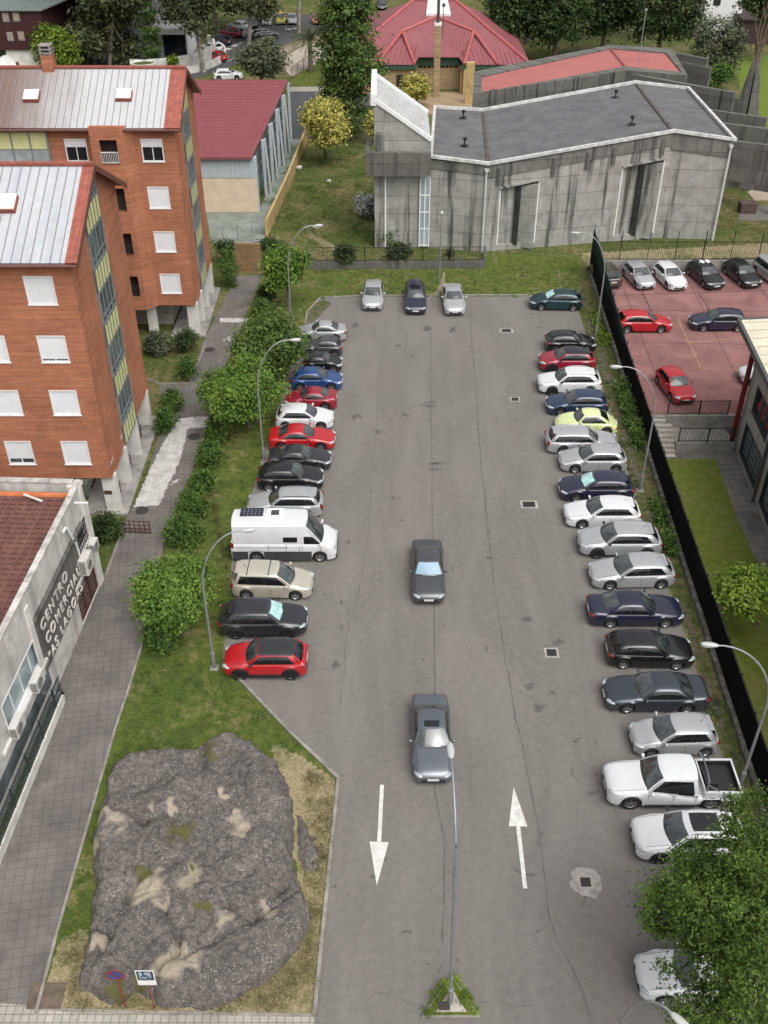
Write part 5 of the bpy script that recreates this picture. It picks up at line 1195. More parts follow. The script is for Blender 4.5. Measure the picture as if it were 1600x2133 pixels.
railing('railing', 'black barred railing on the lower wall beside the steps', [(xs2+.1, y2-.1, LOW+.75), ((xs2+XB0)/2, y2-.1, LOW+.75), (XB0-.4, y2-.1, LOW+.75)], 1.15, M_BLACKM, .15, 2.2, 'black court railings')
mb = MB()
for k in range(7): mb.box((fx(59)+.3, COURT_S-.26-.34*(k+1), LOW), (xs2-.02 if k > 0 else xs0-.02, COURT_S-.26-.34*k, -.1-k*.2))
tag(mb.build('steps', plain('concrete steps', (.36, .335, .29), .9, var=.15)), 'concrete steps going down from the red court', 'steps')
mb = MB(); mb.box((fx(59)+.2, COURT_S-.25, LOW), (xs0-.01, COURT_S-.01, .05)); o = mb.build('court_edge', M_CONC); o['kind'] = 'structure'
# north wall of the court with tall fence on top
yN = NWALL_Y; xN0 = fx(yN)
mb = MB(); mb.box((xN0, yN, 0), (75, yN+.3, .98)); tag(mb.build('retaining_wall', concrete_mat('wall concrete', (.27, .265, .25), (.30, .29, .275), (4, 40), .5)), 'long grey concrete wall behind the cars on the red court', 'retaining wall', 'court retaining walls')
railing('railing_fence', 'dark barred fence with tall posts on the wall behind the red court', [(xN0+.1, yN+.15, .98), (xN0+10, yN+.15, .98), (xN0+20, yN+.15, .98), (xN0+34, yN+.15, .98)], 1.75, M_BLACKM, .16, 2.6, posth=2.7)
gN = softsurf('church_lawn', [(1200, 524), (1206, 556), (1260, 548), (1620, 540), (1620, 500), (1500, 508)], M_GRASSDRY, .012, 1.5)

# the boundary fence with black netting
tX = thing('netting_fence', 'long fence hung with black netting between car park and red court', 'fence', (fx(50), 50, 0)); oX = -Vector(tX.location)
ys = list(np.linspace(14, 85.6, 31))
def ht(y): return 2.25 if y < 66 else 2.25+(y-66)/(85.6-66)*1.5
mb = MB()
for a, c in zip(ys, ys[1:]):
    xa_, xc_ = fx(a), fx(c); sag = .06
    for s in (-.015, .015): pass
    mid = (a+c)/2
    mb.prism([(xa_-.012, a), (xa_+.012, a), (xc_+.012, c), (xc_-.012, c)], .38, [ht(a), ht(a), ht(c), ht(c)])
netb = MB(); netg = MB()
for a, c in zip(ys, ys[1:]):
    xa_, xc_ = fx(a), fx(c); lo_a, lo_c = .38, .38
    split = lambda y: min(ht(y), 2.05+.25*math.sin(y*.7)) if y > 63 else ht(y)
    netb.prism([(xa_-.012, a), (xa_+.012, a), (xc_+.012, c), (xc_-.012, c)], .38, [split(a)]*2+[split(c)]*2)
    if ht(c) > split(c)+.1: netg.prism([(xa_-.012, a), (xa_+.012, a), (xc_+.012, c), (xc_-.012, c)], [split(a)+.003]*2+[split(c)+.003]*2, [ht(a)+.004]*2+[ht(c)+.004]*2)
_mv(netb, oX).build('black_netting', plain('black shade netting', (.006, .006, .007), .95, spec=.1, var=.3, vscale=.8), tX)
_mv(netg, oX).build('green_netting', plain('dark green netting', (.018, .045, .038), .9, spec=.1, var=.3, vscale=.8), tX)
for i, y in enumerate(ys): mb = MB(); mb.bar((fx(y)+.06, y, 0), (fx(y)+.06, y, ht(y)+(.15 if y < 66 else .4)), .06); _mv(mb, oX).build('post', M_BLACKM if y < 60 else M_GREENM, tX)
mb = MB()
for a, c in zip(ys, ys[1:]): mb.bar((fx(a)+.04, a, ht(a)+.02), (fx(c)+.04, c, ht(c)+.02), .04)
_mv(mb, oX).build('top_wire', M_BLACKM, tX)
m, nt, b = newmat('rubble stone wall'); v = coords(nt)
vo = nn(nt, 'ShaderNodeTexVoronoi', Scale=2.6); nt.links.new(v, vo.inputs['Vector'])
c = mix(nt, ramp(nt, noise(nt, v, 3, 5), .3, .7), (.11, .105, .095), (.25, .235, .21)); c = mix(nt, ramp(nt, vo.outputs['Distance'], .3, .6, (0,)*3, (.7,)*3), c, (.06, .062, .04))
nt.links.new(c, b.inputs['Base Color']); setin(b, Roughness=.95); M_RUB = m
mb = MB()
for a, c in zip(ys, ys[1:]): mb.prism([(fx(a)-.22, a), (fx(a)+.1, a), (fx(c)+.1, c), (fx(c)-.22, c)], LOW-.2, .36+.04*math.sin(a*1.7))
tag(mb.build('boundary_wall', M_RUB), 'low rubble stone wall under the black netting fence', 'stone wall')

# church meadow railing on its low wall
pts = [G(642, 560), G(760, 560), G(880, 559), G(1008, 558)]
mb = MB(); a, c = pts[0], pts[-1]; mb.bar(a+Vector((0, 0, .35)), c+Vector((0, 0, .35)), .28, .70); mb.bar(c+Vector((0, 0, .351)), G(1010, 530)+Vector((0, 0, .351)), .26, .69)
tag(mb.build('garden_wall', M_CHURCHD), 'low dark wall under the railing of the church meadow', 'garden wall')
railing('railing_fence', 'rusty barred railing along the church meadow behind the top row of cars', [p+Vector((0, 0, .7)) for p in pts], 1.35, plain('rusty railing', (.055, .045, .038), .8, .2, var=.3), .17, 2.5)

# ------------------------------------------------------------------ far buildings along the top edge
def winrow(t, o_, pts, w_, h_, y, mat=M_GLASSB, fr=None):
    for x, z in pts:
        mb = MB(); mb.box((x-w_/2, y-.06, z-h_/2), (x+w_/2, y+.02, z+h_/2)); f = _mv(mb, o_).build('window', fr or plain('taupe window frame', (.26, .23, .20), .6), t)
        mb = MB(); mb.box((x-w_/2+.15, y-.09, z-h_/2+.15), (x+w_/2-.15, y-.065, z+h_/2-.15)); _mv(mb, o_).build('pane', mat, f)
yM = 150.0
xm1 = xat(76, yM, 12); xm0 = xat(-160, yM, 12)
q = onY(60, 22, yM); zM = q.z; zm = onY(40, 104, yM).z
tM = thing('maroon_building', 'maroon clad building with grey metal roof and white ground floor', 'building', (xm1-8, yM+8, 0)); oM = -Vector(tM.location)
mb = MB(); mb.box((xm0, yM, zm), (xm1, yM+22, zM)); _mv(mb, oM).build('wall', plain('maroon cladding', (.055, .014, .018), .6, var=.15), tM)
mb = MB(); mb.box((xm0, yM+.3, 0), (xm1-.3, yM+21, zm-.002)); _mv(mb, oM).build('ground_floor', M_WHITEOLD, tM)
mb = MB()
for k in range(70): x = xm1-.2-k*.4; mb.box((x-.03, yM-.05, zm+.05), (x+.03, yM, zM-.1))
_mv(mb, oM).build('cladding_ribs', plain('dark maroon rib', (.04, .01, .013), .6), tM)
mb = MB(); mb.prism([(xm0, yM-.4), (xm1+.3, yM-.4), (xm1+4.5, yM+22), (xm0, yM+22)], zM+.003, zM+.25); _mv(mb, oM).build('roof', plain('grey green roof metal', (.20, .23, .23), .5, var=.1), tM)
rr_ = MB()
for k in range(40): x = xm1-k*.6; rr_.bar((x, yM-.3, zM+.28), (x+3.5*max(0, 1-k/40), yM+22, zM+.28), .08, .06)
_mv(rr_, oM).build('roof_seams', plain('roof seam grey', (.12, .14, .14), .5), tM)
winrow(tM, oM, [(xat(12, yM, 9), onY(12, 36, yM).z), (xat(34, yM, 9), onY(34, 35, yM).z), (xat(20, yM, 7), onY(20, 76, yM).z), (xat(43, yM, 7), onY(43, 75, yM).z)], .9, 1.15, yM, plain('beige blind', (.33, .27, .23), .5))
mb = MB(); x = xat(34, yM, 2); mb.box((x-.5, yM+.22, 0), (x+.5, yM+.28, 3.2)); _mv(mb, oM).build('door', plain('brown door', (.09, .05, .035), .6), tM)
mb = MB(); x = xat(12, yM, 2); mb.box((x-.5, yM+.22, 2.5), (x+.5, yM+.28, 5)); _mv(mb, oM).build('window', M_GLASS, tM)
# white round building
yR = 165.0; xr_ = xat(300, yR, 3)
tR = thing('white_building', 'white building with curved ramp wall and tall dark window beyond the brick block', 'building', (xr_, yR, 0))
mb = MB(); mb.box((-9, 2, 0), (6.2, 14, 12)); mb.box((1.5, -2, 4.2), (6.5, 2, 4.9)); mb.build('wall', M_WHITE, tR)
mb = MB(); mb.box((3.6, 1.9, 5.4), (5.0, 2.0, 11.5)); mb.box((2.5, 1.9, .3), (6.0, 2.0, 3.6)); mb.build('window', M_GLASS, tR)
for rad, h_, nm in ((9.2, 2.2, 'curved_ramp_wall'), (10.8, 1.0, 'curved_ramp_wall')):
    mb = MB(); pp = []
    for k in range(17):
        a = R(-100+k*8.5); pp.append((math.cos(a)*rad+1.0, math.sin(a)*rad*1.15+2.0))
    for a, c in zip(pp, pp[1:]): mb.bar((a[0], a[1], h_/2), (c[0], c[1], h_/2), .3, h_)
    mb.build(nm, M_WHITEOLD, tR)
mb = MB(); mb.ell((1.0, 2.0, .02), (9.0, 10.2, .04), 28, 4); mb.build('ramp_floor', plain('dark ramp floor', (.16, .16, .165), .8), tR)
qp = G(303, 163); mb = MB(); mb.lathe([(1.5, 0), (1.9, 2.2), (1.7, 2.2), (1.6, 1.9)], 16, 'Z'); tag(mb.build('round_planter', M_WHITE, loc=qp), 'round white planter with clipped grass below the cypress', 'planter')
mb = MB(); mb.lathe([(.001, 2.0), (1.65, 1.95)], 16, 'Z'); tag(mb.build('clipped_grass', M_GRASS, loc=qp), 'clipped grass in the round white planter', 'grass', kind='stuff')
# red arcade with garage bays
yA = 228.0
tA = thing('arcade_building', 'dark red arcade building with open bays along the street', 'building', (xat(720, yA, 0), yA, 0)); xw = 22
mb = MB(); mb.box((-xw, 4, 0), (xw, 10, 9)); mb.box((-xw, 0, 3.4), (xw, 4, 9)); mb.build('wall', plain('dark red wall', (.13, .022, .022), .8, var=.15), tA)
for k in range(12): x = -xw+k*(2*xw-.6)/11; mb = MB(); mb.box((x, 0, 0), (x+.6, 1, 3.39)); mb.build('pillar', plain('pale pillar', (.42, .36, .32), .8), tA)
mb = MB(); mb.box((-xw, .05, 3.1), (xw, .25, 3.38)); mb.build('lintel', plain('pale pillar', (.42, .36, .32), .8), tA)
# white house behind the dark trees
q = G(1495, 80); tW = thing('white_house', 'white house wall showing between the dark trees at the top right', 'house', (q.x, q.y, 0))
mb = MB(); mb.box((-3, 0, 0), (3.2, 9, 9)); mb.build('wall', M_WHITE, tW)
mb = MB(); mb.add([(-3.4, -.4, 9), (3.6, -.4, 9), (3.6, 9.4, 9), (-3.4, 9.4, 9), (.1, 4.5, 11)], [(0, 1, 4), (1, 2, 4), (2, 3, 4), (3, 0, 4)]); mb.build('roof', M_TILERED, tW)
mb = MB(); mb.box((-1.8, -.04, 5), (-.6, 0, 7)); mb.build('window', M_GLASS, tW)
mb = MB(); q = G(1590, 92); mb.box((q.x-4, q.y, 0), (q.x+8, q.y+8, 3.5)); mb.box((q.x-4.3, q.y-.3, 3.503), (q.x+8.3, q.y+8.3, 3.8)); tag(mb.build('shed', plain('dark shed boards', (.05, .03, .028), .8, var=.2)), 'low dark shed beyond the lawn at the right edge', 'shed')
# fence of the far lawn
railing('railing_fence', 'dark barred fence along the far gravel footpath', [G(608, 165), G(656, 128)], 1.6, M_BROWNM, .4, 3.0)
# satellite dish behind the far brick block
q = onY(15, 135, 80.0); t = thing('satellite_dish', 'white satellite dish behind the roof ridge of the far brick block', 'satellite dish', (q.x, 80.0, 17.2))
me = MB().lathe([(.001, .16), (.3, .14), (.55, .06), (.68, 0), (.68, -.02), (.55, .03), (.001, .12)], 20, 'Y').mesh('reflector'); me.transform(Matrix.Rotation(R(-20), 4, 'X')); me.transform(Matrix.Translation((0, 0, q.z-17.2))); link('reflector', me, M_WHITE, t)
mb = MB(); mb.tube([(0, .25, 0), (0, .2, q.z-17.2)], .05, 6); mb.build('mast', M_STEELG, t)
mb = MB(); mb.box((q.x-1.3, 79.6, 17.0), (q.x-.75, 80.6, 20.4)); tag(mb.build('brick_stack', M_BRICK), 'orange brick stack beside the satellite dish', 'chimney')
# ------------------------------------------------------------------ vehicles
def paint(name, col, metal=.0, rough=.30):
    k = 'paint '+name
    if k in MATS: return MATS[k]
    m, nt, b = newmat(k); v = coords(nt)
    f = ramp(nt, noise(nt, v, 1.6, 4, .6), .3, .7)
    nt.links.new(mix(nt, f, tuple(c*.90 for c in col), col), b.inputs['Base Color'])
    r = nn(nt, 'ShaderNodeMapRange'); r.inputs['To Min'].default_value = rough-.05; r.inputs['To Max'].default_value = rough+.12; nt.links.new(noise(nt, v, 5, 5, .7), r.inputs['Value']); nt.links.new(r.outputs[0], b.inputs['Roughness'])
    setin(b, Metallic=metal, Coat_Weight=.8, Coat_Roughness=.06, Specular_IOR_Level=.5); MATS[k] = m; return m
PT = dict(white=paint('white', (.62, .63, .635)), silver=paint('silver', (.43, .44, .45), .4, .36), grey=paint('grey', (.085, .088, .095), .5, .30), darkgrey=paint('dark grey', (.030, .033, .037), .35, .3), black=paint('black', (.007, .007, .008)),
          navy=paint('navy', (.012, .014, .035)), blue=paint('blue', (.02, .065, .20), .2), slate=paint('slate blue', (.022, .042, .085), .3), red=paint('red', (.40, .008, .013)), darkred=paint('crimson', (.25, .010, .025)), teal=paint('teal', (.006, .035, .045), .2),
          lime=paint('lime', (.62, .68, .34)), beige=paint('beige', (.52, .48, .40), .35, .35), brown=paint('grey brown', (.075, .07, .062), .3), yellow=paint('yellow', (.62, .50, .02)), green=paint('pale green', (.4, .5, .4)), orange=paint('orange', (.45, .10, .04)), bluegrey=paint('blue grey', (.055, .066, .082), .55, .3), skygrey=paint('sky lightened dark grey', (.15, .165, .185), .6, .28))
M_CGLASS = plain('car side glass', (.010, .012, .013), .05, var=.15, spec=.7, coat=.3)
M_WGLASS = plain('car windscreen glass', (.060, .072, .072), .06, var=.5, vscale=1.6, spec=.9, coat=1.0)
M_TYRE = plain('tyre rubber', (.013, .013, .014), .85)
M_RIM = plain('alloy rim', (.34, .345, .35), .35, .7)
M_RIMD = plain('dark alloy rim', (.045, .045, .05), .4, .6)
M_LAMP = plain('headlamp lens', (.38, .41, .43), .12, .1, coat=.5)
M_TAIL = plain('tail lamp lens', (.20, .008, .010), .2, coat=.5)
M_TRIM = plain('black plastic trim', (.016, .016, .017), .6)
M_PLATE = plain('number plate', (.62, .62, .60), .5, var=.04)
M_CHROME = plain('chrome', (.55, .55, .56), .2, .9)
M_SHADE = plain('foil sunshade', (.42, .66, .64), .35, var=.18, vscale=2.2)

def sm(x, xs, ys):
    """smooth monotone-ish interpolation"""
    if x <= xs[0]: return ys[0]
    for i in range(len(xs)-1):
        if x <= xs[i+1]:
            t = (x-xs[i])/(xs[i+1]-xs[i]); h = xs[i+1]-xs[i]
            def sl(k):
                if k <= 0 or k >= len(xs)-1: return (ys[min(k+1, len(xs)-1)]-ys[max(k-1, 0)])/(xs[min(k+1, len(xs)-1)]-xs[max(k-1, 0)])
                a = (ys[k]-ys[k-1])/(xs[k]-xs[k-1]); b_ = (ys[k+1]-ys[k])/(xs[k+1]-xs[k]); return 0 if a*b_ <= 0 else 2*a*b_/(a+b_)
            m0, m1 = sl(i)*h, sl(i+1)*h; t2, t3 = t*t, t*t*t
            return ys[i]*(2*t3-3*t2+1)+m0*(t3-2*t2+t)+ys[i+1]*(3*t2-2*t3)+m1*(t3-t2)
    return ys[-1]
# type: L W H | wheelbase, front overhang, wheel radius | windscreen base/top (from front), rear glass top/base (from rear), belt front/rear z, bonnet z, deck z, side-roof inset
CT = dict(
 hatch=dict(L=4.2, W=1.77, H=1.47, wb=2.58, fo=.88, r=.32, w0=1.12, w1=1.95, r1=.55, r0=.12, zc=.97, zb=1.00, zh=.80, zd=.98, ro=.74),
 coupe=dict(L=4.4, W=1.80, H=1.40, wb=2.6, fo=.93, r=.33, w0=1.30, w1=2.05, r1=1.35, r0=.55, zc=.94, zb=.97, zh=.74, zd=.95, ro=.70),
 sedan=dict(L=4.65, W=1.78, H=1.43, wb=2.7, fo=.93, r=.32, w0=1.32, w1=2.1, r1=1.40, r0=.66, zc=.95, zb=.97, zh=.78, zd=.98, ro=.71),
 estate=dict(L=4.65, W=1.78, H=1.47, wb=2.7, fo=.93, r=.32, w0=1.28, w1=2.02, r1=.50, r0=.10, zc=.96, zb=.98, zh=.79, zd=.97, ro=.73),
 suv=dict(L=4.35, W=1.83, H=1.62, wb=2.62, fo=.90, r=.36, w0=1.10, w1=1.85, r1=.62, r0=.14, zc=1.08, zb=1.10, zh=.95, zd=1.08, ro=.73),
 mpv=dict(L=4.35, W=1.80, H=1.64, wb=2.68, fo=.86, r=.32, w0=.90, w1=1.80, r1=.35, r0=.08, zc=1.02, zb=1.04, zh=.85, zd=1.02, ro=.76),
 mini=dict(L=3.65, W=1.66, H=1.50, wb=2.37, fo=.72, r=.29, w0=.85, w1=1.65, r1=.40, r0=.08, zc=.98, zb=1.02, zh=.82, zd=1.0, ro=.75),
 beetle=dict(L=4.1, W=1.73, H=1.50, wb=2.51, fo=.80, r=.33, w0=1.15, w1=1.72, r1=1.25, r0=.42, zc=1.0, zb=1.0, zh=.70, zd=.90, ro=.66),
 pickup=dict(L=5.3, W=1.87, H=1.80, wb=3.2, fo=.92, r=.40, w0=1.38, w1=2.05, r1=1.80, r0=1.62, zc=1.18, zb=1.20, zh=1.05, zd=.78, ro=.74),
 van=dict(L=5.95, W=2.05, H=2.52, wb=3.6, fo=.95, r=.36, w0=.72, w1=1.65, r1=.06, r0=.02, zc=1.30, zb=1.32, zh=1.02, zd=1.32, ro=.86),
)
def make_car(kind, col, loc, rz, label, cat='car', group=None, L=None, roof=None, rim='alloy', extras=(), lite=False, name='parked_car', scale=1.0):
    c = dict(CT[kind]); P_ = c['L']; k = (L or P_)/P_
    L = P_*k; W = c['W']*(k**.35); H = c['H']*(k**.25); hw = W/2
    wb, fo, r = c['wb']*k, c['fo']*k, c['r']
    xf, xr = L/2, -L/2
    w0, w1, r1, r0 = xf-c['w0']*k, xf-c['w1']*k, xr+c['r1']*k, xr+c['r0']*k
    zc, zb, zh, zd = c['zc'], c['zb'], c['zh'], c['zd']; zl = .17 if kind not in ('suv', 'pickup') else .28
    xa, xb = xf-fo, xf-fo-wb; Ra = r+.07
    t = thing(name, label, cat, loc, rz, group); body = PT[col] if isinstance(col, str) else col
    # --- plan and side profiles
    def wid(x):
        d = min(xf-x, x-xr); f = xf-x < x-xr
        e = (.72, .86, .95, .985, 1.0) if f else (.78, .90, .965, .99, 1.0)
        if kind == 'van': e = (.80, .90, .97, .99, 1) if f else (.97, .99, 1, 1, 1)
        return hw*sm(d, (0, .10, .32, .65, 1.2), e)
    def top(x):
        if kind == 'beetle': return sm(x, (xr, xr+.12, xr+.45, r0+.1, w0, xf-.55, xf-.15, xf), (.50, .68, .86, .97, zc, .86, .66, .48))
        if kind == 'van': return sm(x, (xr, r0+.3, w0, xf-.25, xf-.06, xf), (zb, zb, zc, zh, .86, .66))
        return sm(x, (xr, xr+.05, xr+.22, r0+.05, w0, w0+.12, xf-.42, xf-.12, xf), (zd-.20, zd-.06, zd, zb-.0 if kind != 'pickup' else zd, zc, zc-.02, zh, zh-.10, zh-.24))
    xs = set([xr, xr+.03, xr+.09, xr+.18, xr+.32, xf, xf-.03, xf-.08, xf-.16, xf-.28, xf-.42, xf-.6, w0, w0-.3, r0])
    for xc in (xa, xb):
        for j in range(9): xs.add(xc+Ra*math.cos(math.pi*j/8))
    for j in range(12): xs.add(xr+.4+(L-1.0)*j/11)
    xs = sorted(x for x in xs if xr <= x <= xf); xs = [x for i, x in enumerate(xs) if i == 0 or x-xs[i-1] > .018]
    if xs[-1] < xf-1e-6: xs[-1] = xf
    def low(x):
        e = min(xf-x, x-xr); z = zl+.10*max(0, 1-e/.35)
        for xc in (xa, xb):
            d = abs(x-xc)
            if d < Ra: z = max(z, r+math.sqrt(max(0, Ra*Ra-d*d)))
        return z
    mb = MB(); prof = []
    for x in xs:
        w_, zt, zz = wid(x), top(x), low(x); zz = min(zz, zt-.06); h = zt-zz; cr = .03
        fl = .012 if any(abs(x-q) < Ra+.08 for q in (xa, xb)) else 0
        half = [(0, zt+cr), (.45*w_, zt+cr*.75), (.76*w_, zt+cr*.2), (.89*w_, zt-.025), (.955*w_, zt-.085), (.985*w_, zt-.17 if h > .4 else zt-h*.45), (w_+fl, zz+h*.50), (.992*w_+fl, zz+h*.25), (.978*w_+fl, zz+.02), (.90*w_, zz), (0, zz)]
        prof.append([(x, y, z) for y, z in half]+[(x, -y, z) for y, z in half[-2:0:-1]])
    n = len(prof[0]); v = [p for pr in prof for p in pr]; f = []
    for i in range(len(prof)-1):
        for j in range(n): j2 = (j+1) % n; f.append((i*n+j, i*n+j2, (i+1)*n+j2, (i+1)*n+j))
    f.append(tuple(range(n))); f.append(tuple((len(prof)-1)*n+j for j in reversed(range(n))))
    mb.add(v, f)
    # --- greenhouse patches
    wbase = lambda x: wid(x)*.935
    wroof = lambda x: hw*c['ro']*(1-.05*((x-(w1+r1)/2)/max(.3, (w1-r1)/2))**2)
    cw = .22 if kind not in ('van', 'pickup') else .12
    xm = w1*.55+r1*.45
    def zroof(x): return H - (.045 if kind not in ('van', 'pickup', 'mpv') else .03)*((x-xm)/((w1-r1)/2+.01))**2 - (.03 if kind in ('hatch', 'suv', 'mini') and x < xm else 0)*((x-xm)/((w1-r1)/2))**2
    def rp(x, u): return Vector((x, u*wroof(x), zroof(x)-.035*u*u-.045*abs(u)**6))
    def bp(x, u): return Vector((x, u*wbase(x), top(x)-.045*u*u-.005))
    wsb = lambda u: bp(w0-cw*u*u, u); wst = lambda u: rp(w1-.10*u*u, u)
    rrb = lambda u: bp(r0+.10*u*u, u); rrt = lambda u: rp(r1+.07*u*u, u)
    def lerpb(a, b_, v_, n_, bl): return a.lerp(b_, v_)+n_*bl*4*v_*(1-v_)
    ws = lambda u, v_: lerpb(wsb(u), wst(u), v_, Vector((.5, 0, .86)), .025)
    rw = lambda u, v_: lerpb(rrb(u), rrt(u), v_, Vector((-.6, 0, .8)), .02)
    xA0, xA1, xD0, xD1 = w0-cw, w1-.10, r0+.10, r1+.07
    side = lambda s: (lambda u, v_: lerpb(bp(xA0+(xD0-xA0)*u, s), rp(xA1+(xD1-xA1)*u, s), v_, Vector((0, s, .3)), .035))
    rfp = lambda u, v_: rp((w1-.10*u*u)+((r1+.07*u*u)-(w1-.10*u*u))*v_, u)
    def grid(mb, fn, us, vs):
        nu, nv = len(us), len(vs); vv = [fn(u, q) for q in vs for u in us]; ff = []
        for i in range(nv-1):
            for j in range(nu-1): ff.append((i*nu+j, i*nu+j+1, (i+1)*nu+j+1, (i+1)*nu+j))
        mb.add(vv, ff)
    U9 = [-1, -.92, -.75, -.4, 0, .4, .75, .92, 1]; V5 = [0, .25, .5, .75, 1]; U7 = [j/8 for j in range(9)]
    grid(mb, ws, U9, V5); grid(mb, rw, U9, V5)
    for s in (1, -1): grid(mb, side(s), U7, V5)
    rmb = MB() if roof else mb
    grid(rmb, rfp, U9, U7)
    b_ = mb.build('body', body, t, smooth=38, merge=True)
    if roof:
        rmb.v = [tuple(Vector(p)+Vector((0, 0, .006))) for p in rmb.v]; rmb.build('roof', PT[roof], t, smooth=38)
    # --- glass and lamps: patches lifted off the shell
    def panel(nm, fn, quad, mat, par=t, nu=6, nv=4, off=.007, sgn=1):
        (a, b2, c2, d2) = quad; vv = []
        def uvq(i, j):
            s_, q = i/nu, j/nv; return ((a[0]*(1-s_)+b2[0]*s_)*(1-q)+(d2[0]*(1-s_)+c2[0]*s_)*q, (a[1]*(1-s_)+b2[1]*s_)*(1-q)+(d2[1]*(1-s_)+c2[1]*s_)*q)
        for j in range(nv+1):
            for i in range(nu+1):
                u, q = uvq(i, j); p = fn(u, q); e = .01; du = fn(u+e, q)-fn(u-e, q); dv = fn(u, q+e)-fn(u, q-e); n_ = du.cross(dv).normalized()
                ref = Vector((p.x*.15, p.y, .6)) if True else n_
                if n_.dot(ref) < 0: n_ = -n_
                vv.append(p+n_*off)
        m_ = MB(); m_.add(vv, [(j*(nu+1)+i, j*(nu+1)+i+1, (j+1)*(nu+1)+i+1, (j+1)*(nu+1)+i) for j in range(nv) for i in range(nu)])
        return m_.build(nm, mat, par, smooth=60)
    panel('cowl', ws, [(-.93, .0), (.93, .0), (.92, .10), (-.92, .10)], M_TRIM, off=.004)
    panel('windscreen', ws, [(-.91, .085), (.91, .085), (.88, .955), (-.88, .955)], M_WGLASS, nu=8)
    if kind != 'van': panel('rear_window', rw, [(-.84, .12), (.84, .12), (.82, .93), (-.82, .93)], M_WGLASS if kind in ('sedan', 'coupe') else M_CGLASS, nu=8)
    for s in (1, -1):
        sd = side(s)
        if kind == 'van': cuts = [(.03, .12, .215, .03)]; ends = None
        if kind == 'van':
            sx = lambda x, q: sd((x-(xA0+(xA1-xA0)*q))/((xD0+(xD1-xD0)*q)-(xA0+(xA1-xA0)*q)), q)
            panel('side_window', sx, [(xA0-.02, .03), (xA0-.98, .02), (xA0-.98, .46), (xA0-.50, .46)], M_CGLASS)
            panel('side_window', sx, [(xA0-1.35, .12), (xA0-2.15, .12), (xA0-2.15, .42), (xA0-1.35, .42)], M_CGLASS)
            continue
        endu = {'hatch': .90, 'coupe': .93, 'sedan': .92, 'estate': .955, 'suv': .90, 'mpv': .95, 'mini': .90, 'beetle': .90, 'pickup': .93}[kind]
        sp = {'hatch': .49, 'coupe': .60, 'sedan': .50, 'estate': .42, 'suv': .48, 'mpv': .40, 'mini': .52, 'beetle': .62, 'pickup': .52}[kind]
        tr = endu-(.06 if kind not in ('estate', 'mpv') else .02)
        panel('pillar_trim', sd, [(.035, .09), (endu, .12), (tr, .89), (.035, .87)], M_TRIM, off=.004, nu=8)
        panel('side_window', sd, [(.05, .12), (sp-.012, .12), (sp-.012, .87), (.055, .85)], M_CGLASS)
        e2 = .73 if kind in ('estate', 'mpv') else endu-.015
        panel('side_window', sd, [(sp+.012, .12), (e2, .14), (e2 if e2 < endu-.05 else tr-.015, .86), (sp+.012, .87)], M_CGLASS)
        if e2 < .8: panel('side_window', sd, [(e2+.02, .14), (endu-.015, .16), (tr-.01, .85), (e2+.02, .86)], M_CGLASS)
    # --- wheels
    rimm = M_RIM if rim == 'alloy' else M_RIMD
    for xc in (xa, xb):
        for s in (1, -1):
            mb = MB(); yw = hw-.115
            mb.lathe([(r*.66, -.10), (r*.93, -.10), (r, -.06), (r, .06), (r*.93, .10), (r*.66, .10), (r*.62, .06)], 22, 'Y'); me = mb.mesh('wheel', 40)
            wh = link('wheel', me, M_TYRE, t, (xc, s*yw, r))
            m2 = MB(); m2.lathe([(r*.56, .055), (r*.64, .085), (r*.68, .095), (r*.68, .06)], 22, 'Y'); m2.lathe([(.001, .075), (r*.16, .075), (r*.17, .06)], 12, 'Y')
            for q in range(5):
                a = 2*math.pi*q/5+.3; d = Vector((math.cos(a), 0, math.sin(a))); m2.bar(d*r*.1+Vector((0, .06, 0)), d*r*.62+Vector((0, .07, 0)), .075, .03, up=(0, 1, 0))
            m2.lathe([(.001, .035), (r*.62, .035)], 18, 'Y')
            me2 = m2.mesh('rim', None)
            if s < 0: me2.transform(Matrix.Rotation(math.pi, 4, 'Z'))
            me2.materials.append(rimm); me2.materials.append(M_TRIM)
            for pl in me2.polygons:
                if pl.index >= len(me2.polygons)-18: pl.material_index = 1
            link('rim', me2, None, wh)
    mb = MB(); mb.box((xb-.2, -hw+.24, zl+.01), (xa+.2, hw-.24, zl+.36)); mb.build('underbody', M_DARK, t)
    # --- lamps, grille, plates, mirrors, handles
    for s in (1, -1):
        zz = top(xf-.22)-.10
        mb = MB(); y_ = wid(xf-.2)*.80
        if kind == 'beetle': mb.ell((xf-.30, s*.56, .66), (.17, .13, .13), 12, 8)
        else: mb.ell((xf-.20*k, s*y_, zz), (.27, .15, .085), 12, 6, -s*.62)
        mb.build('headlight', M_LAMP, t, smooth=60)
        mb = MB(); zt_ = top(xr+.1)-.14
        if kind in ('mpv', 'van', 'estate'): mb.ell((xr+.07, s*wid(xr+.05)*.93, zt_-.05), (.12, .08, .26), 10, 6, s*.4)
        else: mb.ell((xr+.12, s*wid(xr+.1)*.86, zt_), (.20, .12, .10), 10, 6, s*.6)
        mb.build('tail_light', M_TAIL, t, smooth=60)
        xm_ = w0-cw-.18 if kind != 'van' else w0-cw-.05; ym = s*(wid(xm_)+.10); zm_ = top(xm_)+.07
        mb = MB(); mb.ell((xm_, ym, zm_), (.085, .115, .075), 10, 6); mb.bar((xm_, s*(wid(xm_)-.1), zm_-.06), (xm_, ym, zm_-.03), .06, .04)
        mb.build('mirror', body if rim == 'alloy' else M_TRIM, t, smooth=60)
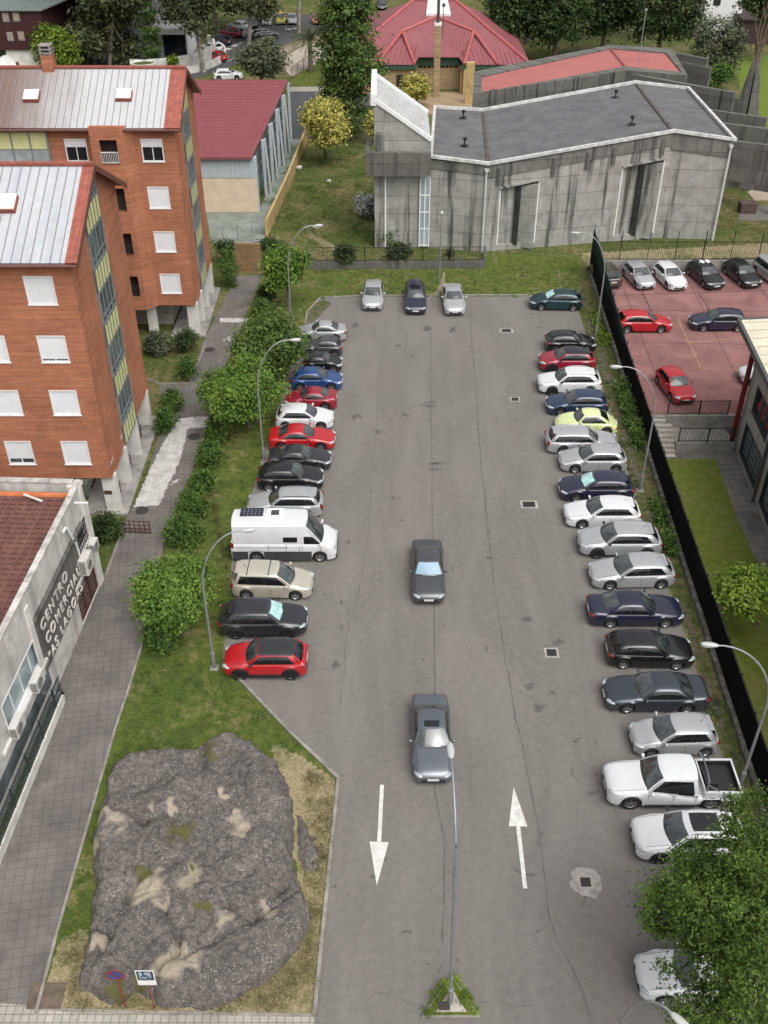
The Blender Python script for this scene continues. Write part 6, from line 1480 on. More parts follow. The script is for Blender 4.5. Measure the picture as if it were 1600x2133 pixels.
        if not lite:
            mb = MB()
            for q in ((.05, .62) if kind not in ('coupe', 'beetle') else (.05,)):
                xh = w0-cw-1.05*k-q*1.45*k; mb.box((xh-.10, s*(hw*.975)-.02, zc-.20), (xh+.10, s*(hw*.975)+.022, zc-.165))
            mb.build('door_handle', body, t)
            mb = MB()
            for xq in ((w0-cw-.05, w0-cw-1.08*k, w0-cw-1.98*k) if kind not in ('coupe', 'beetle', 'van') else (w0-cw-.05, w0-cw-1.25*k)):
                for z0, z1, yy in ((zl+.14, zl+.38, .992), (zl+.38, zc-.18, .998)): mb.box((xq-.008, s*hw*yy-.012, z0), (xq+.008, s*hw*yy+.003, z1))
            mb.build('door_seam', M_TRIM, t)
    if not lite and kind not in ('van',):
        for s in (1, -1):
            mb = MB(); pp = [Vector((x, s*.80*wid(x), top(x)+.006)) for x in np.linspace(w0-.02, xf-.30, 7)]; mb.tube(pp, .007, 4); mb.build('bonnet_seam', M_TRIM, t)
    if not lite:
        for u0 in (-.62, .02):
            mb = MB(); pp = [ws(u0+.62*q, .10+.07*math.sin(q*3.14))+Vector((.012, 0, .016)) for q in (0, .25, .5, .75, 1)]; mb.tube(pp, .010, 4); mb.build('wiper', M_TRIM, t)
    mb = MB(); zg = top(xf)-.06; mb.box((xf-.12, -hw*.44, zg-.13), (xf+.008, hw*.44, zg)); mb.box((xf-.12, -hw*.60, zl+.13), (xf+.012, hw*.60, zl+.26)); mb.build('grille', M_TRIM, t)
    mb = MB(); mb.box((xf-.02, -.26, zl+.235), (xf+.024, .26, zl+.345)); mb.build('number_plate', M_PLATE, t)
    zq = (zd-.36) if kind not in ('van', 'pickup') else .62
    mb = MB(); mb.box((xr-.018, -.26, zq), (xr+.04, .26, zq+.11)); mb.build('number_plate', M_PLATE, t)
    mb = MB(); mb.box((xr-.006, -hw*.66, zl+.10), (xr+.1, hw*.66, zl+.22)); mb.build('rear_bumper_trim', M_TRIM, t)
    if kind in ('hatch', 'suv', 'mini', 'mpv', 'estate') and not lite:
        mb = MB(); mb.tube([(r1+.42, 0, zroof(r1+.4)), (r1+.30, 0, zroof(r1+.4)+.12)], .012, 5); mb.build('aerial', M_TRIM, t)
        sp_ = MB(); sp_.add([rp(r1+.05, -.8)+Vector((0, 0, .02)), rp(r1+.05, .8)+Vector((0, 0, .02)), rp(r1-.02, .75)+Vector((-.12, 0, .0)), rp(r1-.02, -.75)+Vector((-.12, 0, .0)), rp(r1+.05, -.8)+Vector((0, 0, -.03)), rp(r1+.05, .8)+Vector((0, 0, -.03))], [(0, 1, 2, 3), (4, 3, 2, 5)])
        sp_.build('spoiler', PT[roof] if roof else body, t)
    if 'rails' in extras:
        for s in (1, -1):
            mb = MB(); pts = [rp(w1-.15+(r1+.1-w1+.1)*j/6, s*.90)+Vector((0, 0, .055 if 0 < j < 6 else .0)) for j in range(7)]; mb.tube(pts, .02, 6); mb.build('roof_rail', M_TRIM if 'darkrails' in extras else M_CHROME, t)
    if 'crossbars' in extras:
        for q in (.22, .75):
            mb = MB(); x = w1+(r1-w1)*q; mb.tube([rp(x, -.98)+Vector((0, 0, .09)), rp(x, .98)+Vector((0, 0, .09))], .022, 6); mb.bar(rp(x, -.95), rp(x, -.95)+Vector((0, 0, .1)), .04); mb.bar(rp(x, .95), rp(x, .95)+Vector((0, 0, .1)), .04); mb.build('roof_bar', M_TRIM, t)
    if 'pano' in extras: panel('sunroof', rfp, [(-.68, .12), (.68, .12), (.66, .72), (-.66, .72)], M_CGLASS, off=.008, nu=8)
    if 'sunroof' in extras: panel('sunroof', rfp, [(-.55, .08), (.55, .08), (.55, .38), (-.55, .38)], M_CGLASS, off=.008, nu=6)
    if 'sill' in extras:
        for s in (1, -1):
            mb = MB(); mb.box((xb+Ra+.02, s*hw*.97-.03, zl-.02), (xa-Ra-.02, s*hw*.97+.035, zl+.16)); mb.build('sill_trim', M_TRIM, t)
            for xc in (xa, xb):
                mb = MB(); pp = [Vector((xc+(Ra+.015)*math.cos(math.pi*j/10), s*(wid(xc)+.012), r+(Ra+.015)*math.sin(math.pi*j/10))) for j in range(11)]; mb.tube(pp, .032, 6); mb.build('arch_trim', M_TRIM, t)
    if 'lowergrey' in extras:
        for s in (1, -1):
            mb = MB(); mb.box((xb+Ra+.02, s*hw*.99-.04, zl-.01), (xa-Ra-.02, s*hw*.99+.026, .80)); mb.box((xr+.05, s*hw*.99-.04, zl+.08), (xb-Ra-.02, s*hw*.99+.02, .80)); mb.box((xb-Ra-.02, s*hw*.99-.04, r+Ra+.02), (xb+Ra+.02, s*hw*.99+.024, .803)); mb.build('sill_trim', PT['grey'], t)
        mb = MB(); mb.box((xf-.30, -hw*.86, zl+.08), (xf+.03, hw*.86, .52)); mb.build('bumper', PT['grey'], t)
        q = rfp(-.5, .68); mb = MB(); z_ = H+.02
        mb.box((r1+.45, .02, H-.05), (r1+1.75, .78, H+.03)); sp_ = mb.build('solar_panel', plain('solar cell', (.012, .014, .03), .15, spec=.8), t)
        g = MB()
        for j in range(1, 6): x = r1+.45+1.3*j/6; g.box((x-.008, .03, H+.031), (x+.008, .77, H+.034))
        for j in range(1, 4): y = .02+.76*j/4; g.box((r1+.46, y-.006, H+.035), (r1+1.74, y+.006, H+.037))
        g.build('cell_lines', M_STEELG, sp_)
        mb = MB(); mb.box((r1+2.2, .10, H-.03), (r1+2.65, .55, H+.05)); mb.build('roof_vent', plain('smoked vent', (.06, .06, .065), .3), t)
        mb = MB(); mb.box((r1+1.95, -.5, H-.03), (r1+2.9, .75, H+.018)); mb.build('roof_hatch_frame', M_SHUT, t)
        for s in (1, -1):
            mb = MB()
            for xq in (xb+Ra+.3, xb+1.75, xa-Ra-.55): mb.box((xq-.008, s*(hw*.998)-.01, .62), (xq+.008, s*(hw*.998)+.004, 1.28))
            mb.box((xr+.3, s*(hw*.998)-.01, 1.06), (xb+1.75, s*(hw*.998)+.004, 1.075)); mb.build('door_seam', M_TRIM, t)
    if kind == 'pickup':
        zt_ = 1.16; x0, x1 = xr+.03, r0-.10
        mb = MB(); y1 = hw*.965
        mb.box((x0, y1-.09, .70), (x1, y1, zt_)); mb.box((x0, -y1, .70), (x1, -y1+.09, zt_)); mb.box((x0, -y1+.091, .70), (x0+.08, y1-.091, zt_-.003)); mb.box((x1-.06, -y1+.091, .70), (x1, y1-.091, zt_-.003))
        bd = mb.build('cargo_bed', body, t)
        mb = MB(); mb.box((x0+.09, -y1+.10, .815), (x1-.07, y1-.10, .835))
        for s in (1, -1): mb.box((x0+.085, s*(y1-.10)-.008, .83), (x1-.065, s*(y1-.10)+.008, zt_-.05))
        mb.box((x1-.08, -y1+.11, .83), (x1-.065, y1-.11, zt_-.05)); mb.box((x0+.085, -y1+.11, .83), (x0+.10, y1-.11, zt_-.05))
        mb.build('bed_liner', M_TRIM, bd)
        mb = MB(); mb.box((x1-.75, -.35, .84), (x1-.2, .35, 1.02)); mb.build('tool_box', M_TRIM, bd)
        for s in (1, -1):
            mb = MB(); mb.tube([(x1-.08, s*(y1-.05), zt_), (x1-.10, s*(y1-.13), H-.12), (x1-.12, s*.3, H-.02), (x1-.12, 0, H-.02)], .035, 8); mb.tube([(x1-.10, s*(y1-.12), H-.3), (x1-.55, s*(y1-.05), zt_+.1), (x1-.62, s*(y1-.05), zt_)], .03, 8); mb.build('roll_bar', M_CHROME, t)
        for s in (1, -1):
            mb = MB(); mb.box((xb+Ra+.1, s*hw*.97-.1, zl+.02), (xa-Ra-.1, s*hw*.97+.06, zl+.09)); mb.build('side_step', M_TRIM, t)
    if 'roofstuff' in extras:
        mb = MB(); mb.ell((xm, .28, H+.07), (.36, .20, .11), 12, 6); mb.ell((xm-.02, -.25, H+.07), (.34, .20, .12), 12, 6); mb.bar((xm, -.5, H+.01), (xm, .5, H+.01), .06); mb.build('roof_bundle', M_WHITE, t, smooth=60)
    if 'shade' in extras:
        m_ = panel('sunshade', ws, [(-.78, .14), (.78, .14), (.74, .86), (-.74, .86)], M_SHADE, t, nu=10, nv=4, off=.012)
    if 'skysheen' in extras: panel('sunshade', ws, [(-.86, .12), (.86, .12), (.84, .92), (-.84, .92)], plain('pale blue sky reflection', (.27, .40, .50), .35, var=.12, vscale=1.5), t, nu=10, nv=4, off=.012)  # sky reflection on the glass, painted as a pale blue panel, not a real sunshade
    return t

def place(kind, col, xl, xrr, yb, face, label, slope=0.0, **kw):
    """car seen side-on: bumper columns xl..xr and the photo row yb where its near wheels meet the ground"""
    y = G(800, yb).y; W = CT[kind]['W']; yc = y+W/2-.08; z = .5
    x0, x1 = xat(xl, yc, z), xat(xrr, yc, z); rz_ = math.atan2((G(800, yb-slope).y-G(800, yb+slope).y), (x1-x0)) if slope else 0.0
    L = (x1-x0)/math.cos(rz_)-.02
    return make_car(kind, col, ((x0+x1)/2, yc, .012), rz_ + (0 if face == 'R' else math.pi), label, L=L, **kw)
def place_front(kind, col, xc, yb, L, label, yaw=0.0, face=-1, **kw):
    """car seen end-on: column and row of the near bumper on the ground"""
    p = G(xc, yb-4); h = Vector((math.sin(yaw), -math.cos(yaw)*1.0, 0))       # direction towards the camera
    q = p - h*(L/2)
    ang = math.atan2(h.y, h.x) if face < 0 else math.atan2(-h.y, -h.x)
    return make_car(kind, col, (q.x, q.y, .012), ang, label, L=L, **kw)
GR, GL, GT, GC = 'cars parked along the right edge', 'cars parked along the left grass', 'cars along the far edge', 'cars on the red court'
place('hatch', 'teal', 1104, 1211, 648, 'L', 'teal hatchback with a windscreen sunshade at the far right corner of the car park', group=GR, extras=('shade',), slope=-1)
place('hatch', 'black', 1136, 1239, 737, 'R', 'black hatchback with bright spots on its roof, farthest in the right row', group=GR)
place('suv', 'darkred', 1123, 1238, 778, 'L', 'crimson crossover with black roof between a black hatchback and a white SUV', group=GR, roof='black', extras=('sill',), rim='dark')
place('suv', 'white', 1120, 1250, 824, 'L', 'white SUV with dark wheels beside the crimson crossover', group=GR, rim='dark', extras=('rails',))
place('hatch', 'slate', 1138, 1264, 867, 'L', 'slate blue hatchback between the white SUV and the lime car', group=GR)
place('beetle', 'lime', 1157, 1284, 908, 'L', 'round backed lime yellow small car', group=GR)
place('estate', 'silver', 1137, 1286, 947, 'R', 'long silver estate car next to the lime car', group=GR, extras=('rails',))
place('hatch', 'silver', 1165, 1303, 986, 'L', 'silver hatchback between the silver estate and the navy car with a sunshade', group=GR)
place('hatch', 'navy', 1165, 1316, 1046, 'L', 'navy hatchback with a bright windscreen sunshade in the right row', group=GR, extras=('shade',))
place('hatch', 'white', 1176, 1331, 1101, 'L', 'white hatchback beside the navy car with a sunshade', group=GR)
place('suv', 'silver', 1204, 1373, 1163, 'L', 'silver SUV with dark wheels next to the white hatchback', group=GR, rim='dark', extras=('rails',))
place('hatch', 'silver', 1228, 1401, 1227, 'L', 'silver hatchback between the silver SUV and the navy saloon', group=GR, slope=2)
place('sedan', 'navy', 1224, 1419, 1307, 'R', 'navy saloon with its boot towards the lane in the right row', group=GR)
place('hatch', 'black', 1263, 1441, 1394, 'R', 'black hatchback with red tail lamp between navy and dark grey saloons', group=GR, slope=-2)
place('sedan', 'bluegrey', 1258, 1470, 1485, 'L', 'dark blue grey saloon facing the lane beside a small silver car', group=GR)
place('mini', 'silver', 1314, 1489, 1576, 'L', 'small silver city car between the dark saloon and the white pickup', group=GR, slope=2)
place('pickup', 'white', 1259, 1531, 1684, 'L', 'white double cab pickup truck with open black lined bed', cat='pickup truck', group=GR, name='pickup_truck')
place('suv', 'white', 1318, 1548, 1798, 'L', 'white SUV with black panoramic roof half under the leafy tree', group=GR, rim='dark', extras=('rails', 'pano'))
place('hatch', 'black', 1362, 1600, 1945, 'R', 'dark car mostly hidden under the tree with a red tail lamp showing', group=GR)
place('sedan', 'white', 1327, 1572, 2092, 'L', 'white car seen through the branches of the leafy tree at the bottom', group=GR)
place('sedan', 'silver', 620, 722, 714, 'L', 'silver saloon farthest in the left row', group=GL)
place('hatch', 'grey', 628, 713, 747, 'L', 'dark grey hatchback behind the silver saloon, second in the left row', group=GL)
place('hatch', 'black', 632, 712, 780, 'R', 'black hatchback half under the tree beside the blue car', group=GL)
place('hatch', 'blue', 608, 713, 816, 'R', 'bright blue hatchback in the left row', group=GL)
place('sedan', 'darkred', 594, 702, 857, 'L', 'crimson saloon between the blue and the white hatchbacks', group=GL)
place('hatch', 'white', 575, 695, 897, 'R', 'white hatchback between the crimson saloon and the bright red coupe', group=GL)
place('coupe', 'red', 561, 698, 940, 'R', 'bright red low coupe in the left row', group=GL)
place('sedan', 'darkgrey', 560, 689, 984, 'R', 'black saloon next to the bright red coupe', group=GL)
place('hatch', 'black', 538, 673, 1024, 'R', 'black hatchback beside the silver estate in the left row', group=GL)
place('estate', 'silver', 516, 673, 1080, 'L', 'silver estate car with roof rails beside the white camper van', group=GL, extras=('rails', 'darkrails'))
place('van', 'white', 487, 703, 1170, 'R', 'white camper van with grey sills and a solar panel on its roof', cat='van', group=GL, extras=('lowergrey',), name='camper_van')
place('mpv', 'beige', 486, 652, 1249, 'R', 'beige people carrier with roof bars', group=GL, extras=('crossbars',), slope=-2)
place('suv', 'darkgrey', 460, 640, 1331, 'R', 'dark SUV with a pale windscreen sunshade in the left row', group=GL, extras=('shade', 'sill'), rim='dark')
place('suv', 'red', 468, 641, 1417, 'L', 'red crossover with black roof nearest the grass corner', group=GL, roof='darkgrey', rim='dark', extras=('sill',))
place_front('hatch', 'silver', 776, 655, 4.1, 'old silver hatchback, leftmost car of the far edge', -.02, group=GT)
place_front('estate', 'navy', 866, 663, 4.7, 'dark blue estate car, middle of the three along the far edge', .0, group=GT, extras=('rails', 'sunroof'))
place_front('sedan', 'silver', 948, 665, 4.65, 'silver saloon on the far edge, right of the thin lamp post', .02, group=GT)
place_front('sedan', 'grey', 893, 1268, 4.75, 'dark grey saloon with a pale blue windscreen in the middle of the lane', -.01, name='moving_car', extras=('skysheen',))
place_front('sedan', 'skygrey', 902, 1643, 4.75, 'sky lightened dark grey saloon leaving above the lane arrows', .0, name='moving_car', extras=('sunroof',))  # dark car: its sky reflection is put into the lighter body colour
place_front('mpv', 'brown', 1277, 609, 4.3, 'grey brown people carrier seen from behind next to the netting fence', .22, face=1, group=GC)
place_front('hatch', 'silver', 1348, 611, 4.1, 'silver hatchback against the wall of the red court', .20, group=GC)
place_front('hatch', 'white', 1414, 613, 4.2, 'white hatchback against the wall of the red court', .20, group=GC)
place_front('hatch', 'black', 1492, 611, 4.4, 'black car with white bundles on its roof on the red court', .22, group=GC, extras=('roofstuff',))
place_front('hatch', 'black', 1569, 608, 4.3, 'black hatchback with bright headlamps right of the car with roof bundles', .22, group=GC)
place_front('mpv', 'silver', 1633, 604, 4.2, 'silver car cut by the right edge of the photo by the court wall', .24, group=GC)
place('hatch', 'red', 1283, 1397, 694, 'R', 'red hatchback parked sideways on the court near the netting fence', group=GC)
place('hatch', 'navy', 1437, 1552, 691, 'L', 'navy hatchback parked sideways on the red court', group=GC)
place_front('hatch', 'red', 1427, 850, 4.0, 'red hatchback behind the black railing at the court edge', .16, group=GC)
place('mini', 'white', 1541, 1650, 803, 'L', 'white car half hidden behind the school building corner', group=GC)
# far street
FS = [('estate', 'navy', 457, 92, 2.5, 'navy car under the eucalyptus on the far street'), ('hatch', 'white', 441, 108, 2.45, 'pale car between navy and red cars on the far street'), ('hatch', 'red', 449, 126, 2.45, 'red car on the far street near the eucalyptus trunks'), ('hatch', 'white', 386, 140, 2.5, 'white car at the kerb below the curved white wall'),
      ('hatch', 'darkred', 480, 76, 2.5, 'dark red car behind the navy one on the far street'), ('hatch', 'white', 497, 62, 2.5, 'white car in the shade of the street trees'), ('hatch', 'white', 512, 76, -.62, 'white car driving on the far street'), ('suv', 'grey', 553, 82, .35, 'grey SUV crossing the far street'),
      ('mpv', 'white', 556, 50, -1.5, 'white jeep parked at the top of the far street'), ('mpv', 'yellow', 585, 48, -1.5, 'yellow van parked at the top of the far street'), ('hatch', 'silver', 609, 48, -1.5, 'silver car right of the yellow van'), ('hatch', 'orange', 661, 48, -1.5, 'orange red car in front of the arcade'),
      ('hatch', 'white', 476, 165, .15, 'white car just beyond the red hall roof'), ('hatch', 'black', 527, 55, -1.5, 'dark car left of the white jeep'), ('hatch', 'black', 737, 20, -1.5, 'black car in an arcade bay'), ('hatch', 'black', 795, 18, -1.5, 'black car in the next arcade bay'), ('hatch', 'grey', 462, 100, 2.5, '')]
for kind, col, px, py, rz_, lab in FS[:16]:
    p = G(px, py); make_car(kind, col, (p.x, p.y, .02), rz_, lab, group='cars on the far street', lite=True)
# ------------------------------------------------------------------ trees and shrubs
def leaf_mat(name, dark, mid, light, nsc=.9, trans=.25):
    m, nt, b = newmat(name); v = coords(nt)
    g = nt.nodes.new('ShaderNodeNewGeometry')
    c = mix(nt, ramp(nt, g.outputs['Random Per Island'], .15, .85), dark, mid)
    nz = noise(nt, v, nsc, 3, .6)
    a = nn(nt, 'ShaderNodeMath', operation='MULTIPLY_ADD'); nt.links.new(g.outputs['Random Per Island'], a.inputs[0]); a.inputs[1].default_value = .25; nt.links.new(nz, a.inputs[2])
    c = mix(nt, ramp(nt, a.outputs[0], .52, .74), c, light)
    c = mix(nt, ramp(nt, noise(nt, v, nsc*.55, 2, .5), .35, .6, (.62,)*3, (1.06,)*3), (0, 0, 0), c) if False else mix(nt, 1.0, c, ramp(nt, noise(nt, v, nsc*1.7, 3, .6), .32, .62, (.66,)*3, (1.10,)*3), 'MULTIPLY')
    nt.links.new(c, b.inputs['Base Color']); setin(b, Roughness=.6, Specular_IOR_Level=.25)
    tr = nt.nodes.new('ShaderNodeBsdfTranslucent'); nt.links.new(c, tr.inputs[0]); mx = nt.nodes.new('ShaderNodeMixShader'); mx.inputs[0].default_value = trans
    out = nt.nodes['Material Output']; nt.links.new(b.outputs[0], mx.inputs[1]); nt.links.new(tr.outputs[0], mx.inputs[2]); nt.links.new(mx.outputs[0], out.inputs[0]); return m
LM = dict(
 bright=leaf_mat('bright green leaves', (.052, .112, .018), (.095, .180, .030), (.185, .285, .048)),
 mid=leaf_mat('mid green leaves', (.045, .086, .020), (.080, .140, .031), (.140, .205, .046)),
 hedge=leaf_mat('hedge leaves', (0.039, 0.088, 0.016), (0.071, 0.140, 0.027), (0.122, 0.195, 0.041)),
 dark=leaf_mat('dark green leaves', (0.024, 0.046, 0.015), (0.044, 0.078, 0.022), (0.073, 0.112, 0.032), .5),
 euc=leaf_mat('olive eucalyptus leaves', (0.051, 0.063, 0.029), (0.081, 0.098, 0.041), (0.128, 0.140, 0.059), .5),
 olive=leaf_mat('grey olive leaves', (0.073, 0.088, 0.051), (0.104, 0.122, 0.071), (0.146, 0.165, 0.091), .5),
 yellow=leaf_mat('yellow variegated leaves', (0.207, 0.207, 0.043), (0.415, 0.390, 0.085), (0.634, 0.573, 0.159), 1.2),
 fine=leaf_mat('feathery green leaves', (0.037, 0.076, 0.012), (0.071, 0.128, 0.020), (0.128, 0.201, 0.034)),
 lime=leaf_mat('fresh green leaves', (0.073, 0.128, 0.015), (0.128, 0.201, 0.022), (0.207, 0.287, 0.037)),
 flower=leaf_mat('white blossom', (0.073, 0.110, 0.049), (0.366, 0.403, 0.366), (0.750, 0.750, 0.750), 2.5),
 bluish=leaf_mat('blue green conifer', (0.043, 0.067, 0.037), (0.067, 0.098, 0.051), (0.098, 0.122, 0.067)),
)
M_BARK = plain('grey brown bark', (.14, .115, .09), .9, var=.25, vscale=3, bmp=.4)
M_BARKP = plain('pale eucalyptus bark', (.36, .33, .28), .85, var=.3, vscale=1.2)
def lobes(c, r, k, rng, spread=.55, size=(.42, .62)):
    out = [(Vector(c), Vector(r)*.72)]
    for i in range(k):
        z = rng.uniform(-.75, 1); a = rng.uniform(0, 2*math.pi)+i*2.4; q = math.sqrt(max(0, 1-z*z))
        d = Vector((q*math.cos(a)*r[0], q*math.sin(a)*r[1], z*r[2])); s = rng.uniform(*size)
        out.append((Vector(c)+d*spread*rng.uniform(.85, 1.15), Vector(r)*s))
    return out
def foliage(name, blobs, n, leaf, mat, parent, seed=1, aspect=.5, clump=.34, per=24, inner=.25, droop=0.0):
    rs = np.random.RandomState(seed)
    C = np.array([b[0] for b in blobs]); Rr = np.array([b[1] for b in blobs])
    wts = (Rr[:, 0]*Rr[:, 1]+Rr[:, 0]*Rr[:, 2]+Rr[:, 1]*Rr[:, 2]); wts = wts/wts.sum()
    nc = max(8, n//per); bi = rs.choice(len(blobs), nc, p=wts)
    d = rs.normal(size=(nc, 3)); d /= np.linalg.norm(d, axis=1)[:, None]
    rad = 1-rs.beta(1.0, 3.0, nc)*.55; rad[rs.rand(nc) < inner] *= rs.uniform(.3, .9)
    cc = C[bi]+d*Rr[bi]*rad[:, None]
    # drop clumps buried deep inside another blob
    keep = np.ones(nc, bool)
    for c, r in zip(C, Rr):
        q = (((cc-c)/r)**2).sum(1); keep &= ~((q < .30) & (rs.rand(nc) < .85))
    cc, d = cc[keep], d[keep]; nc = len(cc); m = per
    csz = clump*rs.uniform(.6, 1.3, nc)
    off = rs.normal(size=(nc, m, 3))*csz[:, None, None]*np.array([1, 1, .62]); off[:, :, 2] -= droop*np.abs(off[:, :, 0])
    p = (cc[:, None, :]+off).reshape(-1, 3); outw = np.repeat(d, m, 0)
    N = len(p)
    nrm = outw*.55+np.array([0, 0, .75])+rs.normal(size=(N, 3))*.55; nrm /= np.linalg.norm(nrm, axis=1)[:, None]
    t = rs.normal(size=(N, 3))+outw*.6; t[:, 2] -= droop*1.5; t -= (t*nrm).sum(1)[:, None]*nrm; t /= np.linalg.norm(t, axis=1)[:, None]
    b = np.cross(nrm, t); L = leaf*rs.uniform(.65, 1.35, N)[:, None]; Wd = L*aspect
    v = np.stack([p-t*L*.5, p+b*Wd*.5-nrm*L*.06, p+t*L*.5-nrm*L*.10, p-b*Wd*.5-nrm*L*.06], 1).reshape(-1, 3)
    v[:, 2] = np.maximum(v[:, 2], .02)
    me = bpy.data.meshes.new(name); me.vertices.add(4*N); me.vertices.foreach_set('co', v.ravel())
    me.loops.add(4*N); me.loops.foreach_set('vertex_index', np.arange(4*N, dtype=np.int32))
    me.polygons.add(N); me.polygons.foreach_set('loop_start', np.arange(0, 4*N, 4, dtype=np.int32)); me.polygons.foreach_set('loop_total', np.full(N, 4, dtype=np.int32))
    me.update(calc_edges=True); return link(name, me, mat, parent)
def crown_px(x0, y0, x1, y1, z, flat=1.0):
    """crown ellipsoid filling a photo rectangle when centred at height z"""
    c = G((x0+x1)/2, (y0+y1)/2, z); Zc = c.y*CP+(CAM_H-z)*SP; rx = (x1-x0)/2/FPX*Zc
    hh = (y1-y0)/2/FPX*Zc; ang = math.atan2(CAM_H-z, c.y); ry = rx*flat
    rz = math.sqrt(max((.35*rx)**2, hh*hh-(ry*math.sin(ang))**2))/math.cos(ang); return c, (rx, ry, rz)
SEED = [11]
def plant(name, label, cat, box=None, z=3.0, n=6000, leaf=.22, mat='mid', k=9, group=None, blobs=None, trunk=None, tr=.14, base=None, bark=None, flat=1.0, clump=.34, aspect=.5, per=24, spread=.55, size=(.42, .62), partname='foliage', droop=0.0, limbs=6, inner=.25):
    SEED[0] += 1; rng = random.Random(SEED[0])
    if blobs is None:
        c, r = crown_px(*box, z, flat); r = tuple(q*.80 for q in r); blobs = lobes(c, r, k, rng, spread, size)
    c = blobs[0][0]; b = Vector((c.x, c.y, 0)) if base is None else Vector((base.x, base.y, 0))
    t = thing(name, label, cat, b, 0, group)
    bl = [(p-b, q) for p, q in blobs]
    foliage(partname, bl, n, leaf, LM[mat], t, SEED[0], aspect, clump, per, inner, droop)
    if trunk is not False:
        mb = MB(); top = bl[0][0]; f = top*.55; f.z = max(.3, min(top.z*.6, top.z-bl[0][1].z*.5))
        mid = f*.5+Vector((rng.uniform(-.1, .1), rng.uniform(-.1, .1), 0)); mb.tube([(0, 0, -.05), mid, f, top], [tr*1.25, tr*.95, tr*.85, tr*.35], 8)
        for p, q in bl[1:1+limbs]: mb.tube([f, f.lerp(p, .5)+Vector((0, 0, -.12*q.z)), p], [tr*.55, tr*.38, tr*.12], 6)
        mb.build('trunk' if name.endswith('tree') or name in ('poplar', 'cypress', 'eucalyptus') else 'stems', bark or M_BARK, t, smooth=60)
    return t
LTR = 'round trees in the left lawn'
plant('round_tree', 'dense round green tree beside the walkway, nearest of the left lawn trees', 'tree', (256, 1143, 482, 1322), 2.9, 32000, .20, 'bright', 13, LTR, tr=.16, clump=.26)
plant('round_tree', 'lobed green tree between the curved lamp and the worn white paint', 'tree', (408, 745, 602, 872), 3.3, 21000, .22, 'bright', 13, LTR, tr=.14, base=G(518, 890), clump=.34, spread=.72, size=(.34, .52))
plant('round_tree', 'broad darker tree overhanging the black cars of the left row', 'tree', (476, 640, 644, 792), 3.3, 20000, .25, 'mid', 12, LTR, tr=.14, clump=.36, spread=.66)
plant('round_tree', 'small lobed tree next to the farthest left lamp post', 'tree', (542, 512, 652, 612), 3.6, 9000, .30, 'bright', 10, LTR, tr=.12, base=G(600, 655), clump=.36, spread=.72, size=(.36, .52))
HG = 'hedge shrubs along the walkway'
for i, (bx, mt, lab) in enumerate([
    ((428, 862, 482, 932), 'hedge', 'hedge shrub just below the lobed tree on the walkway edge'), ((408, 912, 462, 985), 'hedge', 'second hedge shrub down the walkway from the lobed tree'), ((394, 960, 444, 1035), 'hedge', 'hedge shrub opposite the lower part of the white paint'),
    ((366, 1008, 432, 1088), 'hedge', 'hedge shrub opposite the brown barrier'), ((338, 1052, 422, 1152), 'hedge', 'large hedge shrub at the near end of the walkway hedge'),
    ((536, 585, 572, 640), 'dark', 'dark hedge shrub below the small lobed tree'), ((520, 620, 566, 672), 'mid', 'loose shrub left of the farthest left lamp post'), ((548, 632, 606, 690), 'mid', 'yellowish shrub at the foot of the farthest left lamp post'), ((294, 1292, 372, 1362), 'hedge', 'low shrub under the dense round tree'), ((330, 806, 382, 860), 'hedge', 'hedge shrub by the pillars of the nearer block, farther one'), ((322, 845, 368, 908), 'hedge', 'hedge shrub by the pillars of the nearer block, nearer one'),
    ((446, 505, 502, 622), 'hedge', 'tall clipped hedge against the far brick block'), ((296, 672, 358, 752), 'olive', 'grey green rounded shrub between the brick blocks'), ((358, 682, 420, 732), 'dark', 'dark low shrub between the brick blocks'), ((372, 740, 408, 790), 'hedge', 'small shrub at the corner of the lawn between the blocks'), ((188, 1052, 262, 1136), 'dark', 'dark green shrub between white building corner and brown barrier')]):
    c, r = crown_px(*bx, .9); plant('shrub', lab, 'shrub', bx, 1.0 if i != 11 else 1.5, 4200 if (bx[2]-bx[0]) > 60 else 2800, .20, mt, 7, HG if i < 9 else None, tr=.04, clump=.22, trunk=False if i not in (4, 12) else None)
# meadow, church and school plants
plant('yellow_tree', 'yellow leaved round tree in the meadow beside the ochre wall', 'tree', z=4, blobs=lobes(G(673, 255, 4.6), (2.35, 2.3, 2.5), 9, random.Random(5), .6), n=20000, leaf=.33, mat='yellow', tr=.13, base=G(680, 334), clump=.36)
plant('yellow_tree', 'yellow leaved bush behind the white church rooflight', 'tree', (834, 150, 905, 218), 2.4, 8000, .38, 'yellow', 7, tr=.12, clump=.4)
plant('yellow_tree', 'slim yellow climbing bush at the left church corner', 'shrub', (768, 225, 786, 292), 2.4, 1200, .4, 'yellow', 3, tr=.06, clump=.3)
b = G(734, 292); rg = random.Random(3)
plant('poplar', 'tall leafy tree rising left of the church', 'tree', blobs=[(Vector((b.x+rg.uniform(-1.1, 1.1), b.y+rg.uniform(-.9, .9), 2.6+i*1.45)), Vector((3.3-abs(i-5)*.12, 3.2-abs(i-5)*.12, 2.0))*rg.uniform(.82, 1.05)) for i in range(14)], n=30000, leaf=.46, mat='mid', tr=.32, base=b, clump=.5)
plant('shrub', 'dark bushy shrub against the left church wall', 'shrub', (784, 422, 882, 500), 1.5, 6500, .3, 'dark', 6, tr=.05, clump=.3)
plant('shrub', 'bright green shrub in front of the left church wall', 'shrub', (774, 462, 836, 512), 1.0, 3800, .26, 'hedge', 5, tr=.04, clump=.25)
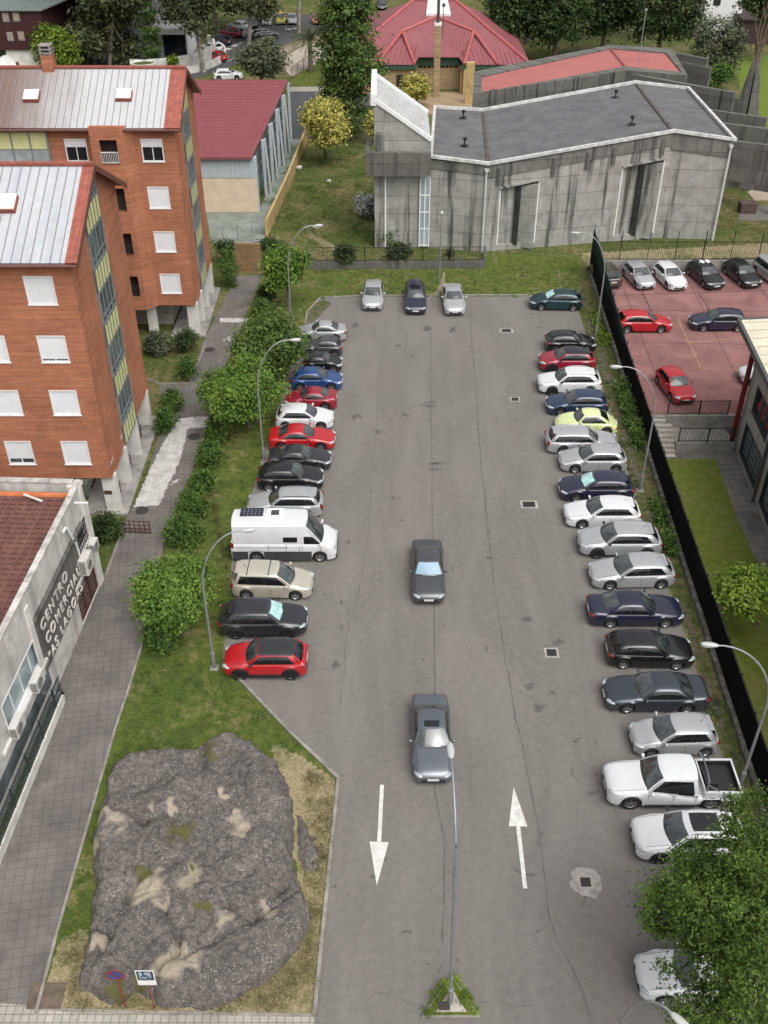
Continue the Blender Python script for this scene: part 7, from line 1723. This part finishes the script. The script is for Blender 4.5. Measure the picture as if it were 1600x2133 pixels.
plant('flowering_shrub', 'white flowering shrub at the left end of the church', 'shrub', (736, 392, 790, 462), 1.4, 4200, .26, 'flower', 6, tr=.05, clump=.25)
plant('shrub', 'dark shrub behind the meadow railing below the church corner', 'shrub', (802, 498, 860, 552), 1.2, 3600, .26, 'dark', 5, tr=.04, clump=.25)
plant('shrub', 'low shrub behind the meadow railing left of the church', 'shrub', (684, 506, 752, 552), 1.1, 3200, .26, 'dark', 5, tr=.04, clump=.25)
plant('shrub', 'dark ivy clump on the stone wall at the end of the walkway', 'shrub', (540, 492, 590, 540), 1.6, 2600, .26, 'dark', 5, trunk=False, clump=.3)
plant('shrub', 'dark growth on the terrace edge beside the far brick block', 'shrub', (446, 498, 490, 530), 1.6, 1500, .26, 'dark', 4, trunk=False, clump=.3)
for (px, py, lab) in ((935, 553, 'spiky yucca in front of the church corner'),):
    q = G(px, py); t = thing('yucca', lab, 'yucca', q); mb = MB(); rg = random.Random(9)
    for k in range(90):
        a = rg.uniform(0, 6.28); e = rg.uniform(.1, 1.35); L = rg.uniform(.8, 1.25); d = Vector((math.cos(a)*math.cos(e), math.sin(a)*math.cos(e), math.sin(e))); s = Vector((-math.sin(a), math.cos(a), 0))*.05; o = Vector((0, 0, .95))
        mb.add([o-s, o+s, o+d*L*.6+s+Vector((0, 0, .02)), o+d*L*.6-s, o+d*L+Vector((0, 0, -.18*math.cos(e)))], [(0, 1, 2, 3), (3, 2, 4)])
    mb.build('leaves', LM['olive'], t); mb = MB(); mb.tube([(0, 0, 0), (0, 0, 1.0)], [.14, .11], 8); mb.build('trunk', M_BARK, t)
plant('round_tree', 'young bright green tree on the school lawn at the right edge', 'tree', blobs=lobes(G(1566, 1226, 2.5), (1.5, 1.45, 1.15), 9, random.Random(21), .45), n=9000, leaf=.26, mat='lime', tr=.12, base=G(1563, 1345, LOW), clump=.30)
bpy.data.objects['round_tree.004' if 'round_tree.004' in bpy.data.objects else 'round_tree'].location.z = 0
plant('ivy', 'green ivy climbing the netting fence beside the lime car', 'climbing plant', blobs=[(Vector((fx(y)-.5, y, .42+.12*math.sin(y*2.1))), Vector((.40, .8, .45))) for y in np.linspace(56.5, 63.5, 6)], n=4500, leaf=.20, mat='hedge', trunk=False, clump=.22)
plant('ivy', 'green weeds growing at the fence foot near the farthest right lamp', 'climbing plant', blobs=[(Vector((fx(y)-.7, y, .25)), Vector((.5, .7, .35))) for y in np.linspace(71.5, 76.5, 5)], n=1800, leaf=.20, mat='lime', trunk=False, clump=.22)
plant('ivy', 'green ivy on the fence behind the white hatchback and silver SUV', 'climbing plant', blobs=[(Vector((fx(y)-.5, y, .25)), Vector((.35, .6, .32))) for y in np.linspace(45.3, 49.2, 5)], n=2600, leaf=.20, mat='hedge', trunk=False, clump=.2)
# feathery tree in the near right corner
nb = [(1575, 1712, 7.0, 1.25), (1510, 1800, 6.6, 1.3), (1595, 1805, 7.4, 1.7), (1425, 1868, 5.9, 1.25), (1500, 1900, 7.0, 1.45), (1590, 1925, 7.6, 1.7), (1385, 1900, 5.4, .85), (1440, 1945, 5.8, .8), (1568, 2040, 7.2, 1.05), (1600, 2100, 7.5, 1.4), (1470, 2120, 6.0, 1.0), (1540, 2130, 6.8, 1.2), (1370, 1850, 5.2, .5), (1405, 2030, 5.4, .45), (1450, 2000, 6.0, .6), (1475, 2065, 6.2, .6), (1530, 1990, 6.4, .6), (1660, 1850, 7.8, 2.2), (1660, 2050, 7.8, 2.2), (1455, 1805, 6.0, .9), (1520, 1950, 6.6, 1.0)]
plant('feathery_tree', 'large feathery green tree over the cars in the near right corner', 'tree', blobs=[(G(x, y, z), Vector((r, r, r*.72))) for x, y, z, r in nb], n=64000, leaf=.15, mat='fine', tr=.22, base=G(1690, 2000), clump=.23, aspect=.40, per=60, droop=.08, limbs=14, inner=.45)
# ------------------------------------------------------------------ background trees along the top edge
BT = 'big trees beyond the church'
for bx, z, n, mt, lab in [((1000, -90, 1150, 108), 8, 7500, 'dark', 'dark tree overlapping the right side of the red hip roof'), ((1085, -100, 1245, 124), 8, 8500, 'dark', 'dark dense tree behind the left end of the red flat roof'),
        ((1190, -110, 1345, 112), 8, 8500, 'dark', 'dark dense tree behind the peak of the red flat roof'), ((1295, -100, 1475, 122), 8, 9000, 'dark', 'dark tree left of the white house wall'), ((1535, -70, 1680, 56), 9, 6000, 'dark', 'dark tree in the top right corner'), ((1040, -190, 1180, 30), 12, 6000, 'dark', 'rear dark tree at the top right of the red hip roof'), ((1160, -200, 1300, 25), 12, 6000, 'dark', 'rear dark tree, middle of the mass at the top edge'), ((1280, -200, 1440, 25), 12, 6000, 'dark', 'rear dark tree at the top edge nearest the white house wall')]:
    plant('broadleaf_tree', lab, 'tree', bx, z, int(n*1.9), .62, mt, 14, BT, tr=.35, clump=.75, flat=.8)
plant('broadleaf_tree', 'grey green soft tree between white house and concrete beams', 'tree', (1425, 22, 1560, 172), 4.5, 8000, .5, 'olive', 10, BT, tr=.25, clump=.6, flat=.8)
plant('shrub', 'green shrub at the right end of the parish hall', 'shrub', (1466, 128, 1540, 186), 2, 3000, .4, 'hedge', 6, tr=.08, clump=.4)
plant('broadleaf_tree', 'fresh green tree in front of the maroon building', 'tree', (58, 44, 172, 160), 5, 10000, .5, 'lime', 10, tr=.22, clump=.55, flat=.8)
EU = 'eucalyptus trees along the far street'
for (bx, by, w_, z0, z1, n, lab) in [(158, 128, 9.5, 1.5, 22, 20000, 'leftmost dark eucalyptus beside the maroon building'), (228, 150, 10, 1.0, 22, 24000, 'widest olive eucalyptus behind the far brick roof'), (425, 150, 8, 5.5, 22, 14000, 'eucalyptus with forked pale trunk by the red street car'), (518, 92, 9, 3.5, 24, 12000, 'eucalyptus with pale trunks right of the navy street car'), (622, 70, 5.5, 5.5, 24, 7000, 'eucalyptus with white forked trunk in front of the arcade'), (362, 95, 8, 5, 24, 11000, 'eucalyptus hanging over the white round building'), (195, 100, 9, 3, 22, 12000, 'rear eucalyptus between maroon and white buildings'), (455, 62, 9, 2.5, 20, 9000, 'rear eucalyptus above the navy street car')]:
    b = G(bx, by); rg = random.Random(bx); bl = []
    for i in range(10):
        z = z0+2+(z1-z0-2)*i/9; w2 = w_*(.62 if i in (0, 9) else 1)*.5; bl.append((Vector((b.x+rg.uniform(-.35, .35)*w_, b.y+rg.uniform(-.3, .3)*w_, z)), Vector((w2*.72, w2*.72, 1.9))))
    bl.sort(key=lambda q: abs(q[0].z-(z0+z1)/2))
    plant('eucalyptus', lab, 'tree', blobs=bl, n=n, leaf=.78, mat='euc', tr=.30, base=b, bark=M_BARKP, clump=.8, group=EU, droop=.4, limbs=8, aspect=.4)
b = G(322, 150)
plant('cypress', 'narrow dark green cypress in front of the white round building', 'tree', blobs=[(Vector((b.x, b.y, z)), Vector((r, r, 1.6))) for z, r in ((6, 1.5), (1.6, 1.2), (3.5, 1.5), (8.5, 1.35), (11, 1.1), (13, .8), (14.6, .45))], n=6500, leaf=.34, mat='hedge', tr=.2, base=b, clump=.3)
plant('broadleaf_tree', 'grey green bushy tree just beyond the red hall roof', 'tree', (478, 84, 606, 172), 4, 8000, .5, 'olive', 10, tr=.22, clump=.55, flat=.8)
plant('shrub', 'bush with reddish top beside the street bend', 'shrub', (536, 76, 572, 100), 2, 1200, .5, 'olive', 4, tr=.08, clump=.4)
plant('shrub', 'small conifer by the white planter at the far street', 'shrub', (350, 116, 372, 142), 2, 1000, .4, 'lime', 4, tr=.08, clump=.35)
q = G(648, 150); t = thing('palm_tree', 'date palm with arching fronds beside the gravel footpath', 'palm tree', q); rg = random.Random(2)
mb = MB(); mb.tube([(0, 0, 0), (0, 0, 4.6)], [.38, .32], 10); mb.build('trunk', M_BARK, t)
mb = MB()
for k in range(46):
    a = rg.uniform(0, 6.28); e = rg.uniform(-.1, 1.3); L = rg.uniform(3.0, 3.8); pts = []
    for j in range(8):
        s = j/7; r_ = L*s*math.cos(e*.9)*1.0; z = 4.6+L*s*math.sin(e)-1.9*s*s*(1.1-.3*e); pts.append(Vector((math.cos(a)*r_, math.sin(a)*r_, z)))
    sd = Vector((-math.sin(a), math.cos(a), 0))
    for j in range(7):
        w_ = .42*(1-(j/7)**2)+.06
        for s in (-1, 1):
            for q_ in range(2):
                p0 = pts[j].lerp(pts[j+1], q_/2); p1 = pts[j].lerp(pts[j+1], q_/2+.3); tip = p1+sd*s*w_+Vector((0, 0, -.25))+(pts[j+1]-pts[j])*.5; mb.add([p0, p1, tip], [(0, 1, 2)])
mb.build('fronds', LM['euc'], t)
# ------------------------------------------------------------------ street lamps, signs, island and small things
M_POLE = plain('galvanised lamp pole', (.33, .34, .34), .5, .5, var=.12)
M_LHEAD = plain('pale lamp head', (.44, .45, .44), .4, var=.06)
def lamp(px, py, h, ang, reach, label, z=0.0, group='curved street lamps', head=True, rise=.62, tilt=0.0):
    b = G(px, py, z); t = thing('street_lamp', label, 'street lamp', b, 0, group); t.rotation_euler = (0, tilt, 0)
    d = Vector((math.cos(ang), math.sin(ang), 0)); z1 = h*rise
    mb = MB(); mb.tube([(0, 0, 0), (0, 0, 1.1)], .105, 10); mb.tube([(0, 0, 1.0), (0, 0, z1)], [.066, .054], 10, False)
    pts = []
    for k in range(13): a = math.pi/2*k/12*1.08; pts.append(Vector((0, 0, z1))+d*reach*(1-math.cos(a))+Vector((0, 0, (h-z1)*math.sin(a))))
    mb.tube(pts, [.053-.018*k/12 for k in range(13)], 8); mb.build('pole', M_POLE, t, smooth=50)
    e = pts[-1]; mb = MB(); mb.ell(e+d*.26+Vector((0, 0, .0)), (.37, .13, .085), 14, 7, ang); hd = mb.build('lamp_head', M_LHEAD, t, smooth=60)
    mb = MB(); mb.ell(e+d*.34+Vector((0, 0, -.07)), (.28, .12, .06), 12, 6, ang); mb.build('lens', plain('lamp lens', (.35, .36, .35), .2), hd)
    mb = MB(); mb.box((-.2, -.2, -.02), (.2, .2, .06)); mb.build('base_plate', M_CONC, t); return t
lamp(447, 1392, 8.4, R(14), 1.9, 'curved lamp on the left beside the dense round tree')
lamp(550, 962, 8.6, R(12), 2.0, 'curved lamp on the left in front of the lobed tree')
lamp(608, 690, 8.6, R(12), 2.0, 'curved lamp on the left by the small lobed tree')
lamp(1540, 1642, 8.4, R(170), 2.3, 'curved lamp on the right beside the white pickup')
lamp(1333, 1022, 8.6, R(172), 2.1, 'curved lamp on the right beside the ivy covered fence')
lamp(1240, 706, 8.6, R(172), 2.0, 'curved lamp on the right by the black hatchback')
lamp(938, 2092, 10.9, R(91), 2.2, 'tall straight looking lamp on the triangular island between the lanes', rise=.84, tilt=R(-1.2))
lamp(1690, 1020, 8.4, R(178), 2.4, 'lamp head reaching in over the school roof corner', z=LOW)
q = G(1316, 2150, 0); 
lamp(1242, 2304, 8.3, R(-48), 1.25, 'curved lamp at the bottom edge below the feathery tree')
b = G(915, 590); t = thing('lamp_post', 'thin straight lamp post between dark blue estate and silver saloon', 'lamp post', b)
mb = MB(); mb.tube([(0, 0, 0), (0, 0, 6.2)], [.07, .04], 8); mb.build('pole', M_POLE, t); mb = MB(); mb.ell((0, 0, 6.3), (.16, .16, .18), 10, 6); mb.build('lamp_head', M_LHEAD, t)
# triangular island
tri = pix((940, 2034), (1000, 2122), (878, 2122)); c = ctr(tri)
t = thing('traffic_island', 'triangular kerbed island with grass edges at the lane split', 'traffic island', c)
mb = MB(); mb.prism([(p-c).xy for p in (tri[0], tri[2], tri[1])], 0, .14); mb.build('kerb', M_KERB, t)
inn = [c+(p-c)*.90 for p in tri]; o = sheet('grass', [p-c for p in inn], M_GRASS, .146, t)
inn = [p-c for p in pix((940, 2062), (972, 2112), (908, 2112))]; mb = MB(); mb.prism([p.xy for p in (inn[0], inn[2], inn[1])], .13, .165); mb.build('slab', plain('pale island slab', (.40, .37, .32), .9, var=.25, vscale=2), t)
q = G(925, 2100)-c; mb = MB(); mb.cbox((q.x, q.y, .175), (.42, .32, .02)); mb.build('hatch', M_IRON, t)
foliage('grass_blades', [(Vector((p.x, p.y, .16))-Vector((c.x, c.y, 0)), Vector((.16, .16, .12))) for e0, e1 in ((0, 1), (0, 2)) for p in [tri[e0].lerp(tri[e1], k/9)*.93+c*.07 for k in range(1, 9)]], 1500, .16, LM['lime'], t, 5, .2, .10)
# road signs by the rock
def sign_pole(name, label, base, sz, mat, h): 
    t = thing(name, label, 'road sign', base); mb = MB(); mb.tube([(0, 0, 0), (0, 0, h)], .024, 8); mb.build('post', mat, t); return t
M_SRED, M_SBLUE = plain('sign red', (.24, .022, .025), .6), plain('sign blue', (.02, .07, .26), .45)
TILT = Matrix.Rotation(R(0), 4, 'X')
b = G(262, 2098); t = sign_pole('no_parking_sign', 'round no parking sign, blue with red ring, on a red post before the rock', b, 0, M_SRED, 2.15)
def disc_y(mb, r, y, z, n=28): mb.add([(r*math.cos(2*math.pi*k/n), y, z+r*math.sin(2*math.pi*k/n)) for k in range(n)]+[(r*math.cos(2*math.pi*k/n), y+.012, z+r*math.sin(2*math.pi*k/n)) for k in range(n)], [tuple(range(n))]+[(k, (k+1) % n, n+(k+1) % n, n+k) for k in range(n)])
zs = 2.3
mb = MB(); disc_y(mb, .33, -.05, zs); pl = mb.build('sign_face', M_SRED, t); mb = MB(); disc_y(mb, .25, -.058, zs); mb.build('blue_field', M_SBLUE, pl)
mb = MB(); mb.cbox((0, -.066, zs), (.52, .008, .065), tilt=Matrix.Rotation(R(45), 3, 'Y')); mb.build('slash', M_SRED, pl)
b = G(322, 2100); t = sign_pole('disabled_parking_sign', 'blue wheelchair parking sign with white plate below, before the rock', b, 0, M_SRED, 2.2)
mb = MB(); mb.box((-.33, -.05, 2.02), (.33, -.035, 2.68)); pl = mb.build('sign_face', M_WHITE, t); mb = MB(); mb.box((-.29, -.058, 2.06), (.29, -.051, 2.64)); mb.build('blue_border', plain('dark sign blue', (.012, .035, .075), .5), pl); mb = MB(); mb.box((-.21, -.064, 2.12), (.21, -.0585, 2.58)); mb.build('pale_field', plain('pale sign blue', (.36, .45, .52), .5), pl)
mb = MB(); mb.box((-.33, -.05, 1.72), (.33, -.035, 1.99)); mb.build('white_plate', M_WHITE, t)
mb = MB(); w_ = [Vector((-.02+.13*math.cos(a), -.07, 2.27+.13*math.sin(a))) for a in [R(100+k*22) for k in range(13)]]; mb.tube(w_, .022, 6)
mb.tube([(-.06, -.07, 2.50), (-.04, -.07, 2.33), (.10, -.07, 2.33), (.17, -.07, 2.18), (.22, -.07, 2.20)], .024, 6); mb.tube([(-.05, -.07, 2.43), (.08, -.07, 2.42)], .02, 6); mb.ell((-.06, -.07, 2.56), (.045, .02, .045), 10, 6); mb.build('wheelchair_symbol', plain('dark sign blue', (.012, .035, .075), .5), pl)
# pieces of litter and bags lying about
for px, py, r_, z, lab in ((660, 476, .38, 0, 'white bag lying in the meadow beside the trodden track'), (686, 380, .30, 0, 'pale stone in the middle of the meadow'), (624, 352, .35, 0, 'white sack at the foot of the ochre wall')):
    q = G(px, py); me = MB().ell((0, 0, r_*.5), (r_, r_*.7, r_*.6), 10, 7).mesh('bag')
    for v_ in me.vertices: v_.co += v_.co.normalized()*mnoise.noise(v_.co*4)*.12*r_*3
    tag(link('white_bag', me, M_WHITEOLD, None, q), lab, 'bag')
q = G(468, 1150)
# low wooden posts along the side lawn, between hedge and van
for i, (px, py) in enumerate(((440, 1010), (447, 1060), (455, 1110), (463, 1160))):
    pass
a, c = G(436, 1005), G(472, 1185); t = thing('low_rail', 'low rusty rail in the grass between the hedge and the camper van', 'rail', (a+c)/2); h_ = (c-a)/2
mb = MB(); mb.bar(-h_+Vector((0, 0, .35)), h_+Vector((0, 0, .35)), .05); mb.build('bar', M_BROWNM, t)
for k in range(7): q = -h_+h_*2*k/6; mb = MB(); mb.bar(q, q+Vector((0, 0, .42)), .07); mb.build('post', M_BROWNM, t)
# weeds along kerbs
def weeds(pts, name, label, n=900, wd=.3, mat='mid', leaf=.14):
    bl = []
    for a, c in zip(pts, pts[1:]):
        m_ = max(1, int((c-a).length/1.1))
        for k in range(m_): q = a.lerp(c, (k+random.random())/m_); s = random.uniform(.35, 1); bl.append((q+Vector((random.uniform(-wd, wd), 0, .05)), Vector((.35*s, .45*s, .13*s))))
    o = foliage(name, bl, n, leaf, LM[mat], None, 3, .3, .12); tag(o, label, 'weeds', kind='stuff')
weeds(pix((1222, 690), (1262, 810), (1290, 900), (1345, 1085), (1410, 1260), (1466, 1440), (1530, 1630), (1575, 1760)), 'verge_weeds', 'weeds along the boundary wall behind the right row of cars', 3800, .35, 'olive')
weeds(pix((660, 621), (760, 616), (1012, 616), (1150, 615)), 'edge_weeds', 'weeds along the far edge of the car park', 700, .1, 'hedge', .16)
weeds(pix((476, 1400), (462, 1340), (474, 1240), (490, 1120), (520, 1045)), 'edge_weeds', 'weeds under the front bumpers of the left row', 1500, .3, 'mid')
foliage('tall_grass', [(Vector((q.x, q.y, .12)), Vector((random.uniform(.5, 1.6), random.uniform(.5, 1.6), .16))) for q in [G(random.uniform(575, 780), random.uniform(300, 505)) for _ in range(120)] if q.x > -12], 15000, .34, LM['mid'], None, 8, .10, .32)
o = COL.objects['tall_grass']; tag(o, 'tufts of tall meadow grass between ochre wall and church', 'grass', kind='stuff')
LM['dry'] = leaf_mat('dry straw', (.12, .11, .04), (.24, .21, .10), (.36, .31, .17), 1.5)
def lawn_blades(name, label, px, n, mat, leaf=.11, avoid=None, seed=2):
    P = [G(*q) for q in px]; rs = np.random.RandomState(seed); x0, x1 = min(p.x for p in P), max(p.x for p in P); y0, y1 = min(p.y for p in P), max(p.y for p in P); pts = []
    def inside(x, y, Q):
        c = False
        for a, b_ in zip(Q, Q[1:]+Q[:1]):
            if (a.y > y) != (b_.y > y) and x < (b_.x-a.x)*(y-a.y)/(b_.y-a.y)+a.x: c = not c
        return c
    AV = [G(*q) for q in avoid] if avoid else None
    while len(pts) < n//12:
        x, y = rs.uniform(x0, x1), rs.uniform(y0, y1)
        if inside(x, y, P) and not (AV and inside(x, y, AV)) and mnoise.noise(Vector((x*.8, y*.8, seed))) > -.25: pts.append(Vector((x, y, .02)))
    foliage(name, [(p, Vector((.05, .05, .02))) for p in pts], n, leaf, LM[mat], None, seed, .22, .16, 12, 0)
    o = COL.objects[name] if name in COL.objects else None
    tag([q for q in COL.objects if q.name.startswith(name)][-1], label, 'grass', kind='stuff')
lawn_blades('lawn_grass', 'tufts of grass on the lawn around the big rock', [(466, 1400), (640, 1560), (590, 1580), (480, 1540), (230, 1620), (180, 1950), (125, 1960), (190, 1720), (250, 1510), (305, 1350)], 16000, 'mid', .11, rock_px, 2)
lawn_blades('dry_straw', 'dry straw coloured grass at the edges of the big rock', [(640, 1600), (698, 1630), (648, 2112), (100, 2105), (150, 1950), (300, 2070), (540, 2040), (640, 1900)], 14000, 'dry', .12, rock_px, 3)
lawn_blades('side_grass', 'tufts of grass on the lawn between hedge and left row', [(350, 1190), (455, 1300), (485, 1100), (540, 970), (595, 820), (560, 700), (480, 780), (450, 900), (420, 1000), (370, 1110)], 12000, 'mid', .12, None, 4)
lawn_blades('far_grass', 'tufts of grass on the lawn strip along the far edge', [(640, 563), (1010, 560), (1200, 535), (1196, 612), (668, 618), (570, 640)], 9000, 'mid', .15, None, 5)
lawn_blades('straw_grass', 'straw coloured tufts on the far lawn strip', [(640, 563), (1010, 560), (1200, 535), (1196, 612), (668, 618), (570, 640)], 5000, 'dry', .15, None, 6)
